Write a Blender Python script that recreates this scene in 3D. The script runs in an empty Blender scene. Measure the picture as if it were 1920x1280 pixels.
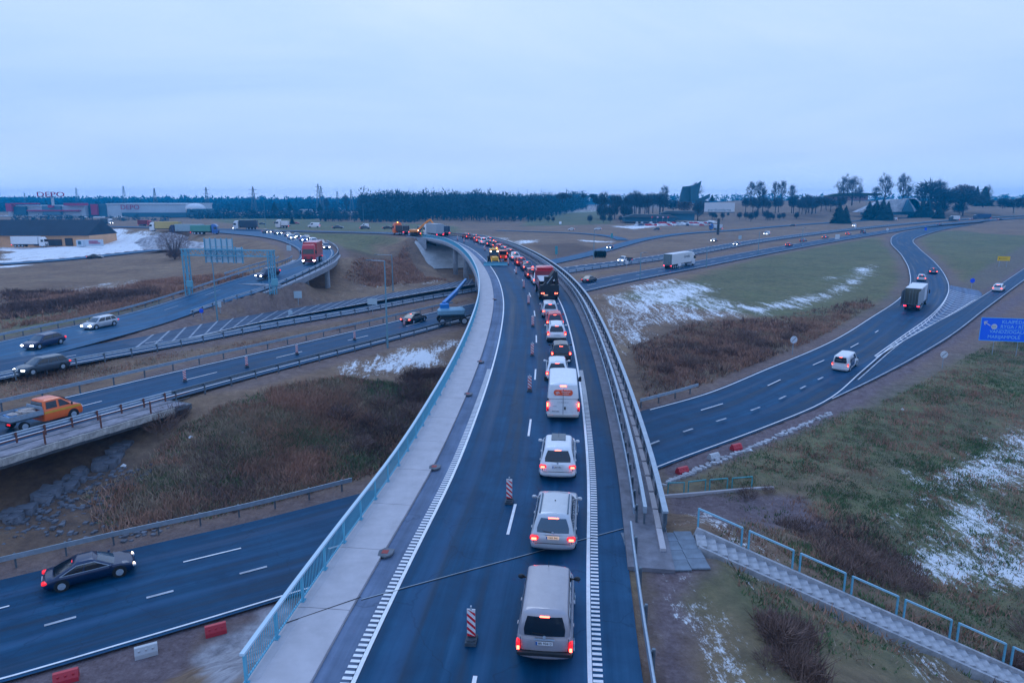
import bpy, math, random
import numpy as np
from mathutils import Vector, Matrix
random.seed(7); RNG = np.random.default_rng(7)
SC = bpy.context.scene; COL = SC.collection
R = math.radians
# ------------------------------------------------------------------ camera, sky, sun, exposure
FPX, PITCH, CAMZ = 1280.0, math.atan(265 / 1280.0), 14.0
cam = bpy.data.cameras.new('camera'); camo = bpy.data.objects.new('camera', cam); COL.objects.link(camo)
cam.sensor_width = 36; cam.lens = 24; cam.clip_start = 0.5; cam.clip_end = 12000
camo.location = (0, 0, CAMZ); camo.rotation_euler = (math.pi / 2 - PITCH, 0, 0); SC.camera = camo
world = bpy.data.worlds.new('World'); SC.world = world; world.use_nodes = True
def N(t, kind, **kw):
    n = t.nodes.new(kind)
    for k, v in kw.items():
        if k == 'inp':
            for a, b in v.items(): n.inputs[a].default_value = b
        else: setattr(n, k, v)
    return n
def ramp(t, stops, fac=None):
    n = t.nodes.new('ShaderNodeValToRGB'); e = n.color_ramp.elements
    while len(e) < len(stops): e.new(0.5)
    for i, (p, c) in enumerate(stops):
        e[i].position = p; e[i].color = (*c, 1) if len(c) == 3 else c
    if fac is not None: t.links.new(fac, n.inputs[0])
    return n
wt = world.node_tree; wt.nodes.clear(); L = wt.links.new
wo = N(wt, 'ShaderNodeOutputWorld'); tc = N(wt, 'ShaderNodeTexCoord')
sep = N(wt, 'ShaderNodeSeparateXYZ'); L(tc.outputs['Generated'], sep.inputs[0])
SUN_EL, SUN_AZ = R(52), R(-14)
sky = N(wt, 'ShaderNodeTexSky', sky_type='NISHITA', sun_disc=False, sun_elevation=SUN_EL, sun_rotation=SUN_AZ)
bg1 = N(wt, 'ShaderNodeBackground', inp={'Strength': 0.012}); L(sky.outputs[0], bg1.inputs[0])
grad = ramp(wt, [(0.0, (.56, .80, 1.25)), (0.022, (.44, .68, 1.14)), (0.06, (.375, .575, 1.0)), (0.14, (.385, .585, .99)), (0.24, (.47, .66, .99)), (0.36, (.57, .74, 1.0)), (0.5, (.44, .66, 1.02)), (1.0, (.30, .56, 1.12))], sep.outputs[2])
mp = N(wt, 'ShaderNodeMapping'); mp.inputs['Scale'].default_value = (1.0, 1.0, 4.5); L(tc.outputs['Generated'], mp.inputs[0])
cn = N(wt, 'ShaderNodeTexNoise', inp={'Scale': 1.3, 'Detail': 8, 'Roughness': .6, 'Distortion': .6}); L(mp.outputs[0], cn.inputs[0])
cr = ramp(wt, [(0.28, (.80, .84, .95)), (0.5, (.97, .945, .98)), (0.75, (1.16, 1.04, 1.02))], cn.outputs[0])
mx = N(wt, 'ShaderNodeMix', data_type='RGBA', blend_type='MULTIPLY'); mx.inputs[0].default_value = 1
L(grad.outputs[0], mx.inputs[6]); L(cr.outputs[0], mx.inputs[7])
bg2 = N(wt, 'ShaderNodeBackground', inp={'Strength': 1.0}); L(mx.outputs[2], bg2.inputs[0])
ad = N(wt, 'ShaderNodeAddShader'); L(bg1.outputs[0], ad.inputs[0]); L(bg2.outputs[0], ad.inputs[1]); L(ad.outputs[0], wo.inputs[0])
sl = bpy.data.lights.new('sun', 'SUN'); sl.energy = 0.5; sl.angle = R(28); sl.color = (.70, .84, 1)
so = bpy.data.objects.new('sun', sl); COL.objects.link(so)
so.rotation_euler = (R(-38), 0, R(14))
SC.view_settings.view_transform = 'Standard'; SC.view_settings.look = 'None'
SC.view_settings.gamma = 1; SC.view_settings.use_curve_mapping = False; SC.view_settings.exposure = 0.14
SC.cycles.use_denoising = True; SC.cycles.volume_bounces = 1; SC.cycles.max_bounces = 6
SC.cycles.sample_clamp_indirect = 4; SC.cycles.transparent_max_bounces = 8

# ------------------------------------------------------------------ helpers
CP, SP = math.cos(PITCH), math.sin(PITCH)
def at(u, v, z):
    """the point of height z seen at photo position (u, v) from the viewpoint"""
    b = (v - 640) / FPX; a = (u - 960) / FPX
    t = (z - CAMZ) / (-SP - b * CP)
    return np.array([a * t, (CP - b * SP) * t, z])
def zdeck(Y): return float(np.interp(Y, [0, 35, 60, 80, 100, 130, 160, 220, 260, 400], [0, 0, .6, 1.5, 2.2, 2.9, 3.2, 3.2, 2.6, 2.2]))
MATS = {}
def tag(o, label=None, cat=None, group=None, kind=None):
    if label: o['label'] = label
    if cat: o['category'] = cat
    if group: o['group'] = group
    if kind: o['kind'] = kind
    return o
def empty(name, loc, rz=0, label=None, cat=None, group=None):
    o = bpy.data.objects.new(name, None); COL.objects.link(o); o.location = loc; o.rotation_euler = (0, 0, rz)
    o.empty_display_size = .1
    return tag(o, label, cat, group)
def copy_tree(o, parent=None):
    c = o.copy(); COL.objects.link(c); c.parent = parent
    for ch in o.children: copy_tree(ch, c)
    return c
def mat(name, col, rough=.6, metal=0, spec=.5, emit=None, es=0, coat=0, noise=0, nscale=8, bump=0, var=None, ncoord='Object'):
    if name in MATS: return MATS[name]
    m = bpy.data.materials.new(name); m.use_nodes = True; t = m.node_tree; b = t.nodes['Principled BSDF']
    b.inputs['Base Color'].default_value = (*col, 1); b.inputs['Roughness'].default_value = rough
    b.inputs['Metallic'].default_value = metal; b.inputs['Specular IOR Level'].default_value = spec
    if coat: b.inputs['Coat Weight'].default_value = coat; b.inputs['Coat Roughness'].default_value = .08
    if emit: b.inputs['Emission Color'].default_value = (*emit, 1); b.inputs['Emission Strength'].default_value = es
    if noise or bump:
        co = N(t, 'ShaderNodeTexCoord'); n = N(t, 'ShaderNodeTexNoise', inp={'Scale': nscale, 'Detail': 6, 'Roughness': .65})
        t.links.new(co.outputs[ncoord], n.inputs[0])
        if noise:
            c2 = var or tuple(c * (1 - noise) for c in col); c1 = col if var else tuple(min(1, c * (1 + noise)) for c in col)
            r = ramp(t, [(.32, c2), (.68, c1)], n.outputs[0]); t.links.new(r.outputs[0], b.inputs['Base Color'])
        if bump:
            bp = N(t, 'ShaderNodeBump', inp={'Strength': bump, 'Distance': .03}); t.links.new(n.outputs[0], bp.inputs['Height']); t.links.new(bp.outputs[0], b.inputs['Normal'])
    MATS[name] = m
    return m
class MB:
    def __init__(s): s.v = []; s.f = []; s.m = []; s.k = 0
    def quad(s, *p):
        n = len(s.v); s.v += [tuple(q) for q in p]; s.f.append(tuple(range(n, n + len(p)))); s.m.append(s.k); return s
    def faces(s, vs, fs):
        n = len(s.v); s.v += [tuple(q) for q in vs]; s.f += [tuple(i + n for i in f) for f in fs]; s.m += [s.k] * len(fs); return s
    def box(s, c, d, rz=0, ry=0):
        x, y, z = [q / 2 for q in d]; M = Matrix.Translation(c) @ Matrix.Rotation(rz, 4, 'Z') @ Matrix.Rotation(ry, 4, 'Y')
        vs = [M @ Vector((a * x, b * y, e * z)) for a, b, e in ((-1,-1,-1),(1,-1,-1),(1,1,-1),(-1,1,-1),(-1,-1,1),(1,-1,1),(1,1,1),(-1,1,1))]
        return s.faces(vs, [(0,3,2,1),(4,5,6,7),(0,1,5,4),(1,2,6,5),(2,3,7,6),(3,0,4,7)])
    def beam(s, a, b, w, h):
        a, b = Vector(a), Vector(b); d = (b - a).normalized(); up = Vector((0, 0, 1)) if abs(d.z) < .95 else Vector((0, 1, 0))
        x = d.cross(up).normalized() * w / 2; y = x.cross(d).normalized() * h / 2
        vs = [a - x - y, a + x - y, a + x + y, a - x + y, b - x - y, b + x - y, b + x + y, b - x + y]
        return s.faces(vs, [(0,1,2,3),(7,6,5,4),(0,4,5,1),(1,5,6,2),(2,6,7,3),(3,7,4,0)])
    def cyl(s, a, b, r0, r1=None, n=10, caps=True):
        r1 = r0 if r1 is None else r1; a, b = Vector(a), Vector(b); d = (b - a).normalized()
        up = Vector((0, 0, 1)) if abs(d.z) < .95 else Vector((0, 1, 0)); x = d.cross(up).normalized(); y = x.cross(d).normalized()
        vs = []
        for c, r in ((a, r0), (b, r1)):
            for i in range(n):
                t = 2 * math.pi * i / n; vs.append(c + x * (r * math.cos(t)) + y * (r * math.sin(t)))
        fs = [(i, i + n, (i + 1) % n + n, (i + 1) % n) for i in range(n)]
        if caps: fs += [tuple(range(n)), tuple(range(2 * n - 1, n - 1, -1))]
        return s.faces(vs, fs)
    def ell(s, c, r, n=10, m=6):
        vs = [(c[0] + r[0] * math.sin(math.pi * j / m) * math.cos(2 * math.pi * i / n), c[1] + r[1] * math.sin(math.pi * j / m) * math.sin(2 * math.pi * i / n), c[2] + r[2] * math.cos(math.pi * j / m)) for j in range(m + 1) for i in range(n)]
        return s.faces(vs, [(j * n + i, (j + 1) * n + i, (j + 1) * n + (i + 1) % n, j * n + (i + 1) % n) for j in range(m) for i in range(n)])
    def loft(s, loops, cap0=False, cap1=False):
        n = len(loops[0]); vs = [p for l in loops for p in l]; fs = []
        for j in range(len(loops) - 1):
            for i in range(n): fs.append((j*n+i, j*n+(i+1)%n, (j+1)*n+(i+1)%n, (j+1)*n+i))
        if cap0: fs.append(tuple(range(n - 1, -1, -1)))
        if cap1: fs.append(tuple((len(loops) - 1) * n + i for i in range(n)))
        return s.faces(vs, fs)
    def mesh(s, name, mats, smooth=False):
        me = bpy.data.meshes.new(name); me.from_pydata([tuple(p) for p in s.v], [], s.f)
        for m in (mats if isinstance(mats, (list, tuple)) else [mats]): me.materials.append(m)
        if max(s.m, default=0) > 0: me.polygons.foreach_set('material_index', s.m)
        if smooth: me.polygons.foreach_set('use_smooth', [True] * len(s.f))
        me.update(); return me
    def build(s, name, mats, parent=None, smooth=False, loc=None, **kw):
        o = bpy.data.objects.new(name, s.mesh(name, mats, smooth)); COL.objects.link(o)
        if parent: o.parent = parent
        if loc is not None: o.location = loc
        return tag(o, **kw)
def inst(name, me, parent=None, loc=(0, 0, 0), rz=0, sc=None, **kw):
    o = bpy.data.objects.new(name, me); COL.objects.link(o); o.parent = parent; o.location = loc; o.rotation_euler = (0, 0, rz)
    if sc is not None: o.scale = sc
    return tag(o, **kw)
def text(name, s, size, m, parent, loc, rot, align='CENTER', ext=.004, sx=1):
    c = bpy.data.curves.new(name, 'FONT'); c.body = s; c.size = size; c.align_x = align; c.align_y = 'CENTER'; c.extrude = ext; c.resolution_u = 3
    t = bpy.data.objects.new(name, c); me = bpy.data.meshes.new_from_object(t); bpy.data.objects.remove(t)
    me.materials.clear(); me.materials.append(m)
    o = bpy.data.objects.new(name, me); COL.objects.link(o); o.parent = parent; o.location = loc; o.rotation_euler = rot; o.scale = (sx, 1, 1)
    return o
class Path:
    """a smooth line in space, sampled every step metres; off is to the right of travel"""
    def __init__(s, pts, step=1.0, sm=3):
        P = np.array([list(p) for p in pts], float); d = np.r_[0, np.cumsum(np.hypot(*np.diff(P[:, :2], axis=0).T))]
        n = max(3, int(d[-1] / step)); q = np.linspace(0, d[-1], n)
        m = np.gradient(P, d, axis=0); out = np.empty((n, 3))
        k = np.clip(np.searchsorted(d, q, 'right') - 1, 0, len(d) - 2); h = (d[k + 1] - d[k])[:, None]; t = ((q - d[k]) / h[:, 0])[:, None]
        out = (2*t**3-3*t**2+1)*P[k] + (t**3-2*t**2+t)*h*m[k] + (-2*t**3+3*t**2)*P[k+1] + (t**3-t**2)*h*m[k+1]
        for _ in range(sm):
            o2 = out.copy(); o2[1:-1] = (out[:-2] + 2 * out[1:-1] + out[2:]) / 4; out = o2
        s.p = out; s.s = np.r_[0, np.cumsum(np.hypot(*np.diff(out[:, :2], axis=0).T))]; s.L = s.s[-1]
        g = np.gradient(out[:, :2], axis=0); g /= np.hypot(*g.T)[:, None]; s.t = g; s.n = np.c_[g[:, 1], -g[:, 0]]
    def at(s, q, off=0, dz=0):
        q = np.clip(q, 0, s.L); x = [np.interp(q, s.s, s.p[:, i]) for i in range(3)]; nx = np.interp(q, s.s, s.n[:, 0]); ny = np.interp(q, s.s, s.n[:, 1])
        return np.array([x[0] + nx * off, x[1] + ny * off, x[2] + dz])
    def head(s, q): return math.atan2(np.interp(q, s.s, s.t[:, 1]), np.interp(q, s.s, s.t[:, 0]))
    def near(s, X, Y): i = int(np.argmin((s.p[:, 0] - X) ** 2 + (s.p[:, 1] - Y) ** 2)); return s.s[i]
    def sub(s, a, b, off=0, dz=0, step=2.0):
        n = max(2, int(abs(b - a) / step) + 1); return [s.at(q, off, dz) for q in np.linspace(a, b, n)]
def strip(mb, A, B, uv=None):
    n = len(mb.v); mb.v += [tuple(p) for ab in zip(A, B) for p in ab]
    for i in range(len(A) - 1): mb.f.append((n+2*i, n+2*i+1, n+2*i+3, n+2*i+2)); mb.m.append(mb.k)
def band(mb, P, s0, s1, o0, o1, dz=0, step=2.0):
    strip(mb, P.sub(s0, s1, o0, dz, step), P.sub(s0, s1, o1, dz, step))
def profile(mb, P, s0, s1, prof, step=2.0, closed=True):
    """sweep a cross-section [(off, z)...] along the path"""
    loops = []
    n = max(2, int(abs(s1 - s0) / step) + 1)
    for q in np.linspace(s0, s1, n): loops.append([P.at(q, o, z) for o, z in prof])
    k = len(prof); vs = [p for l in loops for p in l]; fs = []
    for j in range(n - 1):
        for i in range(k if closed else k - 1): fs.append((j*k+i, j*k+(i+1)%k, (j+1)*k+(i+1)%k, (j+1)*k+i))
    if closed: fs += [tuple(range(k - 1, -1, -1)), tuple((n - 1) * k + i for i in range(k))]
    mb.faces(vs, fs)

# ------------------------------------------------------------------ road lines
CL = Path([(-6.3, -25, 0), (-5.6, 0, 0), (-4.7, 17.8, 0), (-4.0, 24.8, 0), (-3.1, 32.7, 0), (-2.3, 42.7, .2), (-1.6, 54.5, .5), (-1.1, 68.3, 1.0), (-1.0, 82.4, 1.6),
           (-1.8, 99.4, 2.2), (-3.5, 117, 2.65), (-6.3, 138, 3.0), (-10.6, 163, 3.2), (-15.6, 184, 3.2), (-21, 198, 3.2), (-28, 211, 3.2), (-37, 224, 3.1),
           (-50, 237, 2.9), (-70, 251, 2.6), (-100, 270, 2.3), (-140, 291, 2.2), (-200, 322, 2.0), (-300, 370, 1.0), (-420, 410, 0)], 1.0, 8)
def sY(Y):
    i = int(np.argmax(CL.p[:, 1] > Y)); return float(np.interp(Y, [CL.p[i-1, 1], CL.p[i, 1]], [CL.s[i-1], CL.s[i]]))
HZ = lambda u: float(np.interp(u, [-300, 0, 480, 890, 1040, 1440, 1650, 1750, 1850, 1990], [-2.6, -2.8, -3.2, -3.9, -4.1, -4.1, -3.6, -2.6, -1.2, .4]))
H2 = Path([at(u, v, HZ(u)) for u, v in [(-260, 905), (5, 828), (72, 810), (250, 762), (480, 700), (600, 669), (712, 640), (825, 610), (890, 592)]] +
          [at(u, v, HZ(u)) for u, v in [(1092, 546), (1177, 527), (1300, 503), (1440, 475), (1650, 438.5)]] + [at(1755, 423, -2.6), at(1850, 414, -1.2), at(1990, 404.5, .4)], 1.5, 14)
H1 = Path([at(u, v, HZ(u)) for u, v in [(-260, 771), (0, 708), (120, 685), (360, 642), (480, 618), (690, 582), (797, 561), (892, 545)]] +
          [at(u, v, HZ(u)) for u, v in [(1065, 511), (1225, 489), (1440, 452), (1615, 429.5)]] + [at(1755, 416, -2.4), at(1850, 409, -1.0), at(1990, 401, .6)], 1.5, 14)
BZ = lambda u, v: float(np.interp(u, [-300, 0, 345, 430, 520, 590], [-3, -3, -2.7, -1.6, .2, 1.9])) if v > 470 else float(np.interp(v, [420, 450, 470], [2.1, 2.2, 2.1]))
BO = Path([at(u, v, BZ(u, v)) for u, v in [(-260, 760), (0, 690), (200, 637), (345, 594), (410, 570), (480, 550), (520, 535), (580, 508), (622, 484), (627, 474), (618, 462), (596, 452), (560, 443), (520, 437), (470, 432), (400, 428)]], 1.5, 6)
BIZ = lambda u, v: float(np.interp(u, [-300, 0, 260, 330, 420, 490, 540], [-3, -3, -2.7, -1.8, .2, 1.5, 1.95])) if v > 465 else float(np.interp(v, [420, 450, 465], [2.1, 2.2, 2.05]))
BI = Path([at(u, v, BIZ(u, v)) for u, v in [(-260, 705), (0, 640), (120, 614), (215, 594), (350, 554), (420, 530), (480, 512), (530, 499), (554, 489), (562, 478), (556, 466), (540, 457), (515, 449), (480, 443), (440, 439), (380, 434)]], 1.5, 6)
def AZ(u, v): return -7.2 if u < 1000 else float(np.interp(v, [400, 440, 500, 580, 650, 700, 800, 880], [-2.6, -3.7, -4.2, -4.7, -5.4, -6, -6.8, -7.1]))
AL = Path([at(u, v, AZ(u, v)) for u, v in [(-300, 1165), (0, 1092), (250, 1032), (480, 980), (670, 930), (960, 853), (1207, 772), (1310, 744), (1440, 692), (1545, 648), (1640, 592), (1680, 566), (1705, 537), (1706, 510), (1692, 480), (1671, 455), (1680, 440), (1730, 428), (1810, 417)]], 1.0, 5)
AR = Path([at(u, v, AZ(u, v)) for u, v in [(-300, 1345), (0, 1272), (170, 1222), (425, 1147), (530, 1115), (960, 985), (1237, 872), (1440, 797), (1540, 755), (1615, 695), (1662, 655), (1740, 600), (1770, 565), (1778, 540), (1770, 515), (1752, 492), (1724, 467), (1712, 450), (1740, 438), (1790, 426), (1850, 418)]], 1.0, 5)
DL = Path([at(u, v, AZ(u, v)) for u, v in [(1605, 712), (1690, 640), (1800, 580), (1850, 549), (1920, 503), (2060, 430), (2200, 395)]], 1.0, 3)
DR = Path([at(u, v, AZ(u, v)) for u, v in [(1560, 748), (1615, 722), (1762, 642), (1850, 577), (1920, 525), (2080, 440), (2240, 400)]], 1.0, 3)
RC = Path([at(u, v, z) for u, v, z in [(975, 503, -4), (1040, 490, -4), (1100, 477, -4), (1160, 460.5, -4), (1210, 448, -4), (1285, 437.5, -4), (1370, 432, -4), (1450, 425, -3.8), (1560, 417, -3), (1700, 408, -2)]], 1.5, 6)
RL = Path([at(u, v, -4) for u, v in [(930, 432), (1000, 434), (1080, 437), (1130, 441), (1158, 446), (1168, 450)]], 1.5, 4)
FL = Path([at(u, v, -4) for u, v in [(0, 495), (90, 489), (175, 481), (312, 466.5), (400, 459), (470, 452), (520, 449)]], 2, 4)
def mid(A, B, n=160): return np.array([(A.at(A.L * i / n) + B.at(B.L * i / n)) / 2 for i in range(n + 1)]), np.array([np.hypot(*(A.at(A.L * i / n) - B.at(B.L * i / n))[:2]) / 2 for i in range(n + 1)])
# ------------------------------------------------------------------ terrain
def densify(p, h, step=3.2):
    P, Hh = [], []
    for i in range(len(p) - 1):
        n = max(1, int(np.hypot(*(p[i + 1] - p[i])[:2]) / step))
        for k in range(n): P.append(p[i] + (p[i + 1] - p[i]) * k / n); Hh.append(h[i] + (h[i + 1] - h[i]) * k / n)
    return np.array(P), np.array(Hh)
ROADS = []
def road_inf(P, hw, cut=None, sh=1.6):
    P, hw = densify(P, np.broadcast_to(hw, (len(P),)).astype(float) + sh)
    if cut is not None: k = ~cut(P); P, hw = P[k], hw[k]
    ROADS.append((P, hw))
H2W, H1W = 8.2, 8.6
h2c = np.array([H2.at(q, -H2W / 2 + .3) for q in H2.s]); h1c = np.array([H1.at(q, -H1W / 2) for q in H1.s])
OVX = at(232, 790, -2.9)[0]
road_inf(h2c, H2W / 2 + .8, lambda P: P[:, 0] < OVX)
road_inf(h1c, H1W / 2 + .8, lambda P: P[:, 0] < OVX - 14)
m_, w_ = mid(BO, BI); BRX = (at(560, 517, 1.5), at(628, 484, 2.0))
def tri_inf(A, B, n=200, cut=None):
    a = np.array([A.at(A.L * i / n) for i in range(n + 1)]); b = np.array([B.at(B.L * i / n) for i in range(n + 1)]); w = np.hypot(*(a - b)[:, :2].T) / 6; PP, HH = [], []
    for f in (1 / 6, .5, 5 / 6): P, h = densify(a + (b - a) * f, w + (1.6 if f != .5 else 0)); PP.append(P); HH.append(h)
    P, h = np.concatenate(PP), np.concatenate(HH)
    if cut is not None: k = ~cut(P); P, h = P[k], h[k]
    ROADS.append((P, h))
tri_inf(AL, AR); tri_inf(DL, DR, 80); tri_inf(BI, BO, 160, lambda P: ((P[:, 1] > at(560, 517, 1.5)[1]) & (P[:, 1] < at(628, 482, 2)[1] + 3)))
for p_, w in ((RC, 3), (RL, 2.6), (FL, 3)): road_inf(p_.p, w)
S_AB = sY(203)
road_inf(np.array([CL.at(q, 3.5) for q in np.arange(S_AB + 5, CL.L, 3)]), 5.5)
EMB = np.array([(-8.1, -40), (-8.1, 18.6), (-4, 21), (0, 23.3), (5, 26.4), (8.2, 27.6), (8.2, -40)])
def poly_dist(X, Y, poly):
    d = np.full(X.shape, 1e9); n = len(poly); ins = np.zeros(X.shape, bool)
    for i in range(n):
        a, b = poly[i], poly[(i + 1) % n]; e = b - a; L2 = e @ e
        t = np.clip(((X - a[0]) * e[0] + (Y - a[1]) * e[1]) / L2, 0, 1)
        d = np.minimum(d, np.hypot(X - a[0] - t * e[0], Y - a[1] - t * e[1]))
        c = ((a[1] > Y) != (b[1] > Y)); xx = a[0] + (Y - a[1]) * e[0] / (e[1] if e[1] else 1e-9); ins ^= c & (X < xx)
    return np.where(ins, -d, d)
def sms(x): x = np.clip(x, 0, 1); return x * x * (3 - 2 * x)
def vnoise(X, Y, s, seed=0):
    """smooth value noise"""
    r = np.random.default_rng(seed); T = r.random((256, 256)); x, y = X / s, Y / s; i, j = np.floor(x).astype(int), np.floor(y).astype(int); f, g = sms(x - i), sms(y - j)
    q = lambda a, b: T[a % 256, b % 256]
    return (q(i, j) * (1 - f) + q(i + 1, j) * f) * (1 - g) + (q(i, j + 1) * (1 - f) + q(i + 1, j + 1) * f) * g
def tz(X, Y, full=False):
    X = np.atleast_1d(np.asarray(X, float)); Y = np.atleast_1d(np.asarray(Y, float))
    base = np.interp(Y, [0, 62, 115, 400, 6000], [-7.2, -7.2, -5, -4.2, -4.2])
    base += np.where(X < -20, sms((-X - 20) / 40) * sms((Y - 75) / 30) * 1.3, 0)
    yd = sms((-X - 70) / 30) * sms((Y - 185) / 25) * (1 - sms((Y - 330) / 40)); base = base * (1 - yd) - 3.0 * yd
    r = X / np.maximum(Y, 1)
    base += 16.5 * sms((Y - 520) / 330) * sms((r - .17) / .16) * (1 - .25 * sms((Y - 1000) / 900))
    base += 5 * sms((Y - 430) / 300) * sms((r - .02) / .1) * (1 - sms((r - .2) / .1))
    base += (vnoise(X, Y, 14, 1) - .5) * .9 + (vnoise(X, Y, 60, 2) - .5) * 1.6 * sms((Y - 60) / 100)
    wsum = np.full(X.shape, 1 / 18. ** 2); zsum = wsum * base; dmin = np.full(X.shape, 1e9)
    for P, hw in ROADS:
        for k in range(0, X.size, 20000):
            sl_ = slice(k, k + 20000)
            dd = np.hypot(X[sl_, None] - P[None, :, 0], Y[sl_, None] - P[None, :, 1]) - hw[None]
            j = dd.argmin(1); d = np.maximum(dd[np.arange(len(j)), j], 0); w = 1 / (d * d + .02) ** 1.15
            wsum[sl_] += w; zsum[sl_] += w * (P[j, 2] - .13); dmin[sl_] = np.minimum(dmin[sl_], d)
    z = zsum / wsum
    d = poly_dist(X, Y, EMB); e = -.06 - np.maximum(d, 0) * np.where(X > 6, .41, .62)
    a = np.where(d < 22, e, -99.); z = np.maximum(z, a)
    k = (Y > 140) & (Y < 225) & (X > -60) & (X < 20)
    if k.any():
        i_ = np.arange(len(CL.p))[(CL.p[:, 1] > 120) & (CL.p[:, 1] < 235)]; xx, yy = X[k], Y[k]; dd = np.hypot(xx[:, None] - CL.p[None, i_, 0], yy[:, None] - CL.p[None, i_, 1]); j = i_[dd.argmin(1)]
        o_ = (xx - CL.p[j, 0]) * CL.n[j, 0] + (yy - CL.p[j, 1]) * CL.n[j, 1]; q_ = CL.s[j]; cap = np.interp(q_, [S_AB - 45, S_AB - 13, S_AB + 2, S_AB + 3], [-4.9, -4.9, 1.9, 9]) + np.maximum(0, np.abs(o_ - 3.2) - 8.6) * 3.0
        z[k] = np.minimum(z[k], cap)
    f_ = (X - 7.7) / 14.9; z -= .45 * ((f_ > -.02) & (f_ < 1.0) & (np.abs(Y - (26.3 - 2.7 * f_)) < 1.15))
    z -= .0004 * np.hypot(X, Y) * (dmin < 2)
    return (z, dmin, d) if full else z
def gp(u, v):
    """the ground point seen at photo position (u, v)"""
    b = (v - 640) / FPX; a = (u - 960) / FPX; t = np.geomspace(12, 2600, 700)
    X, Y, Z = a * t, (CP - b * SP) * t, CAMZ + (-SP - b * CP) * t
    h = Z - tz(X, Y); k = np.argmax(h < 0)
    if h[k] >= 0: k = len(t) - 1
    if k == 0: return np.array([X[0], Y[0], Z[0]])
    f = h[k - 1] / (h[k - 1] - h[k]); q = t[k - 1] + (t[k] - t[k - 1]) * f
    x, y = a * q, (CP - b * SP) * q
    return np.array([x, y, float(tz(x, y)[0])])
def gpoly(pts): return np.array([gp(u, v)[:2] for u, v in pts])
NA, NR = 560, 540
ang = np.linspace(R(-80), R(80), NA); rad = np.r_[np.geomspace(6, 6500, NR)]
AA, RR = np.meshgrid(ang, rad); TX = (np.sin(AA) * RR).ravel(); TY = (np.cos(AA) * RR - 14).ravel()
TZ, TD, TE = tz(TX, TY, True)
near_ = np.exp(-np.hypot(TX, TY) / 120)
rough_ = np.clip((TD - 1) / 3, 0, 1) * np.clip((TE) / 2, 0, 1)
TZ = TZ + rough_ * near_ * ((vnoise(TX, TY, 1.1, 5) - .5) * .35 + (vnoise(TX, TY, .5, 6) - .5) * .2)
def pmask(pts, soft=1.0, wob=0): 
    P = gpoly(pts) if not isinstance(pts, np.ndarray) else pts
    d = poly_dist(TX, TY, P)
    if wob: d = d + (vnoise(TX, TY, wob * 3, 9) - .5) * wob * 2 + (vnoise(TX, TY, wob, 10) - .5) * wob
    return np.clip(.5 - d / (2 * soft), 0, 1)
snow = np.zeros(TX.shape); green = np.zeros(TX.shape); dark = np.zeros(TX.shape); dirt = np.zeros(TX.shape); conc = np.zeros(TX.shape)
def addto(a, m, k=1.0): np.maximum(a, m * k, out=a)
for P, k, w in [
    ([(1105,560),(1190,528),(1260,520),(1330,533),(1340,556),(1400,572),(1480,556),(1560,545),(1610,507),(1640,497),(1640,510),(1600,545),(1530,570),(1440,590),(1330,608),(1240,617),(1190,650),(1160,660),(1130,600)], .62, 1.2),
    ([(1200,545),(1280,530),(1350,540),(1330,560),(1250,575),(1190,590),(1150,585)], .75, 1.),
    ([(1430,568),(1540,552),(1600,520),(1625,505),(1635,512),(1590,545),(1480,575),(1430,585)], .85, .6),
    ([(1595,505),(1640,495),(1640,508),(1600,520)], .8, .5), ([(1545,520),(1580,517),(1578,522),(1545,527)], .8, .5),
    ([(650,688),(700,668),(790,650),(860,638),(850,665),(830,690),(760,707),(690,706)], .95, .9),
    ([(590,552),(700,545),(800,538),(860,530),(820,520),(740,522),(640,545)], .35, 1.5), ([(800,528),(825,525),(820,531),(795,532)], .9, .5),
    ([(0,505),(0,460),(120,462),(170,432),(230,430),(290,445),(370,458),(382,465),(310,468),(240,474),(160,486),(80,492)], .95, 2.),
    ([(190,430),(300,433),(300,442),(190,440)], .75, 2.),
    ([(60,560),(120,535),(180,530),(240,524),(290,523),(360,515),(480,512),(420,530),(300,548),(180,566)], .42, 1.3),
    ([(960,452),(1010,449),(1015,454),(970,458)], .9, 1.), ([(1085,449),(1150,452),(1150,456),(1085,452)], .9, .6), ([(900,445),(960,446),(965,455),(930,456)], .6, 1.5),
    ([(1120,425),(1200,422),(1340,412),(1345,418),(1260,424),(1190,430)], .9, 3.), ([(1005,398),(1120,386),(1125,398),(1010,402)], .55, 4.),
    ([(460,402),(640,398),(760,395),(760,403),(600,405),(470,408)], .55, 6.),
    ([(1700,890),(1760,870),(1830,840),(1920,790),(1990,800),(1990,900),(1860,930),(1780,950),(1690,985),(1650,960)], .72, 2.2),
    ([(1665,1045),(1700,1035),(1790,1040),(1900,1000),(1990,1020),(1990,1090),(1900,1090),(1800,1095),(1720,1080)], .95, .8),
    ([(1740,920),(1850,940),(1920,990),(1920,1040),(1800,1040),(1760,1000)], .8, .9),
    ([(1290,960),(1330,962),(1420,1010),(1460,1040),(1420,1030),(1360,1005),(1300,985)], .8, .4),
    ([(1500,990),(1620,1015),(1660,1045),(1560,1020)], .6, .8),
    ([(1290,1150),(1330,1140),(1380,1170),(1410,1240),(1420,1290),(1360,1290),(1310,1220)], .68, .5), ([(1310,1040),(1360,1050),(1370,1070),(1330,1075)], .8, .3),
    ([(1680,1200),(1750,1235),(1800,1270),(1740,1260)], .8, .5), ([(1050,545),(1090,535),(1120,525),(1060,520),(1040,528)], .0, 1)]:
    addto(snow, pmask(P, 3.2 if w < 1.5 else 2.5, w * 1.6), k)
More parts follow.
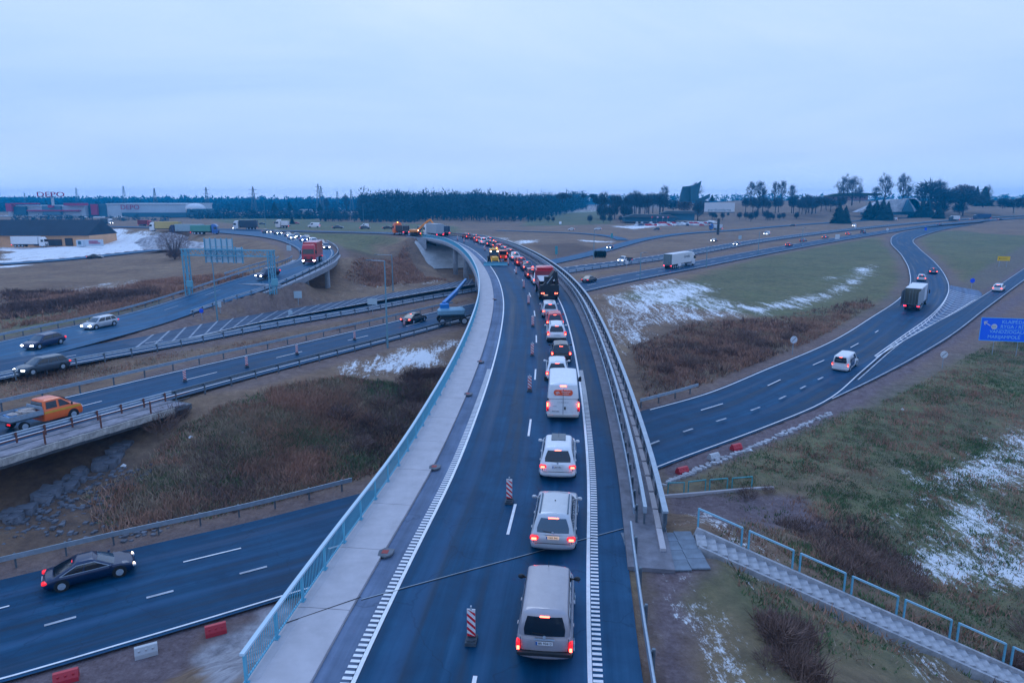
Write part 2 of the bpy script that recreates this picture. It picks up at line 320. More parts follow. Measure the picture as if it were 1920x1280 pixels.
for P in [[(0,582),(110,575),(240,562),(330,560),(345,575),(210,597),(100,622),(0,640)], [(500,445),(640,432),(740,445),(740,455),(700,460),(690,480),(650,470),(600,450)],
          [(1715,436),(1800,433),(1990,446),(1990,500),(1850,548),(1800,540),(1790,510),(1740,470)], [(1300,890),(1500,790),(1700,715),(1960,610),(1960,790),(1700,870),(1500,930),(1330,940)],
          [(440,405),(600,403),(590,418),(450,420)], [(1000,400),(1130,395),(1150,420),(980,424)], [(1150,560),(1300,520),(1440,480),(1640,445),(1680,470),(1695,520),(1680,560),(1560,610),(1480,600)],
          [(1300,1060),(1450,1100),(1700,1200),(1950,1290),(1400,1300)], [(1480,900),(1960,800),(1960,1260),(1700,1130),(1500,1000)], [(380,410),(860,425),(860,440),(500,430)]]:
    addto(green, pmask(P, 3, 2.0), .8)
for P in [[(1180,640),(1300,600),(1440,600),(1560,610),(1540,640),(1400,690),(1250,740),(1200,740)], [(560,740),(700,720),(830,700),(790,800),(700,880),(640,840),(560,860)],
          [(0,860),(230,800),(330,860),(280,980),(0,1060)], [(630,470),(780,445),(800,515),(680,525)], [(50,545),(300,545),(250,575),(0,590),(0,560)], [(1480,975),(1560,970),(1680,1040),(1600,1080),(1500,1010)], [(1000,460),(1080,455),(1130,470),(1040,485)]]:
    addto(dark, pmask(P, 2, 1.5), .75)
for P in [[(-20,1270),(170,1222),(425,1147),(560,1105),(560,1135),(380,1190),(300,1290),(-20,1330)], [(1237,872),(1440,797),(1615,722),(1762,642),(1860,575),(1960,520),(1960,545),(1800,640),(1600,770),(1400,850),(1260,905)],
          [(1205,1025),(1300,1025),(1330,1060),(1290,1130),(1300,1300),(1225,1300),(1215,1110)], [(1250,925),(1500,930),(1560,1000),(1480,990),(1400,1010),(1300,965),(1255,965)], [(1840,548),(1960,470),(1960,500),(1860,552)]]:
    addto(dirt, pmask(P, .5, .3), 1)
for P in [[(360,1222),(480,1160),(540,1125),(560,1160),(470,1290),(400,1290)]]:
    addto(conc, pmask(P, .3, .3), .8)
addto(dirt, np.clip(1.6 - TD, 0, 1) * (TE > 3), .55)
snow *= (TD > .6)
def snow_at(X, Y):
    a_ = np.arctan2(X, Y + 14); r_ = np.hypot(X, Y + 14); i = np.clip(np.round((np.log(r_ / 6) / math.log(6500 / 6)) * (NR - 1)).astype(int), 0, NR - 1); j = np.clip(np.round((a_ + R(80)) / R(160) * (NA - 1)).astype(int), 0, NA - 1)
    return snow.reshape(NR, NA)[i, j]
me = bpy.data.meshes.new('ground')
idx = np.arange(NA * NR).reshape(NR, NA); F4 = np.stack([idx[:-1, :-1], idx[:-1, 1:], idx[1:, 1:], idx[1:, :-1]], -1).reshape(-1, 4)[:, ::-1]
me.vertices.add(NA * NR); me.vertices.foreach_set('co', np.c_[TX, TY, TZ].ravel())
me.loops.add(F4.size); me.loops.foreach_set('vertex_index', F4.ravel()); me.polygons.add(len(F4)); me.polygons.foreach_set('loop_start', np.arange(0, F4.size, 4)); me.polygons.foreach_set('loop_total', np.full(len(F4), 4))
me.polygons.foreach_set('use_smooth', np.ones(len(F4), bool)); me.update(calc_edges=True)
def fattr(nm, a): at_ = me.attributes.new(nm, 'FLOAT', 'POINT'); at_.data.foreach_set('value', a.astype(np.float32))
for nm, a in (('snow', snow), ('green', green), ('dark', dark), ('dirt', dirt), ('conc', conc)): fattr(nm, a)
gm = bpy.data.materials.new('ground'); gm.use_nodes = True; t = gm.node_tree; L = t.links.new; B = t.nodes['Principled BSDF']; B.inputs['Roughness'].default_value = .95; B.inputs['Specular IOR Level'].default_value = .15
tcg = N(t, 'ShaderNodeTexCoord'); OC = tcg.outputs['Object']
def nz(s, d=6, r=.65, sc=None, w=0):
    n = N(t, 'ShaderNodeTexNoise', inp={'Scale': s, 'Detail': d, 'Roughness': r, 'Distortion': w})
    if sc: m = N(t, 'ShaderNodeMapping'); m.inputs['Scale'].default_value = sc[:3]; m.inputs['Rotation'].default_value = (0, 0, sc[3]); L(OC, m.inputs[0]); L(m.outputs[0], n.inputs[0])
    else: L(OC, n.inputs[0])
    return n.outputs[0]
def mixc(f, a, b, bt='MIX'):
    m = N(t, 'ShaderNodeMix', data_type='RGBA', blend_type=bt)
    if isinstance(f, float): m.inputs[0].default_value = f
    else: L(f, m.inputs[0])
    for i, q in ((6, a), (7, b)):
        if isinstance(q, tuple): m.inputs[i].default_value = (*q, 1)
        else: L(q, m.inputs[i])
    return m.outputs[2]
def mth(op, a, b, clamp=False):
    m = N(t, 'ShaderNodeMath', operation=op, use_clamp=clamp)
    for i, q in enumerate((a, b)):
        if isinstance(q, (int, float)): m.inputs[i].default_value = q
        else: L(q, m.inputs[i])
    return m.outputs[0]
def att(nm): return N(t, 'ShaderNodeAttribute', attribute_name=nm).outputs['Fac']
n1, n2, n3 = nz(.06, 8, .7), nz(1.3, 8, .75), nz(6, 5, .7)
brown = ramp(t, [(.3, (.14, .085, .066)), (.5, (.25, .165, .115)), (.7, (.37, .265, .17))], mth('ADD', mth('MULTIPLY', n1, .5), mth('MULTIPLY', n2, .5))).outputs[0]
grn = ramp(t, [(.32, (.055, .095, .05)), (.5, (.125, .16, .075)), (.68, (.25, .22, .12))], mth('ADD', mth('MULTIPLY', n1, .35), mth('MULTIPLY', n2, .65))).outputs[0]
c = mixc(mth('MULTIPLY', att('green'), mth('ADD', nz(.12, 4), .45), True), brown, grn)
mow = N(t, 'ShaderNodeTexWave', wave_type='BANDS', inp={'Scale': .22, 'Distortion': 5, 'Detail': 2, 'Detail Scale': .25}); L(OC, mow.inputs[0])
c = mixc(mth('MULTIPLY', mth('MULTIPLY', mow.outputs[1], att('green')), .3), c, (.2, .17, .12))
c = mixc(.75, c, ramp(t, [(.3, (.55, .56, .6)), (.5, (1, 1, 1)), (.7, (1.35, 1.3, 1.2))], nz(.35, 9, .8)).outputs[0], 'MULTIPLY')
c = mixc(mth('MULTIPLY', att('dark'), .75), c, ramp(t, [(.35, (.04, .035, .04)), (.65, (.14, .09, .075))], n2).outputs[0])
c = mixc(att('dirt'), c, ramp(t, [(.3, (.09, .06, .06)), (.52, (.20, .15, .16)), (.72, (.34, .28, .30))], mth('ADD', mth('MULTIPLY', n2, .6), mth('MULTIPLY', n3, .4))).outputs[0])
c = mixc(att('conc'), c, ramp(t, [(.35, (.22, .22, .25)), (.6, (.55, .55, .6))], nz(.9, 6, .7)).outputs[0])
sn = mth('ADD', mth('MULTIPLY', nz(.45, 9, .78, (1, .2, 1, .5), 1.2), .45), mth('MULTIPLY', nz(3.2, 9, .9, (1, .55, 1, -.3)), .55))
sf = mth('MULTIPLY', mth('SUBTRACT', mth('ADD', sn, mth('MULTIPLY', att('snow'), .20)), .615), 26, True)
sf = mth('MULTIPLY', sf, mth('GREATER_THAN', att('snow'), .02))
sn2 = mth('GREATER_THAN', nz(1.6, 9, .85), .655)
sf = mth('MAXIMUM', sf, mth('MULTIPLY', sn2, mth('MULTIPLY', att('green'), .35)))
c = mixc(sf, c, (.82, .83, .86))
L(c, B.inputs['Base Color'])
bp = N(t, 'ShaderNodeBump', inp={'Strength': .9, 'Distance': .25}); L(mth('ADD', n2, mth('MULTIPLY', n3, .4)), bp.inputs['Height']); L(bp.outputs[0], B.inputs['Normal'])
me.materials.append(gm); g = bpy.data.objects.new('ground', me); COL.objects.link(g); tag(g, kind='structure')

# ------------------------------------------------------------------ roads
def asphalt(name, col, streak=.35, gloss=.32):
    m = bpy.data.materials.new(name); m.use_nodes = True; t = m.node_tree; B = t.nodes['Principled BSDF']; Lk = t.links.new
    uv = N(t, 'ShaderNodeUVMap', uv_map='UVMap'); mp = N(t, 'ShaderNodeMapping'); mp.inputs['Scale'].default_value = (1.1, .035, 1); Lk(uv.outputs[0], mp.inputs[0])
    n = N(t, 'ShaderNodeTexNoise', inp={'Scale': 1, 'Detail': 5, 'Roughness': .6}); Lk(mp.outputs[0], n.inputs[0])
    r = ramp(t, [(.3, tuple(c * (1 - streak) for c in col)), (.5, col), (.72, tuple(c * (1 + streak * .9) + .03 for c in col))], n.outputs[0])
    co = N(t, 'ShaderNodeTexCoord'); n2 = N(t, 'ShaderNodeTexNoise', inp={'Scale': .5, 'Detail': 8, 'Roughness': .7}); Lk(co.outputs['Object'], n2.inputs[0])
    r2 = ramp(t, [(.3, (.72, .74, .78)), (.7, (1.25, 1.22, 1.2))], n2.outputs[0])
    n3 = N(t, 'ShaderNodeTexNoise', inp={'Scale': 60, 'Detail': 3}); Lk(co.outputs['Object'], n3.inputs[0])
    mx = N(t, 'ShaderNodeMix', data_type='RGBA', blend_type='MULTIPLY'); mx.inputs[0].default_value = 1; Lk(r.outputs[0], mx.inputs[6]); Lk(r2.outputs[0], mx.inputs[7])
    vo = N(t, 'ShaderNodeTexVoronoi', feature='DISTANCE_TO_EDGE', inp={'Scale': .16}); 
    mw = N(t, 'ShaderNodeVectorMath', operation='ADD'); n4 = N(t, 'ShaderNodeTexNoise', inp={'Scale': .6, 'Detail': 4}); Lk(co.outputs['Object'], n4.inputs[0])
    ms = N(t, 'ShaderNodeVectorMath', operation='SCALE'); ms.inputs['Scale'].default_value = 2.2; Lk(n4.outputs[1], ms.inputs[0]); Lk(co.outputs['Object'], mw.inputs[0]); Lk(ms.outputs[0], mw.inputs[1]); Lk(mw.outputs[0], vo.inputs['Vector'])
    ck = ramp(t, [(0.0, (.62, .62, .64)), (.006, (1, 1, 1))], vo.outputs[0]); mx3 = N(t, 'ShaderNodeMix', data_type='RGBA', blend_type='MULTIPLY'); mx3.inputs[0].default_value = .8
    m5 = N(t, 'ShaderNodeMapping'); m5.inputs['Scale'].default_value = (.75, .004, 1); Lk(uv.outputs[0], m5.inputs[0]); n5 = N(t, 'ShaderNodeTexNoise', inp={'Scale': 1, 'Detail': 3, 'Roughness': .5}); Lk(m5.outputs[0], n5.inputs[0])
    r5 = ramp(t, [(.50, (0, 0, 0)), (.66, (.75, .75, .75))], n5.outputs[0]); m6 = N(t, 'ShaderNodeMix', data_type='RGBA'); Lk(r5.outputs[0], m6.inputs[0]); Lk(mx.outputs[2], m6.inputs[6]); m6.inputs[7].default_value = (col[0] + .028, col[1] * 1.35 + .015, col[2] * 1.3 + .02, 1)
    n7 = N(t, 'ShaderNodeTexNoise', inp={'Scale': .22, 'Detail': 9, 'Roughness': .75}); Lk(co.outputs['Object'], n7.inputs[0]); r7 = ramp(t, [(.56, (0, 0, 0)), (.66, (.5, .5, .5))], n7.outputs[0]); m8 = N(t, 'ShaderNodeMix', data_type='RGBA'); Lk(r7.outputs[0], m8.inputs[0]); Lk(m6.outputs[2], m8.inputs[6]); m8.inputs[7].default_value = (col[0] * .5, col[1] * .55, col[2] * .62, 1)
    mx = m8
    Lk(mx.outputs[2], mx3.inputs[6]); Lk(ck.outputs[0], mx3.inputs[7]); Lk(mx3.outputs[2], B.inputs['Base Color'])
    rr = ramp(t, [(.3, (gloss,) * 3), (.7, (gloss + .35,) * 3)], n.outputs[0]); Lk(rr.outputs[0], B.inputs['Roughness']); B.inputs['Specular IOR Level'].default_value = .14
    bp = N(t, 'ShaderNodeBump', inp={'Strength': .12, 'Distance': .02}); Lk(n3.outputs[0], bp.inputs['Height']); Lk(bp.outputs[0], B.inputs['Normal'])
    return m
M_ASP = asphalt('asphalt', (.0005, .052, .118), .5, .42); M_ASPW = asphalt('asphalt_worn', (.02, .10, .19), .4, .45); M_SHLD = asphalt('asphalt_dusty', (.13, .18, .27), .4, .6)
M_LINE = mat('road_paint', (.78, .78, .8), .6, noise=.12, nscale=3); M_LINEF = mat('road_paint_worn', (.42, .45, .5), .7, noise=.35, nscale=1.5)
def sheet(name, A, B, m, dz=0, ncross=6, kind='structure', parent=None):
    n = len(A); vs, uv = [], []; l = 0
    for i in range(n):
        if i: l += np.hypot(*(A[i] + B[i] - A[i-1] - B[i-1])[:2]) / 2
        w = np.hypot(*(B[i] - A[i])[:2])
        for k in range(ncross + 1): p = A[i] + (B[i] - A[i]) * k / ncross; vs.append((p[0], p[1], p[2] + dz)); uv.append((w * k / ncross, l))
    K = ncross + 1; fs = [(i*K+k, i*K+k+1, (i+1)*K+k+1, (i+1)*K+k) for i in range(n - 1) for k in range(ncross)]
    me = bpy.data.meshes.new(name); me.from_pydata(vs, [], fs); me.materials.append(m); u = me.uv_layers.new(name='UVMap')
    li = np.empty(len(me.loops), int); me.loops.foreach_get('vertex_index', li); u.data.foreach_set('uv', np.array(uv)[li].ravel())
    me.update()
    if me.polygons[0].normal.z < 0: me.flip_normals()
    o = bpy.data.objects.new(name, me); COL.objects.link(o); o.parent = parent; return tag(o, kind=kind if not parent else None)
def two(A, B, n): return [A.at(A.L * i / n) for i in range(n + 1)], [B.at(B.L * i / n) for i in range(n + 1)]
def side(P, o, s0=0, s1=None, step=2): return P.sub(s0, P.L if s1 is None else s1, o, 0, step)
sheet('motorway', side(H2, -H2W + .1), side(H2, .9), M_ASP)
sheet('motorway', side(H1, -H1W), side(H1, .55), M_ASP)
a, b = two(BI, BO, 260); sheet('slip_road', a, b, M_ASPW, .02)
a, b = two(AL, AR, 330); sheet('slip_road', [q + (q - w) * .035 for q, w in zip(a, b)], [w + (w - q) * .04 for q, w in zip(a, b)], M_ASP, .01)
a, b = two(DL, DR, 120); sheet('slip_road', a, [w + (w - q) * .06 for q, w in zip(a, b)], M_ASP, .025)
for P, w in ((RC, 3.2), (RL, 2.8), (FL, 3.2)): sheet('side_road', side(P, -w), side(P, w), M_ASPW, .03, 3)
# gore between the two slip roads, and the striped one on the left
ga = [at(u, v, AZ(u, v)) for u, v in [(1640, 668), (1690, 632), (1745, 592), (1768, 568), (1779, 546), (1782, 535)]]; gb = [at(u, v, AZ(u, v)) for u, v in [(1642, 670), (1700, 636), (1780, 591), (1820, 567), (1842, 551), (1836, 545)]]
ga, gb = Path(ga, 1, 2), Path(gb, 1, 2); a, b = two(ga, gb, 50); sheet('gore_area', a, b, M_SHLD, .018, 4)
hq = [H1.near(*at(u, 650, -3)[:2]) for u in (60,)]
g1 = Path([at(u, v, -3.1) for u, v in [(60, 690), (200, 650), (330, 618), (480, 590), (640, 565), (780, 542), (885, 523)]], 2, 3); g2 = Path([at(u, v, -3.1) for u, v in [(90, 690), (200, 665), (330, 640), (480, 606), (640, 577), (780, 551), (890, 533)]], 2, 3)
a, b = two(g1, g2, 80); sheet('gore_area', a, b, asphalt('asphalt_gore', (.06, .095, .15), .4, .55), .06, 3)
def lines(name, jobs, m=M_LINE, parent=None):
    mb = MB()
    for P, s0, s1, off, w, on, gap, dz in jobs:
        q = s0
        while q < s1:
            e = min(q + on, s1) if gap else s1
            A_, B_ = P.sub(q, e, off - w / 2, dz), P.sub(q, e, off + w / 2, dz); strip(mb, A_, B_)
            q = e + gap if gap else s1
    o = mb.build(name, m, parent); 
    if not parent: o['kind'] = 'structure'
    return o
zs = .045
lines('lane_marking', [(H2, 0, H2.L, 0, .16, 0, 0, zs), (H2, 0, H2.L, -7.6, .16, 0, 0, zs), (H2, 2, H2.L, -3.8, .14, 4, 8, zs), (H1, 0, H1.L, -.2, .16, 0, 0, zs), (H1, 5, H1.L, -4.1, .14, 4, 8, zs), (H1, H1.near(*at(1040, 500, -4)[:2]), H1.L, -8.2, .22, 0, 0, zs),
      (H1, H1.near(*at(1040, 500, -4)[:2]), H1.near(*at(1640, 430, -3.6)[:2]), -7.2, .5, 1.2, 3.2, zs)])
lines('lane_marking', [(AR, 0, AR.L, .1, .13, 0, 0, .04), (AL, AL.near(*at(1207, 772, -7)[:2]), AL.L, -.05, .15, 0, 0, .04), (AL, AL.near(*at(-100, 1100, -7)[:2]), AL.near(*at(1600, 620, -5.4)[:2]), 3.1, .13, 3.2, 8.6, .04)])
lines('lane_marking', [(AL, AL.near(*at(-100, 1100, -7)[:2]), AL.near(*at(1530, 700, -5.8)[:2]), 6.2, .2, 1.4, 3.4, .04), (DL, 0, DL.L, .2, .15, 0, 0, .06), (DR, 0, DR.L, 0, .15, 0, 0, .06), (BI, 0, BI.L, .5, .15, 0, 0, .055), (BO, BO.near(*at(345, 594, -3)[:2]), BO.L, -.5, .15, 0, 0, .055), (BI, BI.near(*at(300, 590, -3)[:2]), BI.L - 30, 4.1, .14, 3, 6, .055)], M_LINEF)
# chevrons
mb = MB(); n = 27
for i in range(2, n):
    f = i / n; P0, P1 = ga.at(ga.L * (.03 + .9 * f)), gb.at(gb.L * (.03 + .86 * f)); w = .3
    d = ga.at(ga.L * min(1, .03 + .9 * f + .02)) - P0; d = d / np.linalg.norm(d); md = (P0 + P1) / 2 - d * min(1.8, .35 * np.linalg.norm(P1 - P0))
    for a_, b_ in ((P0, md), (md, P1)): mb.quad(*[tuple(q + np.array([0, 0, .05])) for q in (a_, b_, b_ + d * w, a_ + d * w)])
mb.build('chevron_marking', M_LINE, kind='structure')
lines('chevron_marking', [(ga, 0, ga.L * .86, 0, .15, 0, 0, .06), (gb, 0, gb.L * .8, 0, .15, 0, 0, .06)])
mb = MB()
for i in range(4, 34):
    f = i / 34; P1 = g2.at(g2.L * f); P0 = g1.at(min(g1.L, g1.L * f + 7)); d = g2.at(g2.L * f + 1) - P1
    mb.quad(*[tuple(q + np.array([0, 0, .08])) for q in (P0, P1, P1 + d * .4, P0 + d * .4)])
mb.build('chevron_marking', mat('paint_faded', (.26, .30, .36), .8, noise=.4, nscale=1.2), kind='structure'); lines('chevron_marking', [(g2, 0, g2.L, 0, .2, 0, 0, .08)])
# ------------------------------------------------------------------ flyover deck
M_CONC = mat('concrete', (.30, .33, .38), .85, noise=.18, nscale=1.2, bump=.2); M_CONCL = mat('concrete_pale', (.46, .435, .46), .8, noise=.10, nscale=1.3, bump=.15); M_CONCD = mat('concrete_dark', (.13, .145, .17), .9, noise=.35, nscale=1.5, bump=.3)
M_RAILB = mat('pale_blue_paint', (.10, .40, .55), .4, noise=.1, nscale=3); M_GALV = mat('galvanised_steel', (.34, .42, .50), .38, metal=.35, noise=.15, nscale=3); M_GALVD = mat('dull_steel', (.12, .16, .20), .5, metal=.3, noise=.2, nscale=4)
M_RUST = mat('rusty_steel', (.16, .06, .045), .8, noise=.5, nscale=5); M_BLACK = mat('black_rubber', (.012, .012, .014), .7); M_WHITE = mat('white_paint', (.72, .73, .75), .4); M_RED = mat('red_plastic', (.55, .03, .05), .45); M_DGREY = mat('dark_grey', (.035, .04, .05), .6)
S0, S1 = 0.0, S_AB
SB = sY(19.5); SBL = sY(17.2); SBR = sY(29)
fly = empty('flyover', (0, 0, 0), 0, 'long curved concrete flyover carrying the traffic queue over the motorway', 'flyover')
mb = MB(); profile(mb, CL, SB - 2, S1 + 4, [(-3.25, -.06), (-3.25, -.55), (-2.1, -.75), (-1.6, -1.35), (8.6, -1.35), (9.1, -.75), (10.35, -.55), (10.35, -.06)], 2); mb.build('deck_slab', M_CONC, fly)
a = [CL.at(q, -1.15) for q in CL.s[:]]; b = [CL.at(q, 8.55) for q in CL.s[:]]
sheet('road', a, b, M_ASP, 0.0, 8)
sheet('hard_shoulder', side(CL, -1.22, 0, S1 + 20, 2), side(CL, -.14, 0, S1 + 20, 2), M_SHLD, .006, 3)
lines('lane_marking', [(CL, 0, S1 + 60, -.02, .14, 0, 0, .018), (CL, 0, S1 + 60, 6.98, .14, 0, 0, .018), (CL, 4.4, S1 + 40, 3.55, .13, 3.0, 9.0, .018)])
lines('rumble_marking', [(CL, 0, sY(54), -.25, .30, .13, .13, .020), (CL, 0, sY(54), 7.22, .30, .13, .13, .020)])
# pale walkway in concrete slabs on the left
slabs = empty('footway', (0, 0, 0)); slabs['kind'] = 'structure'
q = .3; k = 0
while q < S1 - 2:
    e = min(q + 4.17, S1 - 2); mb = MB(); profile(mb, CL, q, e - .03, [(-3.2, -.05), (-1.24, -.05), (-1.24, .13), (-2.78, .15), (-2.80, .135), (-3.2, .135)][::-1], 2.1); mb.build('concrete_slab', M_CONCL, slabs); q = e
# left railing with balusters
rl = empty('railing', (0, 0, 0), 0, 'pale blue steel railing with upright bars along the left edge of the flyover', 'railing')
mb = MB(); profile(mb, CL, SBL, S1, [(-3.14, 1.12), (-3.0, 1.12), (-3.0, 1.2), (-3.14, 1.2)], 2); mb.build('handrail', mat('pale_rail_top', (.46, .62, .72), .35), rl)
mb = MB(); profile(mb, CL, SBL, S1, [(-3.09, .24), (-3.04, .24), (-3.04, .29), (-3.09, .29)], 2); mb.build('bottom_rail', M_RAILB, rl)
m1 = MB(); m1.box((0, 0, .62), (.07, .07, 1.0)); m1.box((0, 0, .15), (.22, .14, .05)); post = m1.mesh('post', M_RAILB)
m2 = MB(); m2.box((0, 0, .70), (.022, .018, .86)); bal = m2.mesh('baluster', M_RAILB)
q = SBL + .1; nb = 0; far = MB()
while q < S1:
    p = CL.at(q, -3.06); inst('post', post, rl, p, CL.head(q))
    for j in range(1, 16):
        qq = q + j * .131
        if qq > S1: break
        p = CL.at(qq, -3.06)
        if nb < 300: inst('baluster', bal, rl, p, CL.head(qq)); nb += 1
        else: far.box((p[0], p[1], p[2] + .7), (.022, .018, .86), CL.head(qq))
    q += 2.1
far.build('baluster', M_RAILB, rl, kind='stuff')
# right side: kerb, double guardrail, footway, parapet
mb = MB(); profile(mb, CL, SBR - 4, S1, [(8.5, -.05), (10.3, -.05), (10.3, .10), (8.5, .14)][::-1], 2); mb.build('footway', mat('footway_concrete', (.17, .17, .20), .9, noise=.3, nscale=1.6, bump=.3), kind='structure')
def guard(name, P, s0, s1, off, h=.75, step=2.0, lab=None, beam=M_GALV, postm=M_GALVD, double=False, maxp=120, dz=0, side_=1, pw=.1):
    r = empty(name, (0, 0, 0), 0, lab, 'guardrail')
    prof = [(off, h - .31), (off + .03 * side_, h - .26), (off - .03 * side_, h - .155), (off + .03 * side_, h - .05), (off, h), (off - .06 * side_, h), (off - .06 * side_, h - .31)]
    mb = MB(); profile(mb, P, s0, s1, [(o, z + dz) for o, z in prof], step); mb.build('beam', beam, r)
    pm = MB(); pm.box((0, -.12 * side_, h / 2 - .15), (pw, pw, h + .3)); pm.box((0, -.06 * side_, h - .16), (pw, .1, .2)); pmesh = pm.mesh('post', postm)
    q = s0 + .3; k = 0; fm = MB()
    while q < s1:
        p = P.at(q, off, dz)
        if k < maxp: inst('post', pmesh, r, p, P.head(q)); k += 1
        else: fm.box((p[0], p[1], p[2] + h / 2 - .1), (pw, pw, h + .2), P.head(q))
        q += step
    if fm.v: fm.build('post', postm, r, kind='stuff')
    return r
SR0 = sY(28.6); SJ = sY(27.5)
guard('guardrail', CL, .5, SJ, 8.75, .85, 2.4, 'single steel guardrail in the lower right corner beside the brown verge', M_GALV, M_GALVD)
guard('guardrail', CL, SR0, S1 + 10, 8.95, .95, 1.5, 'steel guardrail between carriageway and footway on the right of the flyover', mat('guard_steel', (.24, .31, .39), .4, metal=.3, noise=.25, nscale=4), M_GALVD, maxp=150)
par = empty('parapet', (0, 0, 0), 0, 'outer parapet rail along the right edge of the flyover', 'parapet')
mb = MB(); profile(mb, CL, SR0 - .6, S1, [(10.08, 1.02), (10.32, 1.02), (10.32, 1.12), (10.08, 1.12)], 2); mb.build('handrail', M_GALV, par)
mb = MB(); profile(mb, CL, SR0 - .6, S1, [(10.24, .5), (10.28, .5), (10.28, 1.0), (10.24, 1.0)], 2); mb.build('screen_rail', M_GALVD, par)
mb = MB(); profile(mb, CL, SR0 - .6, S1, [(10.22, .22), (10.27, .22), (10.27, .3), (10.22, .3)], 2); mb.build('lower_rail', M_GALVD, par)
pm = MB(); pm.box((0, 0, .55), (.12, .14, 1.0)); pmesh = pm.mesh('post', M_GALVD)
km = MB(); km.box((0, 0, .14), (1.75, .24, .2)); kmesh = km.mesh('kerb_block', M_CONCL)
q = SR0 - 2.2; k = 0; fm = MB(); fk = MB()
while q < S1:
    p = CL.at(q, 10.2)
    if q > SR0 - .7: inst('post', pmesh, par, p, CL.head(q))
    inst('kerb_block', kmesh, par, CL.at(q + .9, 9.98), CL.head(q + .9)); q += 1.82
# second inner rail (upper tube) seen as the doubled guardrail
mb = MB(); profile(mb, CL, SR0, S1, [(9.32, .70), (9.48, .70), (9.48, 1.0), (9.32, 1.0)], 2)
g2_ = empty('guardrail', (0, 0, 0), 0, 'second inner steel rail facing the flyover footway', 'guardrail'); mb.build('beam', M_GALV, g2_)
pm = MB(); pm.box((0, 0, .45), (.09, .09, .8)); pmesh = pm.mesh('post', M_GALVD); q = SR0 + .2
while q < S1: inst('post', pmesh, g2_, CL.at(q, 9.4), CL.head(q)); q += 3.0
# piers and abutments
for q, offs in ((sY(40), (0, 7)), (sY(64), (0, 7)), (sY(84), (0, 3.5, 7)), (sY(112), (0, 3.5, 7)), (sY(138), (-.6, 3.5, 7.4)), (sY(160), (-.8, 2.8, 6.4)), (sY(177), (-1, 2.8, 6.4))):
    for o in offs:
        p = CL.at(q, o); zb = float(tz(p[0], p[1])[0]) - .4; mb = MB(); mb.cyl((p[0], p[1], zb), (p[0], p[1], p[2] - 1.3), .62, n=18); mb.build('pier', M_CONC, fly, True)
    mb = MB(); mb.beam(CL.at(q, -1.4, -1.55), CL.at(q, 8.2, -1.55), .9, .5); mb.build('pier_cap', M_CONC, fly)
mb = MB()
for dq, z0 in ((0, 0),):
    rows = []
    for i in range(9):
        f = i / 8; q = S1 + 3 - 17 * f; z = 2.3 + (-6.9) * f; row = []
        for o in np.linspace(-6.5, 13, 12): p = CL.at(q, o); row.append((p[0], p[1], z))
        rows.append(row)
    for i in range(8):
        for j in range(11): mb.quad(rows[i][j], rows[i][j+1], rows[i+1][j+1], rows[i+1][j])
mb.build('slope_paving', mat('concrete_wall', (.48, .50, .52), .85, noise=.22, nscale=.4), fly)
mb = MB(); 
for o in (-3.6, 10.4):
    A_ = [CL.at(q, o) for q in np.linspace(S1 - 5, S1 + 12, 6)]
    for i in range(5):
        p, r_ = A_[i], A_[i+1]; mb.quad((p[0], p[1], p[2]-3.2), (r_[0], r_[1], r_[2]-3.2), (r_[0], r_[1], r_[2]+.1), (p[0], p[1], p[2]+.1))
mb.build('wing_wall', M_CONC, fly)
mb = MB(); p0, p1 = CL.at(SB - 1.2, -3.4), CL.at(sY(26.5), 10.4)
mb.beam((p0[0], p0[1] - .6, -2.2), (p1[0], p1[1] - .6, -2.2), 1.2, 4.1); mb.build('abutment', M_CONC, fly)
# expansion joint across the deck
mb = MB(); mb.beam(CL.at(sY(20.1), -3.2, .15) , CL.at(sY(21.9), -1.1, .14), .025, .02); mb.beam(CL.at(sY(21.9), -1.1, .015), CL.at(sY(28.4), 8.5, .015), .022, .012); mb.build('expansion_joint', M_BLACK, fly)
mb = MB(); mb.beam(CL.at(sY(21.97), -1.1, .012), CL.at(sY(28.47), 8.5, .012), .02, .012); mb.build('joint_edge', M_GALV, fly)
# drains at the walkway edge
pm = MB(); pm.faces([(x, y, z) for z in (0, .06) for x, y in ((-.35, -.2), (-.1, -.42), (.3, -.42), (.38, 0), (.12, .18), (-.25, .12))], [(6,7,8,9,10,11)] + [(i, (i+1) % 6, (i+1) % 6 + 6, i + 6) for i in range(6)])
fr = pm.mesh('drain', M_CONCD); pm = MB(); pm.box((.05, -.1, .055), (.28, .26, .03)); gr_ = pm.mesh('grate', mat('red_grate', (.30, .03, .03), .6))
for i, (u, v) in enumerate(((705, 1033), (793, 879), (860, 745), (886, 690), (918, 585))):
    p = at(u, v, .1); q = CL.near(p[0], p[1]); p = CL.at(q, -1.25)
    dr = inst('drain', fr, None, (p[0], p[1], p[2] + .13), CL.head(q) , label='small drain box with red grate at the edge of the pale walkway', category='drain') if 0 else tag(inst('drain', fr, None, (p[0], p[1], p[2] + .085), CL.head(q)), 'drain box with a red grate in the pale walkway, %s from the near end' % ('first', 'second', 'third', 'fourth', 'farthest')[i], 'drain', 'drains along the pale walkway')
    inst('grate', gr_, dr)

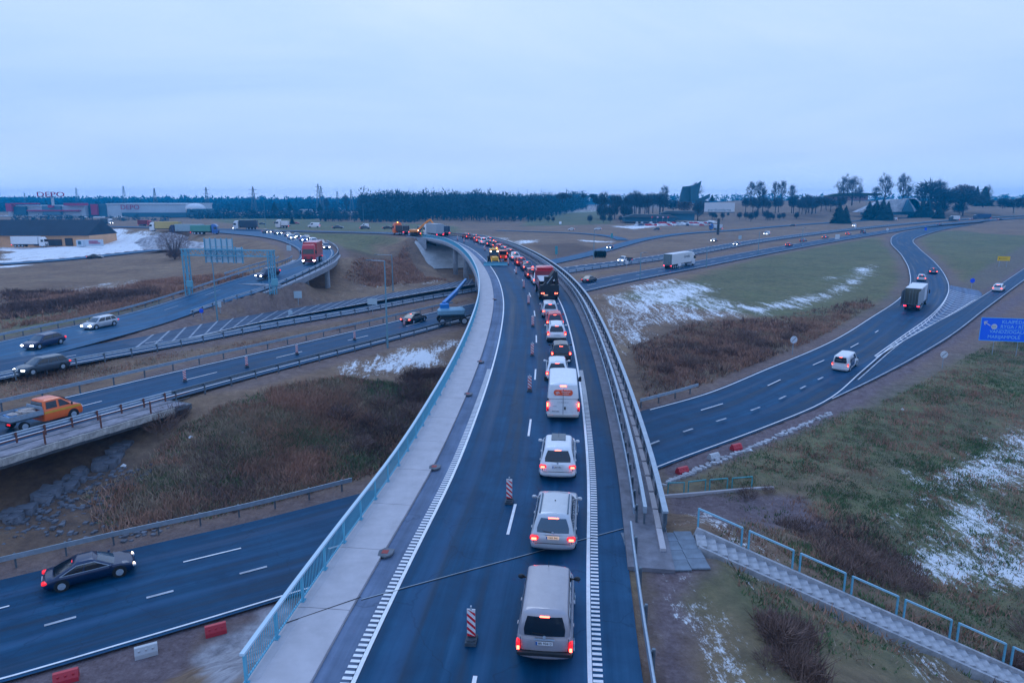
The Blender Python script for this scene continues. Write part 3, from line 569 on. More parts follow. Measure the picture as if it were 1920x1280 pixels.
# ------------------------------------------------------------------ guardrails on the ground roads
sA = lambda P, u, v, z: P.near(*at(u, v, z)[:2])
guard('guardrail', AL, sA(AL, -200, 1140, -7.2), sA(AL, 660, 925, -7.2), -1.7, .8, 2.5, 'steel guardrail on the far side of the lower road, left of the flyover', side_=-1)
guard('guardrail', AL, sA(AL, 1195, 768, -7), sA(AL, 1312, 742, -7), -1.5, .8, 2.5, 'short steel guardrail beside the lower road just right of the flyover', side_=-1)
ou = H2.near(*at(340, 747, -2.9)[:2])
guard('guardrail', H2, 0, ou, 1.15, .85, 2.0, 'guardrail with rusty posts on the motorway bridge at the left edge', M_GALV, M_RUST)
guard('guardrail', H2, ou, H2.near(*at(900, 590, -3.9)[:2]), 1.15, .8, 3.0, 'guardrail between the near motorway carriageway and the brown bank', M_GALVD, M_GALVD)
guard('guardrail', H2, 0, H2.near(*at(920, 580, -3.9)[:2]), -9.1, .8, 3.2, 'guardrail on the near edge of the brown motorway median', side_=-1)
guard('guardrail', H1, 0, H1.near(*at(900, 545, -3.9)[:2]), .85, .8, 3.0, 'guardrail on the far edge of the brown motorway median')
hz = H1.near(*at(1055, 512, -4.1)[:2])
guard('guardrail', H1, hz, H1.L, .95, .8, 4.0, 'guardrail along the median of the motorway right of the flyover', maxp=110)
guard('guardrail', BI, BI.near(*at(-100, 660, -3)[:2]), BI.near(*at(545, 495, 1)[:2]), -1.0, .8, 2.5, 'guardrail on the far side of the left slip road', side_=-1, maxp=90)
guard('guardrail', BO, BO.near(*at(335, 598, -3)[:2]), BO.near(*at(612, 457, 2)[:2]), .9, .85, 2.2, 'guardrail on the outer edge of the left slip road and its small bridge', M_GALV, M_GALVD)
guard('guardrail', BI, BI.near(*at(430, 528, 0)[:2]), BI.near(*at(530, 498, 1)[:2]), -3.2, 1.0, 3, 'upper steel rail behind the far guardrail of the left slip road', M_GALV, M_GALV, side_=-1)
# small bridge of the left slip road
br = empty('road_bridge', (0, 0, 0), 0, 'small concrete slip road bridge below the red lorry', 'bridge')
s0, s1 = BO.near(*at(545, 524, 1)[:2]), BO.near(*at(632, 478, 2.1)[:2])
mb = MB(); profile(mb, BO, s0 - 6, s1 + 3, [(-8.2, -.35), (-8.2, -1.2), (1.2, -1.1), (1.5, -.05), (.6, -.05), (.2, -.3)], 2); mb.build('deck_slab', M_CONC, br)
for q, w in ((s0 - 3, 0), (s1 - 2, 1)):
    a_, b_ = BO.at(q, 1.1), BO.at(q, -9); mb = MB(); mb.beam((a_[0], a_[1], -2.6), (b_[0], b_[1], -2.9), 1, 6); mb.build('abutment', M_CONC, br)
for o in (0, -4, -8): p = BO.at((s0 + s1) / 2, o); mb = MB(); mb.cyl((p[0], p[1], -6), (p[0], p[1], p[2] - 1), .5, n=12); mb.build('pier', M_CONC, br)
mb = MB(); a_ = BO.at(s1 - 1, 1.6); h0 = at(655, 500, -1.0); h1 = at(667, 524, -4.3); h2 = at(638, 522, -4.3)
mb.quad((a_[0], a_[1], a_[2] - .3), h0, h1, h2); mb.quad((a_[0], a_[1], a_[2] - .3), h2, (h2[0] - 2, h2[1] + 6, -4.5), (a_[0] - 1, a_[1] + 5, a_[2] - .6)); mb.build('slope_paving', M_CONCL, br)
# motorway bridge at the left edge
ob = empty('road_bridge', (0, 0, 0), 0, 'old motorway bridge with stained concrete edge at the left, over the gully', 'bridge')
mb = MB(); profile(mb, H2, 0, ou, [(-H2W, -.06), (-H2W, -.9), (2.9, -.9), (3.0, -.35), (3.5, -.3), (3.5, -.02), (.95, -.02)], 2); mb.build('deck_slab', M_CONCD, ob)
mb = MB(); profile(mb, H2, 0, ou - .5, [(1.0, .0), (3.45, .0), (3.45, .14), (3.1, .16), (3.1, .08), (1.0, .09)][::-1], 2); mb.build('service_walk', mat('stained_concrete', (.24, .23, .26), .9, noise=.45, nscale=.9, bump=.3), ob)
bm = MB(); bm.box((0, 0, 0), (1.9, .16, .5)); fb = bm.mesh('fascia_block', mat('weathered_concrete', (.40, .38, .36), .9, noise=.45, nscale=2.5, bump=.5)); q = 1
while q < ou - 1: p = H2.at(q, 3.58, -.18); inst('fascia_block', fb, ob, p, H2.head(q)); q += 1.93
mb = MB(); profile(mb, H2, 0, ou, [(3.38, 1.0), (3.46, 1.0), (3.46, 1.07), (3.38, 1.07)], 2); mb.build('handrail', M_RUST, ob)
mb = MB(); profile(mb, H2, 0, ou, [(3.40, .55), (3.44, .55), (3.44, .6), (3.40, .6)], 2); mb.build('lower_rail', M_GALVD, ob)
pm = MB(); pm.box((0, 0, .55), (.09, .09, 1.1)); pmesh = pm.mesh('post', M_RUST); q = .5
while q < ou: inst('post', pmesh, ob, H2.at(q, 3.42), H2.head(q)); q += 4.2
a_, b_ = H2.at(ou, 2.8), H2.at(ou, -H2W); mb = MB(); mb.beam((a_[0], a_[1], -4.7), (b_[0], b_[1], -4.7), 1.2, 2.8); mb.build('abutment', M_CONCD, ob)
# riprap on the gully bank
rk = MB(); rr = np.random.default_rng(3)
def rock(mb, p, s, rg):
    vs = []; 
    for a, b, c_ in ((-1,-1,-1),(1,-1,-1),(1,1,-1),(-1,1,-1),(-1,-1,1),(1,-1,1),(1,1,1),(-1,1,1)): vs.append((p[0] + a * s * rg.uniform(.3, .62), p[1] + b * s * rg.uniform(.3, .62), p[2] + c_ * s * rg.uniform(.2, .4)))
    mb.faces(vs, [(0,3,2,1),(4,5,6,7),(0,1,5,4),(1,2,6,5),(2,3,7,6),(3,0,4,7)])
M_ROCK = mat('field_stone', (.13, .14, .17), .9, noise=.4, nscale=1.2, bump=.4)
line_ = [(235, 838), (205, 862), (170, 882), (130, 905), (90, 930), (50, 950), (10, 975)]
big = 0
bank = empty('stone_bank', (0, 0, 0), 0, 'row of rough stones down the bank under the motorway bridge', 'stones')
for i in range(len(line_) - 1):
    for k in range(10):
        f = rr.random(); u = line_[i][0] * (1 - f) + line_[i+1][0] * f + rr.normal(0, 5); v = line_[i][1] * (1 - f) + line_[i+1][1] * f + rr.normal(0, 5)
        p = gp(u, v); m_ = MB(); rock(m_, (0, 0, .05), rr.uniform(.5, 1.0), rr); m_.build('stone', M_ROCK, bank, loc=p)
for k in range(600):
    u, v = rr.uniform(-60, 300), rr.uniform(880, 1010)
    if v < 985 - u * .55: continue
    p = gp(u, v) if k % 3 == 0 else p + np.array([rr.normal(0, .6), rr.normal(0, .6), 0]); 
    z = float(tz(p[0], p[1])[0]); rock(rk, (p[0], p[1], z), rr.uniform(.12, .36), rr)
rk.build('rubble', M_ROCK, kind='stuff')

# ------------------------------------------------------------------ stairs, landing and rails at the right
ST0 = np.array([7.7, 26.3, .0]); ST1 = np.array([22.6, 23.6, -5.95]); dS = ST1 - ST0; nS = 36; hd = math.atan2(dS[1], dS[0])
stairs = empty('stairs', tuple(ST0), 0, 'concrete stairs going down the snowy bank at the right', 'stairs')
ln = np.hypot(dS[0], dS[1]); stp = MB(); stp.box((0, 0, -.06), (ln / nS * .98, 1.02, .24)); M_STEP = mat('step_concrete', (.34, .35, .38), .9, noise=.3, nscale=3, bump=.3); stm = stp.mesh('step', M_STEP)
for i in range(nS): p = dS * ((i + .5) / nS); inst('step', stm, stairs, (p[0], p[1], p[2] + .13), hd)
nrm = np.array([-math.sin(hd), math.cos(hd), 0])
for sg in (-1, 1):
    mb = MB(); o = nrm * sg * .6; zz_ = .12 if sg > 0 else -.1; mb.beam(o + np.array([0, 0, zz_]), dS + o + np.array([0, 0, zz_]), .16, .5); mb.build('stringer', M_STEP, stairs)
M_PIPE = mat('blue_pipe', (.11, .36, .50), .4, noise=.15, nscale=4)
ords = ['highest', 'second', 'third', 'fourth', 'fifth', 'sixth', 'lowest']
for i in range(7):
    f0, f1 = (i + .06) / 7.15, (i + .92) / 7.15; a_, b_ = ST0 + dS * f0 + nrm * .74, ST0 + dS * f1 + nrm * .74
    hr = empty('handrail', tuple(a_), 0, 'blue pipe handrail frame beside the stairs, %s of the seven' % ords[i], 'handrail', 'blue pipe handrails beside the stairs'); d_ = b_ - a_
    for q in ((0, 0, 0), d_): mb = MB(); q = np.array(q); mb.beam(q, q + np.array([0, 0, 1.22]), .065, .065); mb.build('post', M_PIPE, hr)
    mb = MB(); mb.beam(np.array([0, 0, 1.2]) , d_ + np.array([0, 0, 1.2]), .07, .07); mb.build('top_rail', mat('pipe_top', (.26, .50, .64), .35), hr)
land = empty('paved_landing', (5.4, 26, -.02), 0, 'dark paving slabs at the head of the stairs', 'paving')
pv = MB(); pv.box((0, 0, .02), (.74, .74, .06)); pvm = pv.mesh('paving_slab', mat('paving_grey', (.15, .19, .24), .8, noise=.25, nscale=1.4))
for i in range(4):
    for j in range(4): inst('paving_slab', pvm, land, (i * .76 - .35, j * .76 - 1.6 + .12 * (i == 3), .0), .02)
# low teal railing on the bank crest beyond the stairs
M_TEAL = mat('teal_paint', (.06, .32, .36), .5, noise=.2, nscale=3)
pts = [gp(1252, 927), gp(1282, 926), gp(1290, 925), gp(1322, 921), gp(1330, 921), gp(1363, 918), gp(1372, 918), gp(1409, 915)]
for i in range(4):
    a_, b_ = pts[2*i], pts[2*i+1]; fe = empty('railing', tuple(a_), 0, 'low teal railing frame on the bank behind the stairs, %s from the flyover' % ('first', 'second', 'third', 'fourth')[i], 'railing', 'teal railing frames'); d_ = b_ - a_
    for q in (np.zeros(3), d_): mb = MB(); mb.beam(q, q + np.array([0, 0, .95]), .07, .07); mb.build('post', M_TEAL, fe)
    mb = MB(); mb.beam((0, 0, .93), d_ + np.array([0, 0, .93]), .07, .07); mb.build('top_rail', M_TEAL, fe)
pl = Path([gp(1245, 932), gp(1320, 926), gp(1410, 918), gp(1450, 916)], 1, 1); mb = MB(); profile(mb, pl, 0, pl.L, [(-.1, -.2), (.1, -.2), (.1, .18), (-.1, .18)], 1); tag(mb.build('kerb', M_CONCL), 'pale concrete edging under the low teal railing', 'kerb')
# gutter stones along the lower road
gt = MB(); 
for k in range(150):
    f = k / 150; u = 1245 + (1560 - 1245) * f; v = 908 + (775 - 908) * f + rr.normal(0, 2.0); p = gp(u, v); rock(gt, p + np.array([0, 0, .05]), rr.uniform(.18, .4), rr)
gt.build('gutter_stones', mat('pale_stone', (.42, .42, .45), .9, noise=.3, nscale=2), kind='stuff')

# ------------------------------------------------------------------ traffic furniture
def stripes_board(mb_w, mb_r, w, z0, z1, n=4, y=.022):
    mb_w.box((0, 0, (z0 + z1) / 2), (w, .03, z1 - z0))
    h = (z1 - z0); st = h / n
    for i in range(-1, n + 1):
        a = z0 + i * st; P = [(-w/2, a + w*.0), (w/2, a - w * .9), (w/2, a - w * .9 + st * .44), (-w/2, a + st * .44)]
        for sy in (-1, 1):
            q = [(x, max(z0, min(z1, z))) for x, z in P]
            if abs(q[0][1] - q[3][1]) < .01 and abs(q[1][1] - q[2][1]) < .01: continue
            mb_r.quad(*[(x, sy * y, z) for x, z in (q if sy < 0 else q[::-1])])
def delineator_proto():
    r = empty('delineator', (0, 0, 0)); b = MB(); b.box((0, 0, .06), (.36, .5, .12)); b.box((0, .12, .15), (.26, .12, .08)); b.box((.0, -.14, .15), (.26, .12, .08)); b.build('base', mat('recycled_rubber', (.05, .07, .09), .8, noise=.3), r)
    w, rd = MB(), MB(); stripes_board(w, rd, .27, .22, 1.18); w.build('board', M_WHITE, r); rd.build('red_stripe', mat('reflective_red', (.62, .015, .03), .4), r)
    l = MB(); l.cyl((0, 0, 1.18), (0, 0, 1.29), .035, .03, 8); l.build('top_knob', M_GALV, r); return r
dp = delineator_proto(); first = [True]
def put(proto, loc, rz, label, cat, group=None, fl=None):
    o = proto if fl and fl[0] else copy_tree(proto)
    if fl: fl[0] = False
    o.location = loc; o.rotation_euler = (0, 0, rz); return tag(o, label, cat, group)
wh = ['nearest, by the silver van', 'second, beside the silver estate car', 'third, left of the white cargo van', 'fourth, left of the black hatchback', 'fifth, left of the white off-roader', 'sixth, left of the red hatchback', 'seventh, left of the crane lorry', 'eighth, before the backhoe loader', 'ninth, right of the backhoe loader', 'tenth, behind the backhoe loader', 'eleventh, near the box lorry', 'farthest, at the box lorry']
for i, (u, v) in enumerate([(884, 1203), (955, 942), (993, 734), (998, 668), (999, 613), (991, 571), (982, 541), (968, 514), (953, 497), (909, 470), (870, 455), (858, 451)]):
    z = 0
    for _ in range(20): z = zdeck(at(u, v, z)[1])
    p = at(u, v, z); q = CL.near(p[0], p[1]); put(dp, (p[0], p[1], z + .01), CL.head(q) - math.pi / 2, 'red and white striped delineator on the flyover, ' + wh[i], 'delineator', 'delineators on the flyover', first)
for i, (u, v, w) in enumerate([(347, 715, 'nearest, beyond the orange pickup'), (463, 688, 'second from the left'), (557, 664, 'third from the left'), (665, 637, 'fourth from the left'), (758, 611, 'farthest, by the dark car')]):
    p = at(u, v, HZ(u)); q = H2.near(p[0], p[1]); o = put(dp, p, H2.head(q) - R(35), 'red and white striped delineator on the motorway, ' + w, 'delineator', 'delineators on the motorway')
def barrier(u, v, m, lab, L_=.98):
    p = gp(u, v); r = empty('road_barrier', tuple(p + np.array([0, 0, .0])), R(28), lab, 'barrier', 'plastic barriers beside the lower road')
    b = MB(); a = L_ / 2
    b.faces([(-a, -.28, 0), (a, -.28, 0), (a, .28, 0), (-a, .28, 0), (-a, -.26, .2), (a, -.26, .2), (a, .26, .2), (-a, .26, .2), (-a, -.09, .5), (a, -.09, .5), (a, .09, .5), (-a, .09, .5)],
            [(0,1,5,4),(1,2,6,5),(2,3,7,6),(3,0,4,7),(4,5,9,8),(5,6,10,9),(6,7,11,10),(7,4,8,11),(8,9,10,11)]); b.build('barrier_body', m, r)
    
    for xx in (0, -a * .6, a * .6): b = MB(); b.box((xx, -.18, .3), (.09, .05, .2)); b.build('moulded_rib', m, r)
for a_ in [(405, 1186, M_RED, 'red plastic barrier by the pale slab under the flyover end'), (275, 1226, mat('pale_plastic', (.5, .52, .55), .5), 'pale grey barrier between the two red ones at lower left'), (125, 1275, M_RED, 'red plastic barrier at the lower left edge of the photo'),
           (1279, 886, M_RED, 'red plastic barrier nearest the parapet right of the flyover'), (1338, 860, mat('pale_plastic', (.5, .52, .55), .5), 'pale barrier between two red ones right of the flyover'), (1380, 842, M_RED, 'red plastic barrier farthest along the road right of the flyover')]: barrier(*a_)
# ------------------------------------------------------------------ vehicles
def paint(nm, col, metal=.25, rough=.34): return mat('paint_' + nm, col, rough, metal=metal, coat=.5, noise=.06, nscale=3)
P_SILVER = paint('silver', (.50, .52, .55), .35); P_BEIGE = paint('silver_beige', (.36, .34, .37), .3); P_WHITE = paint('white', (.74, .75, .77), 0); P_BLACK = paint('black', (.012, .015, .02), .1, .22)
P_NAVY = paint('navy', (.012, .03, .09), .2); P_RED = paint('red', (.50, .02, .03), .1); P_DRED = paint('dark_red', (.22, .015, .025), .2); P_GREY = paint('grey', (.045, .07, .10), .3); P_BLUE = paint('blue', (.03, .14, .42), .1); P_ORANGE = paint('orange', (.95, .15, .02), 0); P_YEL = paint('yellow', (.75, .38, .02), 0, .5); P_GREEN = paint('green', (.08, .30, .24), 0)
GLASS = mat('dark_glass', (.008, .014, .022), .08, spec=.8); GLASSB = mat('windscreen_glass', (.03, .07, .11), .08, spec=.9)
RIM = mat('alloy_rim', (.42, .5, .58), .35, metal=.2); TYRE = mat('tyre', (.012, .013, .015), .8); TRIM = mat('black_trim', (.015, .017, .02), .55); PLATE = mat('plate_white', (.7, .7, .72), .5); PLATEL = mat('plate_lit', (.6, .5, .42), .5, emit=(1, .62, .35), es=.35)
TAILR = mat('tail_lens', (.45, .01, .015), .25, emit=(1, .02, .035), es=.9); TAILB = mat('brake_light', (.8, .05, .03), .3, emit=(1, .10, .06), es=9); TAILM = mat('brake_glow', (.8, .03, .03), .3, emit=(1, .03, .07), es=4.5); HEADL = mat('headlight_lit', (.9, .9, .9), .2, emit=(.86, .92, 1), es=16); HEADW = mat('headlight_warm', (.9, .85, .7), .2, emit=(1, .72, .48), es=9); LENS = mat('clear_lens', (.5, .55, .6), .15, spec=.8); AMBER = mat('beacon_amber', (.8, .35, .03), .4, emit=(1, .42, .06), es=6)
def half_loop(x0, x1, hw, r, b0, b1, ns):
    """half outline (y>0) from rear centre to front centre, rounded corners, bowed ends"""
    P = [(x0 - b0, 0), (x0 - b0 * .8, (hw - r) * .55), (x0, hw - r)]
    P += [(x0 + r - r * math.cos(t), hw - r + r * math.sin(t)) for t in (R(30), R(60))]
    P += [(x0 + r + (x1 - x0 - 2 * r) * i / ns, hw) for i in range(ns + 1)]
    P += [(x1 - r + r * math.sin(t), hw - r + r * math.cos(t)) for t in (R(30), R(60))]
    P += [(x1, hw - r), (x1 + b1 * .8, (hw - r) * .55), (x1 + b1, 0)]
    return P
def full(H): return H + [(x, -y) for x, y in H[-2:0:-1]]
def shell(mb, levels, crown=0.0):
    """levels: list of (half outline, z function); closed by a crowned lid"""
    loops = []
    for H, zf in levels: loops.append([(x, y, zf(x) if callable(zf) else zf) for x, y in full(H)])
    mb.loft(loops); H, zf = levels[-1]; z = (lambda x: zf(x)) if callable(zf) else (lambda x: zf)
    hw = max(y for x, y in H)
    vs = []; n = len(H)
    for x, y in H:
        for f in (1, .5, 0, -.5, -1): vs.append((x, y * f, z(x) + crown * (1 - f * f) * (y / hw) ** .5 if y > 0 else z(x)))
    mb.faces(vs, [(i*5+k, i*5+k+1, (i+1)*5+k+1, (i+1)*5+k) for i in range(n - 1) for k in range(4)][::1])
    H, zf = levels[0]; mb.faces([(x, y, zf(x) if callable(zf) else zf) for x, y in full(H)], [tuple(range(2 * len(H) - 2))[::-1]])
def fixn(me):
    import bmesh
    b = bmesh.new(); b.from_mesh(me); bmesh.ops.remove_doubles(b, verts=b.verts, dist=.0008); bmesh.ops.recalc_face_normals(b, faces=b.faces); b.to_mesh(me); b.free(); return me
def bobj(mb, name, m, parent, smooth=True, ang=38):
    o = mb.build(name, m, parent); fixn(o.data)
    if smooth:
        o.data.polygons.foreach_set('use_smooth', [True] * len(o.data.polygons)); o.data.set_sharp_from_angle(angle=R(ang))
    return o
def cbox(mb, c, d, b=.05):
    x, y, z = [q / 2 for q in d]; b = min(b, x * .9, y * .9, z * .9)
    def lp(i, zz): return [(c[0] + sx, c[1] + sy, c[2] + zz) for sx, sy in ((-x+i+b,-y+i),(x-i-b,-y+i),(x-i,-y+i+b),(x-i,y-i-b),(x-i-b,y-i),(-x+i+b,y-i),(-x+i,y-i-b),(-x+i,-y+i+b))]
    mb.loft([lp(b, -z), lp(0, -z + b), lp(0, z - b), lp(b, z)], True, True)
def wheel(parent, x, y, r=.32, w=.21, rim=True, sub=True):
    s = 1 if y > 0 else -1; mb = MB(); mb.cyl((x, y - w / 2, r), (x, y + w / 2, r), r, n=20); o = bobj(mb, 'wheel', TYRE, parent, ang=40)
    if rim:
        mb = MB(); yo = y + s * (w / 2 + .004); mb.cyl((x, yo - .02 * s, r), (x, yo, r), r * .64, r * .62, 16)
        for i in range(5):
            t = 2 * math.pi * i / 5; mb.beam((x, yo + .008 * s, r), (x + math.cos(t) * r * .62, yo + .006 * s, r + math.sin(t) * r * .62), .05, .02)
        mb.build('rim', RIM, o)
    return o
def car(kind='hatch', col=P_SILVER, name='car', L_=4.2, W=1.76, H=1.47, lights='brake', detail=2, plate=None, rails=False, roofglass=False, darkbump=False, chrome=False, tb=None):
    """parametric car, rear at x=-L/2, nose at +L/2; returns the root empty with its parts"""
    r = empty(name, (0, 0, 0)); h = L_ / 2; hw = W / 2; zb = .2
    belt = H * (.60 if kind != 'van' else .55); hood = .235 * L_ if kind not in ('mpv', 'van') else .17 * L_
    nose = belt - (.20 if kind not in ('van',) else .15); xw = h - hood          # windscreen base
    if kind == 'sedan': xr, xrt, rearz = -h + .10 * L_, -h + .34 * L_, belt - .02
    elif kind == 'hatch': xr, xrt, rearz = -h + .09, -h + .17 * L_, belt
    elif kind in ('wagon',): xr, xrt, rearz = -h + .12, -h + .125 * L_, belt
    elif kind == 'suv': xr, xrt, rearz = -h + .16, -h + .14 * L_, belt
    else: xr, xrt, rearz = -h + .05, -h + .17, belt
    xft = xw - (.20 * L_ if kind == 'sedan' else .165 * L_ if kind not in ('mpv', 'van') else .12 * L_)
    def zt(x):
        if x > xw: f = min(1, (x - xw) / (h - xw)); return belt - (belt - nose) * f ** 1.6 - .10 * max(0, f - .85) / .15
        if kind == 'sedan' and x < xr: return rearz - .03 * (xr - x) / (xr + h)
        return belt
    rb, fb = (.06, .12) if kind not in ('van',) else (.03, .06)
    lev = []
    for f, ins, inx in ((0, .10, .14), (.10, .03, .05), (.34, .0, .0), (.62, .005, .01), (.80, .02, .035), (.94, .05, .08), (1.0, .085, .13)):
        Hf = half_loop(-h + rb + inx, h - fb - inx * 1.2, hw - ins, .20, rb, fb, 12); lev.append((Hf, (lambda x, f=f: zb + (zt(x) - zb) * f)))
    mb = MB(); shell(mb, lev, .02); bobj(mb, 'body', col, r)
    # glasshouse
    hb, ht = hw - .085, hw - (.24 if kind not in ('van', 'mpv') else .17); zr = H - .07
    B0 = dict(x0=xr, x1=xw + .02, w=hb, r=.10); B1 = dict(x0=xrt, x1=xft, w=ht, r=.13)
    lv = []
    for f, z, ex in ((0, belt - .03, 0), (.5, (belt + zr - .05) / 2, .02), (1.0, zr - .02, .0), (1.0, zr + .03, -.05), (1.0, H, -.16)):
        g = min(1, f); x0 = B0['x0'] + (B1['x0'] - B0['x0']) * g - ex * (1 if f < 1 else 1); x1 = B0['x1'] + (B1['x1'] - B0['x1']) * g + ex; w = B0['w'] + (B1['w'] - B0['w']) * g + ex
        lv.append((half_loop(x0, x1, w, .11, .04, .07, 4), z))
    mb = MB(); shell(mb, lv, .025); roof = bobj(mb, 'roof', col, r)
    def cp(side, a, f, off=.018):
        ex = .02 * (1 - abs(f * 2 - 1)); z = belt - .03 + (zr - .02 - belt + .03) * f
        x0 = B0['x0'] + (B1['x0'] - B0['x0']) * f - ex; x1 = B0['x1'] + (B1['x1'] - B0['x1']) * f + ex; w = B0['w'] + (B1['w'] - B0['w']) * f + ex
        if side in 'LR': s = 1 if side == 'L' else -1; return (x0 + .11 + (x1 - x0 - .22) * a, s * (w + off), z)
        y = -(w - .11) + 2 * (w - .11) * a; b = 1 - abs(a * 2 - 1) ** 1.6
        return (x0 - .04 * b - off, y, z) if side == 'B' else (x1 + .07 * b + off, y, z)
    def pane(name, side, pts, m=GLASS, n=5):
        """pts: (a0,f0,a1,f1) or polygon list"""
        mb = MB(); a0, f0, a1, f1, cut = pts; G = []
        for i in range(n + 1):
            for j in range(4):
                f = f0 + (f1 - f0) * j / 3; e = cut * abs(2 * j / 3 - .8) * .5; aa = a0 + e * (a1 - a0) + (a1 - a0) * (1 - 2 * e) * i / n; G.append(cp(side, aa, f))
        mb.faces(G, [(i*4+j, (i+1)*4+j, (i+1)*4+j+1, i*4+j+1) for i in range(n) for j in range(3)])
        return mb.build(name, m, r)
    pane('rear_window', 'B', (.02, .12 if kind != 'mpv' else .06, .98, .93, .07), GLASSB if kind in ('wagon',) else GLASS)
    pane('windscreen', 'F', (-.02, .08, 1.02, .95, .04), GLASSB)
    if kind == 'van': spans = [(.72, .95)]
    elif kind in ('wagon', 'mpv', 'suv'): spans = [(.02, .26), (.30, .60), (.64, .98)]
    else: spans = [(.06, .46), (.50, .97)]
    for s in 'LR':
        for a0, a1 in spans: pane('side_window', s, (a0, .12, a1, .9, .0), n=2)
    # wheels
    wr = .335 if kind in ('suv', 'van') else .315
    for x in (-h + .19 * L_, h - .195 * L_):
        for s in (1, -1):
            mb = MB(); mb.cyl((x, s * (hw - .2), wr + .02), (x, s * (hw + .004), wr + .02), wr + .06, n=22); mb.build('wheel_arch', TRIM, r) if detail > 1 else None
            wheel(r, x, s * (hw - .09), wr, .21, detail > 1)
    # lights
    zl = belt - .16; tl = TAILM if lights == 'brake' else TAILR
    th, tw = (.30, .14) if kind in ('mpv', 'van') else (.15, .34) if kind in ('wagon', 'suv', 'sedan') else (.24, .22)
    if kind in ('mpv', 'van'): zl = .72 if kind == 'mpv' else .95
    if tb: th, tw, zl = tb
    for s in (1, -1):
        mb = MB(); xq = -h + .035 + (.05 if th > .25 else 0); cbox(mb, (xq + .06, s * (hw - tw / 2 - .005), zl), (.26, tw, th), .04); tlo = bobj(mb, 'tail_light', TAILR if lights == 'brake' else tl, r)
        if lights in ('brake',):
            mb = MB(); cbox(mb, (xq - .07, s * (hw - tw * .5), zl - (th * .22 if th > .25 else 0)), (.04, tw * .62, min(.13, th * .6)), .02); mb.build('lamp', TAILB, tlo)
        mb = MB(); cbox(mb, (h - .17, s * (hw - .24), nose - .13), (.30, .34, .16), .05); hl = bobj(mb, 'headlight', HEADL if lights == 'front' else LENS, r)
        if detail > 1 or W > 0: 
            mb = MB(); mb.ell((xw - .22, s * (hw + .10), belt + .06), (.075, .12, .085)); mb.beam((xw - .2, s * (hw - .08), belt + .03), (xw - .22, s * (hw + .06), belt + .04), .05, .05); bobj(mb, 'mirror', TRIM if kind in ('mpv', 'van') else col, r, ang=60)
    # bumper, plate, high brake lamp
    mb = MB(); Hf = half_loop(-h + rb - .03, -h + .45, hw - .02, .2, rb, 0, 3); zz = (.36, .52) if not darkbump else (.25, .52)
    shell(mb, [([(x, y) for x, y in Hf], zz[0]), (half_loop(-h + rb - .045, -h + .45, hw - .01, .2, rb, 0, 3), (zz[0] + zz[1]) / 2), (Hf, zz[1])]); bobj(mb, 'bumper', TRIM if darkbump else col, r)
    zp = .62 if kind in ('suv', 'mpv') else .80 if kind in ('wagon',) else .60
    if kind == 'mpv': zp = .86
    if kind == 'suv': zp = .80
    yp = .0
    mb = MB(); mb.box((-h - rb * .2 - .005, yp, zp), (.03, .52, .12)); pl = mb.build('number_plate', PLATEL if detail > 2 and kind == 'wagon' else PLATE, r)
    if plate:
        text('plate_text', plate, .11, M_BLACK, pl, (-h - rb * .2 - .023, yp - .02, zp), (R(90), 0, R(-90)), sx=.95)
        mb = MB(); mb.box((-h - rb * .2 - .021, yp + .235, zp), (.006, .05, .115)); mb.build('country_band', P_BLUE, pl)
    p = cp('B', .5, .97, .02); mb = MB(); cbox(mb, (p[0], 0, p[2] - .02), (.05, .42 if kind == 'wagon' else .30, .035), .01); mb.build('high_brake_light', TAILB if lights == 'brake' else TAILR, r)
    if detail > 1:
        for s in 'LR':
            for a in (.22, .62) if kind in ('hatch', 'wagon', 'suv', 'sedan', 'mpv') else (): 
                q = cp(s, a, 0); mb = MB(); mb.box((q[0], (hw + .005) * (1 if s == 'L' else -1), belt - .14), (.17, .03, .03)); mb.build('door_handle', col, r)
    if kind == 'mpv':
        mb = MB(); cbox(mb, (-h + .0, 0, .50), (.13, W - .06, .17), .04); bobj(mb, 'bumper_strip', TRIM, r)
    if rails:
        for s in (1, -1): mb = MB(); mb.beam((B1['x0'] + .15, s * (ht - .10), H + .01), (B1['x1'] - .25, s * (ht - .10), H + .01), .045, .05); mb.build('roof_rail', mat('rail_dark', (.03, .09, .15), .4), r)
    if roofglass: mb = MB(); mb.box(((B1['x0'] + B1['x1']) / 2 + .45, 0, H + .012), (.95, ht * 1.1, .03)); mb.build('roof_window', GLASSB, r).location.z = .03
    if detail > 2:
        mb = MB(); mb.cyl((-.5 if kind == 'wagon' else B1['x1'] - .2, 0, H), (-.5 if kind == 'wagon' else B1['x1'] - .25, 0, H + (.05 if kind == 'wagon' else .25)), .03 if kind == 'wagon' else .008, n=8); mb.build('aerial', TRIM, r)
        mb = MB(); mb.box((-h - .02, 0, zp + .13), (.05, .62, .035)); mb.build('boot_trim', RIM if kind == 'mpv' else col, r)
        mb = MB(); mb.cyl((-h - .045, 0, zp + .22), (-h - .03, 0, zp + .22), .05, n=12); mb.build('badge', RIM, r)
    if detail > 2:
        a_, b_ = cp('B', .5, .14, .03), cp('B', .78, .2, .03); mb = MB(); mb.beam(a_, b_, .025, .02); mb.build('wiper', TRIM, r)
        for s in (1, -1): mb = MB(); mb.beam((-h - .0, s * (hw - .16), .56), (-h + .02, s * (hw - .14), belt - .06), .012, .02); mb.build('tailgate_seam', TRIM, r)
        mb = MB(); mb.beam((-h - .03, -hw + .2, .55), (-h - .03, hw - .2, .55), .012, .02); mb.build('tailgate_seam', TRIM, r)
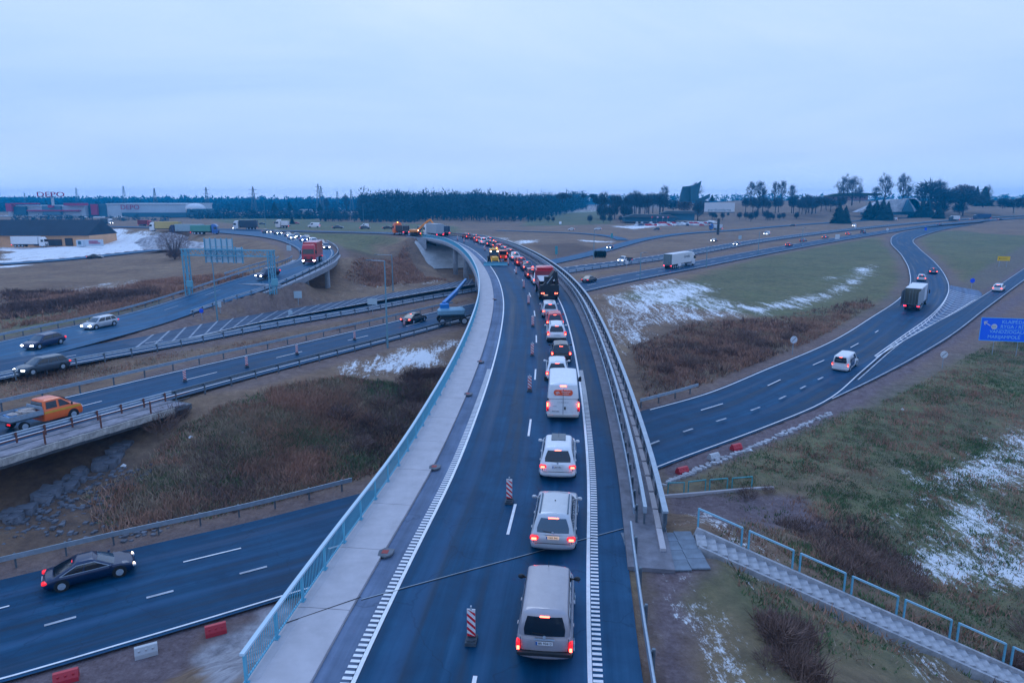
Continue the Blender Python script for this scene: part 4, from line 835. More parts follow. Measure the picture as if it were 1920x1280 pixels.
    if chrome:
        for s in 'LR':
            mb = MB(); P = [cp(s, a, .10, .02) for a in (.06, .3, .6, .97)] + [cp(s, a, .90, .02) for a in (.95, .6, .3, .10)]
            for i in range(len(P)): mb.beam(P[i], P[(i + 1) % len(P)], .03, .035)
            mb.build('chrome_frame', mat('chrome_line', (.6, .66, .72), .25, metal=.4), r)
    return r
def on(r, P, q, off, label, rev=False, cat='car', group=None, dz=0):
    p = P.at(q, off, dz + .02); e = (P.at(q + 1, off) - P.at(q - 1, off)); pit = math.atan2(e[2], np.hypot(e[0], e[1]))
    r.location = p; r.rotation_euler = (0, (pit if rev else -pit), P.head(q) + (math.pi if rev else 0)); return tag(r, label, cat, group)
Q = 5.5
G_Q = 'vehicles queueing on the flyover'
on(car('mpv', P_BEIGE, 'people_carrier', 4.14, 1.74, 1.80, plate='BR 93613', detail=3, darkbump=False), CL, sY(21.0), Q + .1, 'silver people carrier nearest the camera, with dark rear window and plate BR 93613', group=G_Q)
on(car('wagon', P_SILVER, 'estate_car', 4.77, 1.83, 1.50, plate='FAR 946', detail=3, rails=True), CL, sY(28.1), Q + .05, 'silver estate car with dark roof rails, second in the queue', group=G_Q)
on(car('suv', P_WHITE, 'compact_suv', 4.4, 1.84, 1.60, plate='JAV 701', detail=3, roofglass=True), CL, sY(35.1), Q - .1, 'white compact off-roader with dark roof window, third in the queue', group=G_Q)
# white cargo van with orange label
def panel_van(col=P_WHITE, name='cargo_van', L_=5.6, W=2.05, H=2.5, label=True, lights='brake', detail=3):
    r = empty(name, (0, 0, 0)); h = L_ / 2; hw = W / 2
    mb = MB(); xr = -h
    def sec(z, ins, x1): return (half_loop(-h + .03 + ins * .3, x1, hw - ins, .12, .02, .06, 6), z)
    shell(mb, [sec(.30, .05, h - .35), (half_loop(-h + .03, h - .12, hw, .14, .02, .1, 6), .55), (half_loop(-h + .03, h - .12, hw - .01, .14, .02, .1, 6), .85), (half_loop(-h + .03, h - .42, hw - .03, .14, .02, .08, 6), 1.15), (half_loop(-h + .05, h - 1.05, hw - .09, .14, .02, .08, 6), H - .35), (half_loop(-h + .08, h - 1.5, hw - .15, .16, .02, .06, 6), H - .08), (half_loop(-h + .18, h - 1.75, hw - .28, .16, .02, .04, 6), H)], .02); bobj(mb, 'body', col, r, ang=32)
    mb = MB(); mb.quad((h - .40, -hw + .16, 1.2), (h - .40, hw - .16, 1.2), (h - 1.0, hw - .22, H - .4), (h - 1.0, -hw + .22, H - .4)); o = mb.build('windscreen', GLASSB, r); o.location = (.10, 0, .03)
    for s in (1, -1): mb = MB(); mb.quad((h - .7, s * (hw - .02), 1.2), (h - 1.75, s * (hw - .02), 1.2), (h - 1.75, s * (hw - .075), 1.85), (h - 1.1, s * (hw - .075), 1.85)); mb.build('side_window', GLASS, r)
    for x in (-h + 1.05, h - .95):
        for s in (1, -1): wheel(r, x, s * (hw - .1), .35, .23)
    for s in (1, -1):
        mb = MB(); cbox(mb, (-h + .05, s * (hw - .05), 1.02), (.10, .14, .62), .03); tl = bobj(mb, 'tail_light', TAILR if lights == 'brake' else TAILR, r)
        if lights == 'brake': mb = MB(); cbox(mb, (-h - .01, s * (hw - .05), 1.15), (.04, .11, .28), .02); mb.build('lamp', TAILB, tl)
        mb = MB(); cbox(mb, (h - .22, s * (hw - .22), .85), (.25, .3, .25), .05); bobj(mb, 'headlight', HEADL if lights == 'front' else LENS, r)
        mb = MB(); cbox(mb, (h - .95, s * (hw + .17), 1.5), (.12, .2, .34), .04); mb.beam((h - .95, s * (hw - .03), 1.4), (h - .95, s * (hw + .12), 1.45), .05, .05); bobj(mb, 'mirror', TRIM, r)
    mb = MB(); cbox(mb, (-h - .02, 0, .42), (.2, W - .1, .16), .03); bobj(mb, 'rear_step', mat('alu_step', (.45, .45, .42), .4, metal=.5), r)
    mb = MB(); mb.box((-h - .005, 0, 1.35), (.02, .018, 1.7)); mb.build('door_gap', TRIM, r)
    mb = MB(); mb.box((-h - .0, 0, 1.53), (.014, W - .3, .012)); mb.build('door_crease', TRIM, r)
    for s in (1, -1):
        for z in (.8, 1.5): mb = MB(); mb.box((-h + .0, s * (hw - .07), z), (.08, .09, .12)); mb.build('hinge', TRIM, r)
    mb = MB(); mb.box((-h - .01, -.12, .92), (.03, .1, .18)); mb.build('door_handle', TRIM, r)
    mb = MB(); mb.box((-h - .012, .5, .72), (.025, .54, .13)); pl = mb.build('number_plate', PLATE, r); 
    if detail > 2: text('plate_text', 'KYO 542', .11, M_BLACK, pl, (-h - .03, .47, .72), (R(90), 0, R(-90)))
    mb = MB(); mb.box((-h + .05, 0, H - .14), (.05, .38, .06)); mb.build('high_brake_light', TAILB if lights == 'brake' else TAILR, r)
    if label:
        mb = MB(); w, z0, z1 = .58, 1.78, 2.1; P = []
        for i in range(24): t = 2 * math.pi * i / 24; P.append((-h - .012, (w - .14) * (1 if math.cos(t) > 0 else -1) + .16 * math.cos(t), 1.94 + .16 * math.sin(t) * 1.15))
        mb.faces([(x + .05, y, z) for x, y, z in P] + P, [tuple(range(24, 48))] + [(i, (i + 1) % 24, (i + 1) % 24 + 24, i + 24) for i in range(24)]); lb = mb.build('logo_panel', mat('orange_sticker', (.80, .10, .03), .5), r)
        text('lettering', 'Geoprod', .15, M_WHITE, lb, (-h - .016, -.16, 2.01), (R(90), 0, R(-90)), sx=1); text('lettering', 'solution', .12, M_WHITE, lb, (-h - .016, -.16, 1.88), (R(90), 0, R(-90)), sx=1.05)
        mb = MB()
        for a, b in ((.33, 1.98), (.38, 1.88), (.42, 1.95), (.28, 1.93)):
            for i in range(10): t, t2 = 2 * math.pi * i / 10, 2 * math.pi * (i + 1) / 10; mb.beam((-h - .018, a + .045 * math.cos(t), b + .04 * math.sin(t)), (-h - .018, a + .045 * math.cos(t2), b + .04 * math.sin(t2)), .008, .018)
        mb.build('logo_rings', M_WHITE, lb)
        gt_ = mat('grey_text', (.25, .28, .33), .6); text('lettering', 'www.statybosgidas.lt', .085, gt_, r, (-h - .012, 0, 1.31), (R(90), 0, R(-90))); text('lettering', 'Boxer', .09, gt_, r, (-h - .012, .5, 1.05), (R(90), 0, R(-90)))
    return r
on(panel_van(), CL, sY(44.6), Q + .1, 'tall white cargo van with orange label on its rear doors', cat='van', group=G_Q)
on(car('hatch', P_WHITE, 'hatchback', 4.1, 1.75, 1.46, detail=1), CL, sY(52.6), Q - .25, 'white car mostly hidden in front of the tall cargo van', group=G_Q)
on(car('hatch', P_BLACK, 'hatchback', 4.0, 1.70, 1.46, detail=2, tb=(.24, .2, .86)), CL, sY(58.0), Q + .15, 'black hatchback with lit brake lights, ahead of the white cargo van', group=G_Q)
on(car('suv', P_WHITE, 'off_roader', 4.34, 1.82, 1.66, detail=2, darkbump=True, rails=True, tb=(.30, .2, .95)), CL, sY(65.2), Q - .05, 'white off-roader with roof rails and dark bumper', group=G_Q)
on(car('hatch', P_RED, 'hatchback', 4.2, 1.77, 1.47, detail=2), CL, sY(71.0), Q, 'red hatchback with a dark roof in the queue', group=G_Q)
on(car('suv', P_SILVER, 'compact_suv', 4.3, 1.80, 1.58, detail=2), CL, sY(76.3), Q - .3, 'silver car directly behind the crane lorry', group=G_Q)
# crane lorry
def crane_truck():
    r = empty('crane_lorry', (0, 0, 0)); M_CR = mat('crane_black', (.012, .018, .025), .5)
    mb = MB(); cbox(mb, (0, 0, .95), (8.6, .9, .28), .04); bobj(mb, 'chassis', M_DGREY, r)
    mb = MB(); cbox(mb, (3.2, 0, 2.1), (2.0, 2.45, 2.1), .18); bobj(mb, 'cab', P_RED, r)
    mb = MB(); cbox(mb, (3.1, 0, 3.25), (1.7, 2.3, .34), .15); bobj(mb, 'roof_fairing', paint('pink_red', (.65, .07, .08), 0), r)
    mb = MB(); mb.box((4.22, 0, 2.5), (.02, 2.1, .8)); mb.build('windscreen', GLASSB, r)
    mb = MB(); 
    for y in (-1.2, 1.2): mb.box((-.6, y, 1.9), (5.2, .06, 1.1))
    mb.box((2.0, 0, 2.1), (.06, 2.4, 1.5)); mb.box((-.6, 0, 1.35), (5.2, 2.4, .08)); mb.build('tipper_body', P_DRED, r)
    mb = MB(); mb.box((-.55, 0, 2.3), (5.0, 2.2, .05)); mb.build('load_cover', mat('pale_cover', (.55, .56, .6), .8, noise=.15), r)
    mb = MB(); mb.box((-3.9, 0, 1.55), (1.1, 2.35, .9)); mb.cyl((-3.8, .3, 2.0), (-3.8, .3, 3.0), .35, n=12); mb.build('crane_base', M_CR, r)
    mb = MB(); mb.beam((-3.95, .55, 1.7), (-3.6, -.75, 3.55), .75, .6); mb.beam((-4.3, .8, 1.9), (-4.0, -.55, 3.3), .3, .25); mb.beam((-3.6, -.8, 3.6), (-3.6, -.95, 1.9), .5, .4); mb.build('crane_boom', M_CR, r)
    mb = MB(); mb.beam((-4.35, .35, 2.2), (-4.15, -.35, 3.1), .1, .1); mb.build('crane_hose', M_GALV, r)
    mb = MB(); cbox(mb, (-4.3, 0, .95), (.25, 2.4, .7), .05); bobj(mb, 'rear_bumper', M_CR, r)
    mb = MB(); mb.box((-4.44, .45, .78), (.02, .52, .12)); mb.build('number_plate', PLATEL, r)
    for s in (1, -1):
        for y in (.95, .72): mb = MB(); mb.cyl((-4.5, s * y, 1.0), (-4.43, s * y, 1.0), .08, n=10); mb.build('tail_light', TAILB, r)
        for x in (-2.8, -1.5, 3.0): wheel(r, x, s * 1.02, .5, .32)
        mb = MB(); cbox(mb, (3.9, s * 1.42, 2.4), (.12, .22, .6), .04); bobj(mb, 'mirror', TRIM, r)
    return r
on(crane_truck(), CL, sY(88.3), Q + .15, 'red lorry with a folded black loading crane at its rear', cat='lorry', group=G_Q)
qs = [(98.5, 'hatch', P_WHITE, 'small white hatchback just left of the crane lorry cab', 0), (104.5, 'hatch', P_DRED, 'dark red hatchback ahead of the small white one', -.3), (113.6, 'sedan', P_NAVY, 'dark blue saloon with a pale plate, right of the ninth delineator', .1), (120.6, 'hatch', P_RED, 'red hatchback ahead of the dark blue saloon', -.1), (129.5, 'sedan', P_SILVER, 'silver saloon right of the backhoe loader', .1),
      (137, 'hatch', P_DRED, 'dark red car just beyond the silver saloon', .2), (143.6, 'wagon', P_GREY, 'grey estate car in the far queue beyond the dark red car', 0), (150.5, 'hatch', P_RED, 'bright red car in the far queue above the backhoe loader', 0), (157.5, 'suv', P_BLACK, 'black off-roader in the far queue, two before the white one', .1), (164, 'hatch', P_GREY, 'grey hatchback in the far queue', -.1), (171, 'suv', P_WHITE, 'white off-roader in the far queue near the box lorry', -.4), (178, 'hatch', P_RED, 'red hatchback beside the rear of the box lorry', -.3)]
for i, (Y, k, c, lb, do) in enumerate(qs): on(car(k, c, {'hatch': 'hatchback', 'sedan': 'saloon_car', 'wagon': 'estate_car', 'suv': 'off_roader'}[k], 4.3, 1.78, 1.48 if k != 'suv' else 1.64, detail=1), CL, sY(Y), Q + do, lb, group=G_Q)
for i, (Y, k, c, lb) in enumerate([(188, 'hatch', P_BLACK, 'small black car right of the box lorry'), (194.5, 'hatch', P_DRED, 'dark red car at the far end of the queue'), (176, 'wagon', P_BLACK, 'black estate car in the right column of the far queue')]): on(car(k, c, 'hatchback' if k == 'hatch' else 'estate_car', 4.2, 1.76, 1.48, detail=1), CL, sY(Y), Q + (1.6 if i < 2 else 2.2), lb, group=G_Q)
# box lorry, semis
def box_truck(name, boxm, cabm, Lb=7.2, lights='brake', H=3.9, frontm=None, cab=True, mark=None, wn=3, rearm=None):
    r = empty(name, (0, 0, 0)); zc = 1.15; xb = -Lb / 2 - 1
    mb = MB(); cbox(mb, (xb + Lb / 2, 0, zc + (H - zc) / 2), (Lb, 2.5, H - zc), .05); bx = bobj(mb, 'cargo_box', boxm, r, ang=30)
    mb = MB(); mb.box((xb + Lb / 2, 0, .95), (Lb + 1.2, .9, .25)); mb.build('chassis', M_DGREY, r)
    mb = MB(); mb.box((xb - .02, 0, zc + (H - zc) / 2), (.03, .03, H - zc - .2)); 
    for s in (1, -1): mb.box((xb - .02, s * 1.21, zc + (H - zc) / 2), (.04, .05, H - zc)); mb.box((xb - .03, s * .45, zc + 1.2), (.03, .03, 2.3))
    mb.box((xb - .02, 0, H - .04), (.04, 2.5, .06)); mb.box((xb - .02, 0, zc + .04), (.04, 2.5, .06)); mb.build('door_frame', M_GALV, r)
    if rearm: mb = MB(); mb.box((xb - .008, 0, zc + (H - zc) / 2), (.02, 2.4, H - zc - .12)); mb.build('rear_door', rearm, r)
    if cab:
        x = xb + Lb + 1.35
        mb = MB(); shell(mb, [(half_loop(x - 1.0, x + 1.0, 1.2, .15, 0, .08, 4), .5), (half_loop(x - 1.0, x + 1.05, 1.24, .15, 0, .1, 4), 1.2), (half_loop(x - 1.0, x + 1.0, 1.24, .15, 0, .1, 4), 1.9), (half_loop(x - 1.0, x + .8, 1.18, .15, 0, .08, 4), 3.0), (half_loop(x - 1.0, x + .3, 1.1, .2, 0, .06, 4), 3.6), (half_loop(x - .95, x + .1, 1.0, .2, 0, .04, 4), 3.68)]); bobj(mb, 'cab', cabm, r)
        mb = MB(); mb.quad((x + 1.12, -1.05, 1.95), (x + 1.12, 1.05, 1.95), (x + .93, 1.0, 2.85), (x + .93, -1.0, 2.85)); mb.build('windscreen', GLASS, r)
        mb = MB(); mb.box((x + 1.08, 0, 1.05), (.1, 1.5, .8)); mb.build('grille', M_DGREY, r)
        for s in (1, -1):
            mb = MB(); mb.quad((x - .2, s * 1.26, 1.95), (x + .75, s * 1.26, 1.95), (x + .65, s * 1.21, 2.75), (x - .2, s * 1.21, 2.75)); mb.build('side_window', GLASS, r)
            mb = MB(); cbox(mb, (x + .7, s * 1.42, 2.3), (.14, .2, .7), .04); bobj(mb, 'mirror', TRIM, r)
            mb = MB(); cbox(mb, (x + 1.02, s * .98, .75), (.16, .36, .24), .04); bobj(mb, 'headlight', HEADL if lights == 'front' else LENS, r)
        for s in (1, -1): wheel(r, x + .1, s * 1.02, .5, .32)
    for s in (1, -1):
        mb = MB(); cbox(mb, (xb - .02, s * 1.0, .9), (.08, .42, .16), .03); bobj(mb, 'tail_light', TAILM if lights != 'front' else TAILR, r)
        for k in range(wn): wheel(r, xb + 1.4 + k * 1.25, s * 1.02, .5, .32)
    return r
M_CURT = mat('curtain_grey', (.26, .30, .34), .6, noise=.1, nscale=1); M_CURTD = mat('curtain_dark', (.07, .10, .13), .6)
on(box_truck('box_lorry', mat('box_side', (.34, .38, .42), .6, noise=.06), P_WHITE, 7.6), CL, sY(205), 1.4, 'grey box lorry standing on the far end of the flyover', cat='lorry')
on(box_truck('dark_lorry', mat('tarp_dark_blue', (.02, .05, .10), .7), P_GREY, 6.4, H=3.0), CL, sY(211), 6.8, 'dark lorry waiting right of the grey box lorry', cat='lorry')
def pickup(name, col, bedm, crew=True, lights='tail', L_=5.4, W=1.9, load=None, stripe=False, flat=True):
    r = empty(name, (0, 0, 0)); h = L_ / 2; hw = W / 2; cl = (2.7 if crew else 1.8)
    x1 = h; x0 = h - cl - .35; H = 1.93; belt = 1.18
    def zt(x): return belt - .22 * max(0, (x - (h - .75)) / .75) ** 1.4
    mb = MB(); shell(mb, [(half_loop(x0, x1 - .08, hw - .06, .1, 0, .06, 8), .32), (half_loop(x0, x1 - .05, hw, .12, 0, .08, 8), .5), (half_loop(x0, x1 - .05, hw, .12, 0, .08, 8), lambda x: .5 + (zt(x) - .5) * .5), (half_loop(x0, x1 - .1, hw - .02, .12, 0, .08, 8), lambda x: .5 + (zt(x) - .5) * .85), (half_loop(x0, x1 - .16, hw - .06, .12, 0, .08, 8), zt)], .02); bobj(mb, 'body', col, r)
    xb, xt, xf = x0, x0 + .12, h - .78
    mb = MB(); shell(mb, [(half_loop(xb, xf, hw - .06, .1, 0, .05, 5), belt - .03), (half_loop(xt, xf - .75, hw - .2, .12, .01, .05, 5), H - .08), (half_loop(xt + .1, xf - .95, hw - .32, .12, 0, .03, 5), H)], .02); bobj(mb, 'roof', col, r)
    lw = lambda f: hw - .06 - .14 * f + .012
    def sidep(a0, a1, s, a0t=None, a1t=None):
        mb = MB(); f0, f1 = .12, .86; Z = lambda f: belt - .03 + (H - .05 - belt) * f
        mb.quad((a0, s * lw(f0), Z(f0)), (a1, s * lw(f0), Z(f0)), (a1t or a1, s * lw(f1), Z(f1)), (a0t or a0, s * lw(f1), Z(f1))); mb.build('side_window', GLASS, r)
    for s in (1, -1):
        if crew: sidep(xb + .22, xb + 1.05, s, xb + .28); sidep(xb + 1.22, xf - .2, s, None, xf - .82)
        else: sidep(xb + .2, xf - .2, s, None, xf - .8)
    mb = MB(); mb.quad((xb - .014, -hw + .2, belt + .06), (xb - .014, hw - .2, belt + .06), (xt - .03, hw - .3, H - .16), (xt - .03, -hw + .3, H - .16)); mb.build('rear_window', GLASS, r)
    mb = MB(); mb.quad((xf - .02, -hw + .16, belt + .08), (xf - .02, hw - .16, belt + .08), (xf - .62, hw - .28, H - .14), (xf - .62, -hw + .28, H - .14)); o = mb.build('windscreen', GLASSB, r); o.location = (.06, 0, .04)
    if stripe:
        for s in (1, -1): mb = MB(); mb.box(((x0 + x1) / 2 - .1, s * (hw + .004), .98), (cl + .1, .012, .16)); mb.build('yellow_stripe', P_YEL, r)
    bl = x0 - .06 + h
    mb = MB(); mb.box((-h + bl / 2, 0, .92), (bl, W + .1, .06)); mb.box((-h + bl / 2, 0, .75), (bl, .8, .22)); mb.build('bed_floor', M_GALVD, r)
    for s in (1, -1): mb = MB(); mb.box((-h + bl / 2, s * (hw + .04), 1.12), (bl, .04, .36)); mb.box((-h + bl / 2, s * (hw + .065), 1.12), (bl, .02, .03)); mb.build('side_board', bedm, r)
    mb = MB(); mb.box((-h, 0, 1.12), (.04, W + .12, .36)); mb.build('tailboard', bedm, r)
    mb = MB(); mb.box((x0 - .1, 0, 1.4), (.05, W, .9) if False else (.05, W, .3)); mb.build('headboard', bedm, r)
    if load:
        lo = MB(); rr_ = np.random.default_rng(4)
        for k in range(7): rock(lo, (-h + .4 + rr_.random() * (bl - .9), rr_.uniform(-.5, .5), 1.12), rr_.uniform(.5, .9), rr_)
        tag(bobj(lo, 'load', mat('sacks', (.42, .36, .33), .9, noise=.4, nscale=3), r))
        lo = MB()
        for k in range(5): rock(lo, (-h + .4 + rr_.random() * (bl - .9), rr_.uniform(-.6, .6), 1.06), rr_.uniform(.4, .7), rr_)
        lo.build('load', mat('blue_sheet', (.06, .2, .4), .6), r)
    for s in (1, -1):
        for x in (-h + bl * .42, h - .85): wheel(r, x, s * (hw - .1), .35, .24)
        mb = MB(); mb.cyl((h - .85, s * (hw - .3), .38), (h - .85, s * (hw + .006), .38), .43, n=20); mb.build('wheel_arch', TRIM, r)
        mb = MB(); cbox(mb, (-h + .02, s * (hw - .2), .72), (.08, .34, .12), .02); bobj(mb, 'tail_light', TAILB if lights == 'brake' else TAILR, r)
        mb = MB(); cbox(mb, (h - .1, s * (hw - .24), .85), (.2, .3, .18), .05); bobj(mb, 'headlight', HEADL if lights == 'front' else LENS, r)
        mb = MB(); mb.ell((xf - .2, s * (hw + .12), belt + .12), (.07, .1, .12)); bobj(mb, 'mirror', TRIM, r, ang=60)
    return r
on(pickup('crew_pickup', P_ORANGE, M_GALV, True, 'tail', 5.5, 1.9, True, True), H2, H2.near(*at(84, 800, -2.8)[:2]), -2.0, 'orange double-cab pickup with yellow stripe and loaded flatbed', cat='pickup')
on(pickup('pickup', P_WHITE, M_GALV, False, 'brake', 5.2), CL, sY(214), 1.2, 'white flatbed pickup left of the grey box lorry', cat='pickup')
on(pickup('pickup', P_WHITE, M_DGREY, False, 'front', 5.4, 1.95), H1, H1.near(*at(1168, 491, -4)[:2]), -3.6, 'white flatbed pickup with dark bed on the motorway right of the flyover', True, 'pickup')
# backhoe loader, sweeper, excavator, tipper, boom lift
def loader():
    r = empty('backhoe_loader', (0, 0, 0)); mb = MB(); cbox(mb, (1.0, 0, 1.15), (2.2, 1.1, .8), .15); bobj(mb, 'bonnet', P_YEL, r)
    mb = MB(); 
    for x in (-.9, .35):
        for s in (1, -1): mb.beam((x, s * .75, 1.2), (x, s * .72, 2.6), .09, .09)
    mb.box((-.3, 0, 1.0), (1.6, 1.4, .6)); mb.build('cab_frame', M_DGREY, r); mb = MB(); cbox(mb, (-.3, 0, 2.68), (1.6, 1.7, .2), .08); bobj(mb, 'cab_roof', P_YEL, r)
    mb = MB(); mb.box((-.3, 0, 1.95), (1.2, 1.42, 1.2)); mb.build('cab_glass', GLASSB, r)
    for s in (1, -1): wheel(r, -.6, s * .95, .72, .42); wheel(r, 1.5, s * .85, .48, .32); mb = MB(); mb.beam((.1, s * .62, 1.4), (2.6, s * .62, .6), .16, .22); mb.build('loader_arm', P_YEL, r); mb = MB(); cbox(mb, (.5, s * .62, 2.35), (.16, .26, .2), .04); mb.build('work_light', HEADW, r)
    mb = MB(); n = 7; w = 2.1
    for i in range(n - 1): a, b = R(-70 + 140 * i / n), R(-70 + 140 * (i + 1) / n); mb.quad((2.95 - .3 * math.cos(a), -w, .45 + .38 * math.sin(a)), (2.95 - .3 * math.cos(b), -w, .45 + .38 * math.sin(b)), (2.95 - .3 * math.cos(b), w, .45 + .38 * math.sin(b)), (2.95 - .3 * math.cos(a), w, .45 + .38 * math.sin(a)))
    mb.box((3.0, 0, .12), (.12, 2 * w, .08)); mb.build('blade', mat('blade_blue', (.12, .38, .5), .5, noise=.2), r)
    mb = MB(); mb.beam((-1.1, 0, 1.0), (-1.7, 0, 2.9), .25, .3); mb.beam((-1.7, 0, 2.9), (-2.2, 0, 1.2), .2, .22); mb.box((-2.2, 0, .9), (.4, .6, .5)); mb.build('backhoe_arm', P_YEL, r); mb = MB(); mb.cyl((-.3, .5, 2.78), (-.3, .5, 2.95), .09, n=10); mb.build('beacon', AMBER, r)
    return r
on(loader(), CL, sY(122), .9, 'yellow backhoe loader with a wide blue blade facing the camera', True, 'loader')
def sweeper():
    r = empty('road_sweeper', (0, 0, 0)); mb = MB(); cbox(mb, (.2, 0, 1.35), (2.4, 1.5, 1.3), .12); bobj(mb, 'hopper', P_RED, r); mb = MB(); cbox(mb, (-1.3, 0, 1.4), (1.1, 1.5, 1.6), .15); bobj(mb, 'cab', P_ORANGE, r); mb = MB(); mb.box((-1.86, 0, 1.7), (.03, 1.3, .7)); mb.build('windscreen', GLASS, r)
    for s in (1, -1): wheel(r, -1.1, s * .65, .4, .25); wheel(r, .9, s * .65, .4, .25); mb = MB(); mb.cyl((-1.9, s * .5, .15), (-1.9, s * .5, .3), .35, n=12); mb.build('brush', P_ORANGE, r); mb = MB(); mb.cyl((-1.9, s * .55, 1.0), (-1.86, s * .55, 1.0), .12, n=8); mb.build('lamp', TAILM, r)
    return r
on(sweeper(), CL, sY(127), 2.9, 'small red and orange road machine right behind the backhoe loader', cat='machine')
def excavator():
    r = empty('excavator', (0, 0, 0)); 
    for s in (1, -1): mb = MB(); cbox(mb, (0, s * 1.0, .5), (3.2, .5, .9), .3); bobj(mb, 'track', TRIM, r)
    mb = MB(); cbox(mb, (-.6, 0, 1.5), (2.8, 2.3, 1.0), .2); bobj(mb, 'house', paint('digger_orange', (.85, .25, .02), 0, .5), r); mb = MB(); cbox(mb, (.9, .6, 2.2), (1.2, .9, 1.5), .12); bobj(mb, 'cab', GLASSB, r)
    mb = MB(); mb.beam((.8, -.3, 1.8), (4.0, -.3, 4.3), .4, .6); mb.beam((4.0, -.3, 4.3), (5.1, -.3, 5.0), .35, .5); mb.build('boom', MATS['paint_digger_orange'], r); mb = MB(); mb.beam((5.1, -.3, 5.1), (7.2, -.3, 2.4), .3, .4); mb.build('stick', MATS['paint_digger_orange'], r); mb = MB(); cbox(mb, (7.2, -.3, 2.0), (.8, .9, .8), .2); bobj(mb, 'bucket', M_DGREY, r)
    mb = MB(); cbox(mb, (1.2, -.9, 1.7), (.2, .2, .2), .04); mb.build('work_light', HEADW, r); return r
ex = excavator(); p = CL.at(sY(213), -.3); ex.location = p; ex.rotation_euler = (0, 0, R(-22)); tag(ex, 'orange crawler excavator with raised arm at the far end of the flyover', 'excavator')
tp = box_truck('tipper_lorry', mat('tipper_brown', (.06, .05, .055), .7), P_ORANGE, 4.6, H=2.9, lights='tail', wn=2); on(tp, CL, sY(222), -.2, 'dark tipper lorry at the far left end of the flyover with an amber beacon', cat='lorry'); mb = MB(); mb.cyl((2.2, 0, 3.68), (2.2, 0, 3.95), .16, n=10); mb.build('beacon', AMBER, tp)
def person():
    HV = mat('hi_vis', (.55, .62, .05), .7); r = empty('person', (0, 0, 0)); me_ = bpy.data.meshes.new('body'); V = [(0,0,.95),(0,0,1.2),(0,0,1.45),(0,0,1.58),(0,0,1.72),(0,.1,.9),(0.02,.12,.5),(0,.12,.05),(0.12,.12,.03),(0,-.1,.9),(-.02,-.12,.5),(0,-.12,.05),(.12,-.12,.03),(0,.2,1.42),(.05,.27,1.15),(.15,.25,.95),(0,-.2,1.42),(.05,-.27,1.15),(.15,-.25,.95)]
    E = [(0,1),(1,2),(2,3),(3,4),(0,5),(5,6),(6,7),(7,8),(0,9),(9,10),(10,11),(11,12),(2,13),(13,14),(14,15),(2,16),(16,17),(17,18)]; rad_ = [.15,.16,.15,.07,.11,.1,.075,.05,.04,.1,.075,.05,.04,.07,.055,.04,.07,.055,.04]
    me_.from_pydata(V, E, []); o = bpy.data.objects.new('body', me_); COL.objects.link(o); o.parent = r; o.modifiers.new('s', 'SKIN'); 
    for i, q in enumerate(me_.skin_vertices[0].data if me_.skin_vertices else []): q.radius = (rad_[i], rad_[i])
    if not me_.skin_vertices: pass
    o.modifiers.new('u', 'SUBSURF').levels = 1; me_.materials.append(HV); mb = MB(); mb.ell((0, 0, 1.78), (.14, .13, .1)); mb.build('helmet', M_WHITE, r)
    mb = MB(); mb.box((0, 0, 1.05), (.34, .44, .06)); mb.build('reflective_band', M_WHITE, r); return r
wp = person(); wp.location = CL.at(sY(209), -.6); tag(wp, 'road worker in yellow-green high visibility clothes beside the excavator', 'person')
def boom_lift():
    r = empty('boom_lift', (0, 0, 0)); BL = mat('lift_blue', (.01, .20, .55), .5); mb = MB(); cbox(mb, (0, 0, .85), (3.4, 1.5, .5), .1); mb.beam((-1.5, -1.4, .6), (-1.5, 1.4, .6), .25, .25); mb.beam((1.5, -1.4, .6), (1.5, 1.4, .6), .25, .25); bobj(mb, 'chassis', M_DGREY, r)
    for x in (-1.6, 1.6):
        for s in (1, -1): wheel(r, x, s * 1.35, .55, .42)
    mb = MB(); cbox(mb, (-.1, 0, 1.75), (4.0, 2.0, 1.15), .3); bobj(mb, 'turntable', mat('lift_grey', (.18, .36, .48), .5), r); mb = MB(); cbox(mb, (-1.1, 0, 2.6), (1.3, 1.1, .8), .12); bobj(mb, 'boom_mount', BL, r)
    mb = MB(); mb.beam((-1.2, 0, 2.9), (2.0, 10.2, 3.3), .5, .6); mb.build('boom', BL, r); mb = MB(); mb.beam((1.9, 10, 3.35), (5.2, 21.5, 3.9), .36, .45); mb.build('boom_extension', mat('lift_pale', (.08, .3, .6), .5), r); mb = MB(); mb.beam((-.9, 1, 2.2), (.6, 5.6, 2.9), .14, .14); mb.build('ram', M_GALV, r); return r
bl_ = boom_lift(); p = at(848, 606, -3.75); bl_.location = p; bl_.rotation_euler = (0, 0, R(12)); tag(bl_, 'blue telescopic boom lift with its arm raised beside the flyover', 'boom lift')
# road traffic placed along the roads: (path, photo position, lane offset or None, kind, colour, lights, reversed, label)
def veh(P, u, v, z, k, c, lights, rev, lb, dims=None, cat='car', detail=1, off=None):
    p = at(u, v, z); q = P.near(p[0], p[1]); e = p - P.at(q); o = float(e[0] * np.interp(q, P.s, P.n[:, 0]) + e[1] * np.interp(q, P.s, P.n[:, 1])) if off is None else off
    D = dims or {'hatch': (4.2, 1.76, 1.47), 'sedan': (4.6, 1.8, 1.44), 'wagon': (4.7, 1.8, 1.5), 'suv': (4.5, 1.86, 1.68), 'mpv': (4.6, 1.84, 1.78), 'van': (4.9, 1.9, 1.95)}[k]
    r = car(k, c, {'hatch': 'hatchback', 'sedan': 'saloon_car', 'wagon': 'estate_car', 'suv': 'off_roader', 'mpv': 'people_carrier', 'van': 'small_van'}[k], *D, lights=lights, detail=detail)
    on(r, P, q, o, lb, rev, cat); r.location.z = P.at(q)[2] + .03; return r
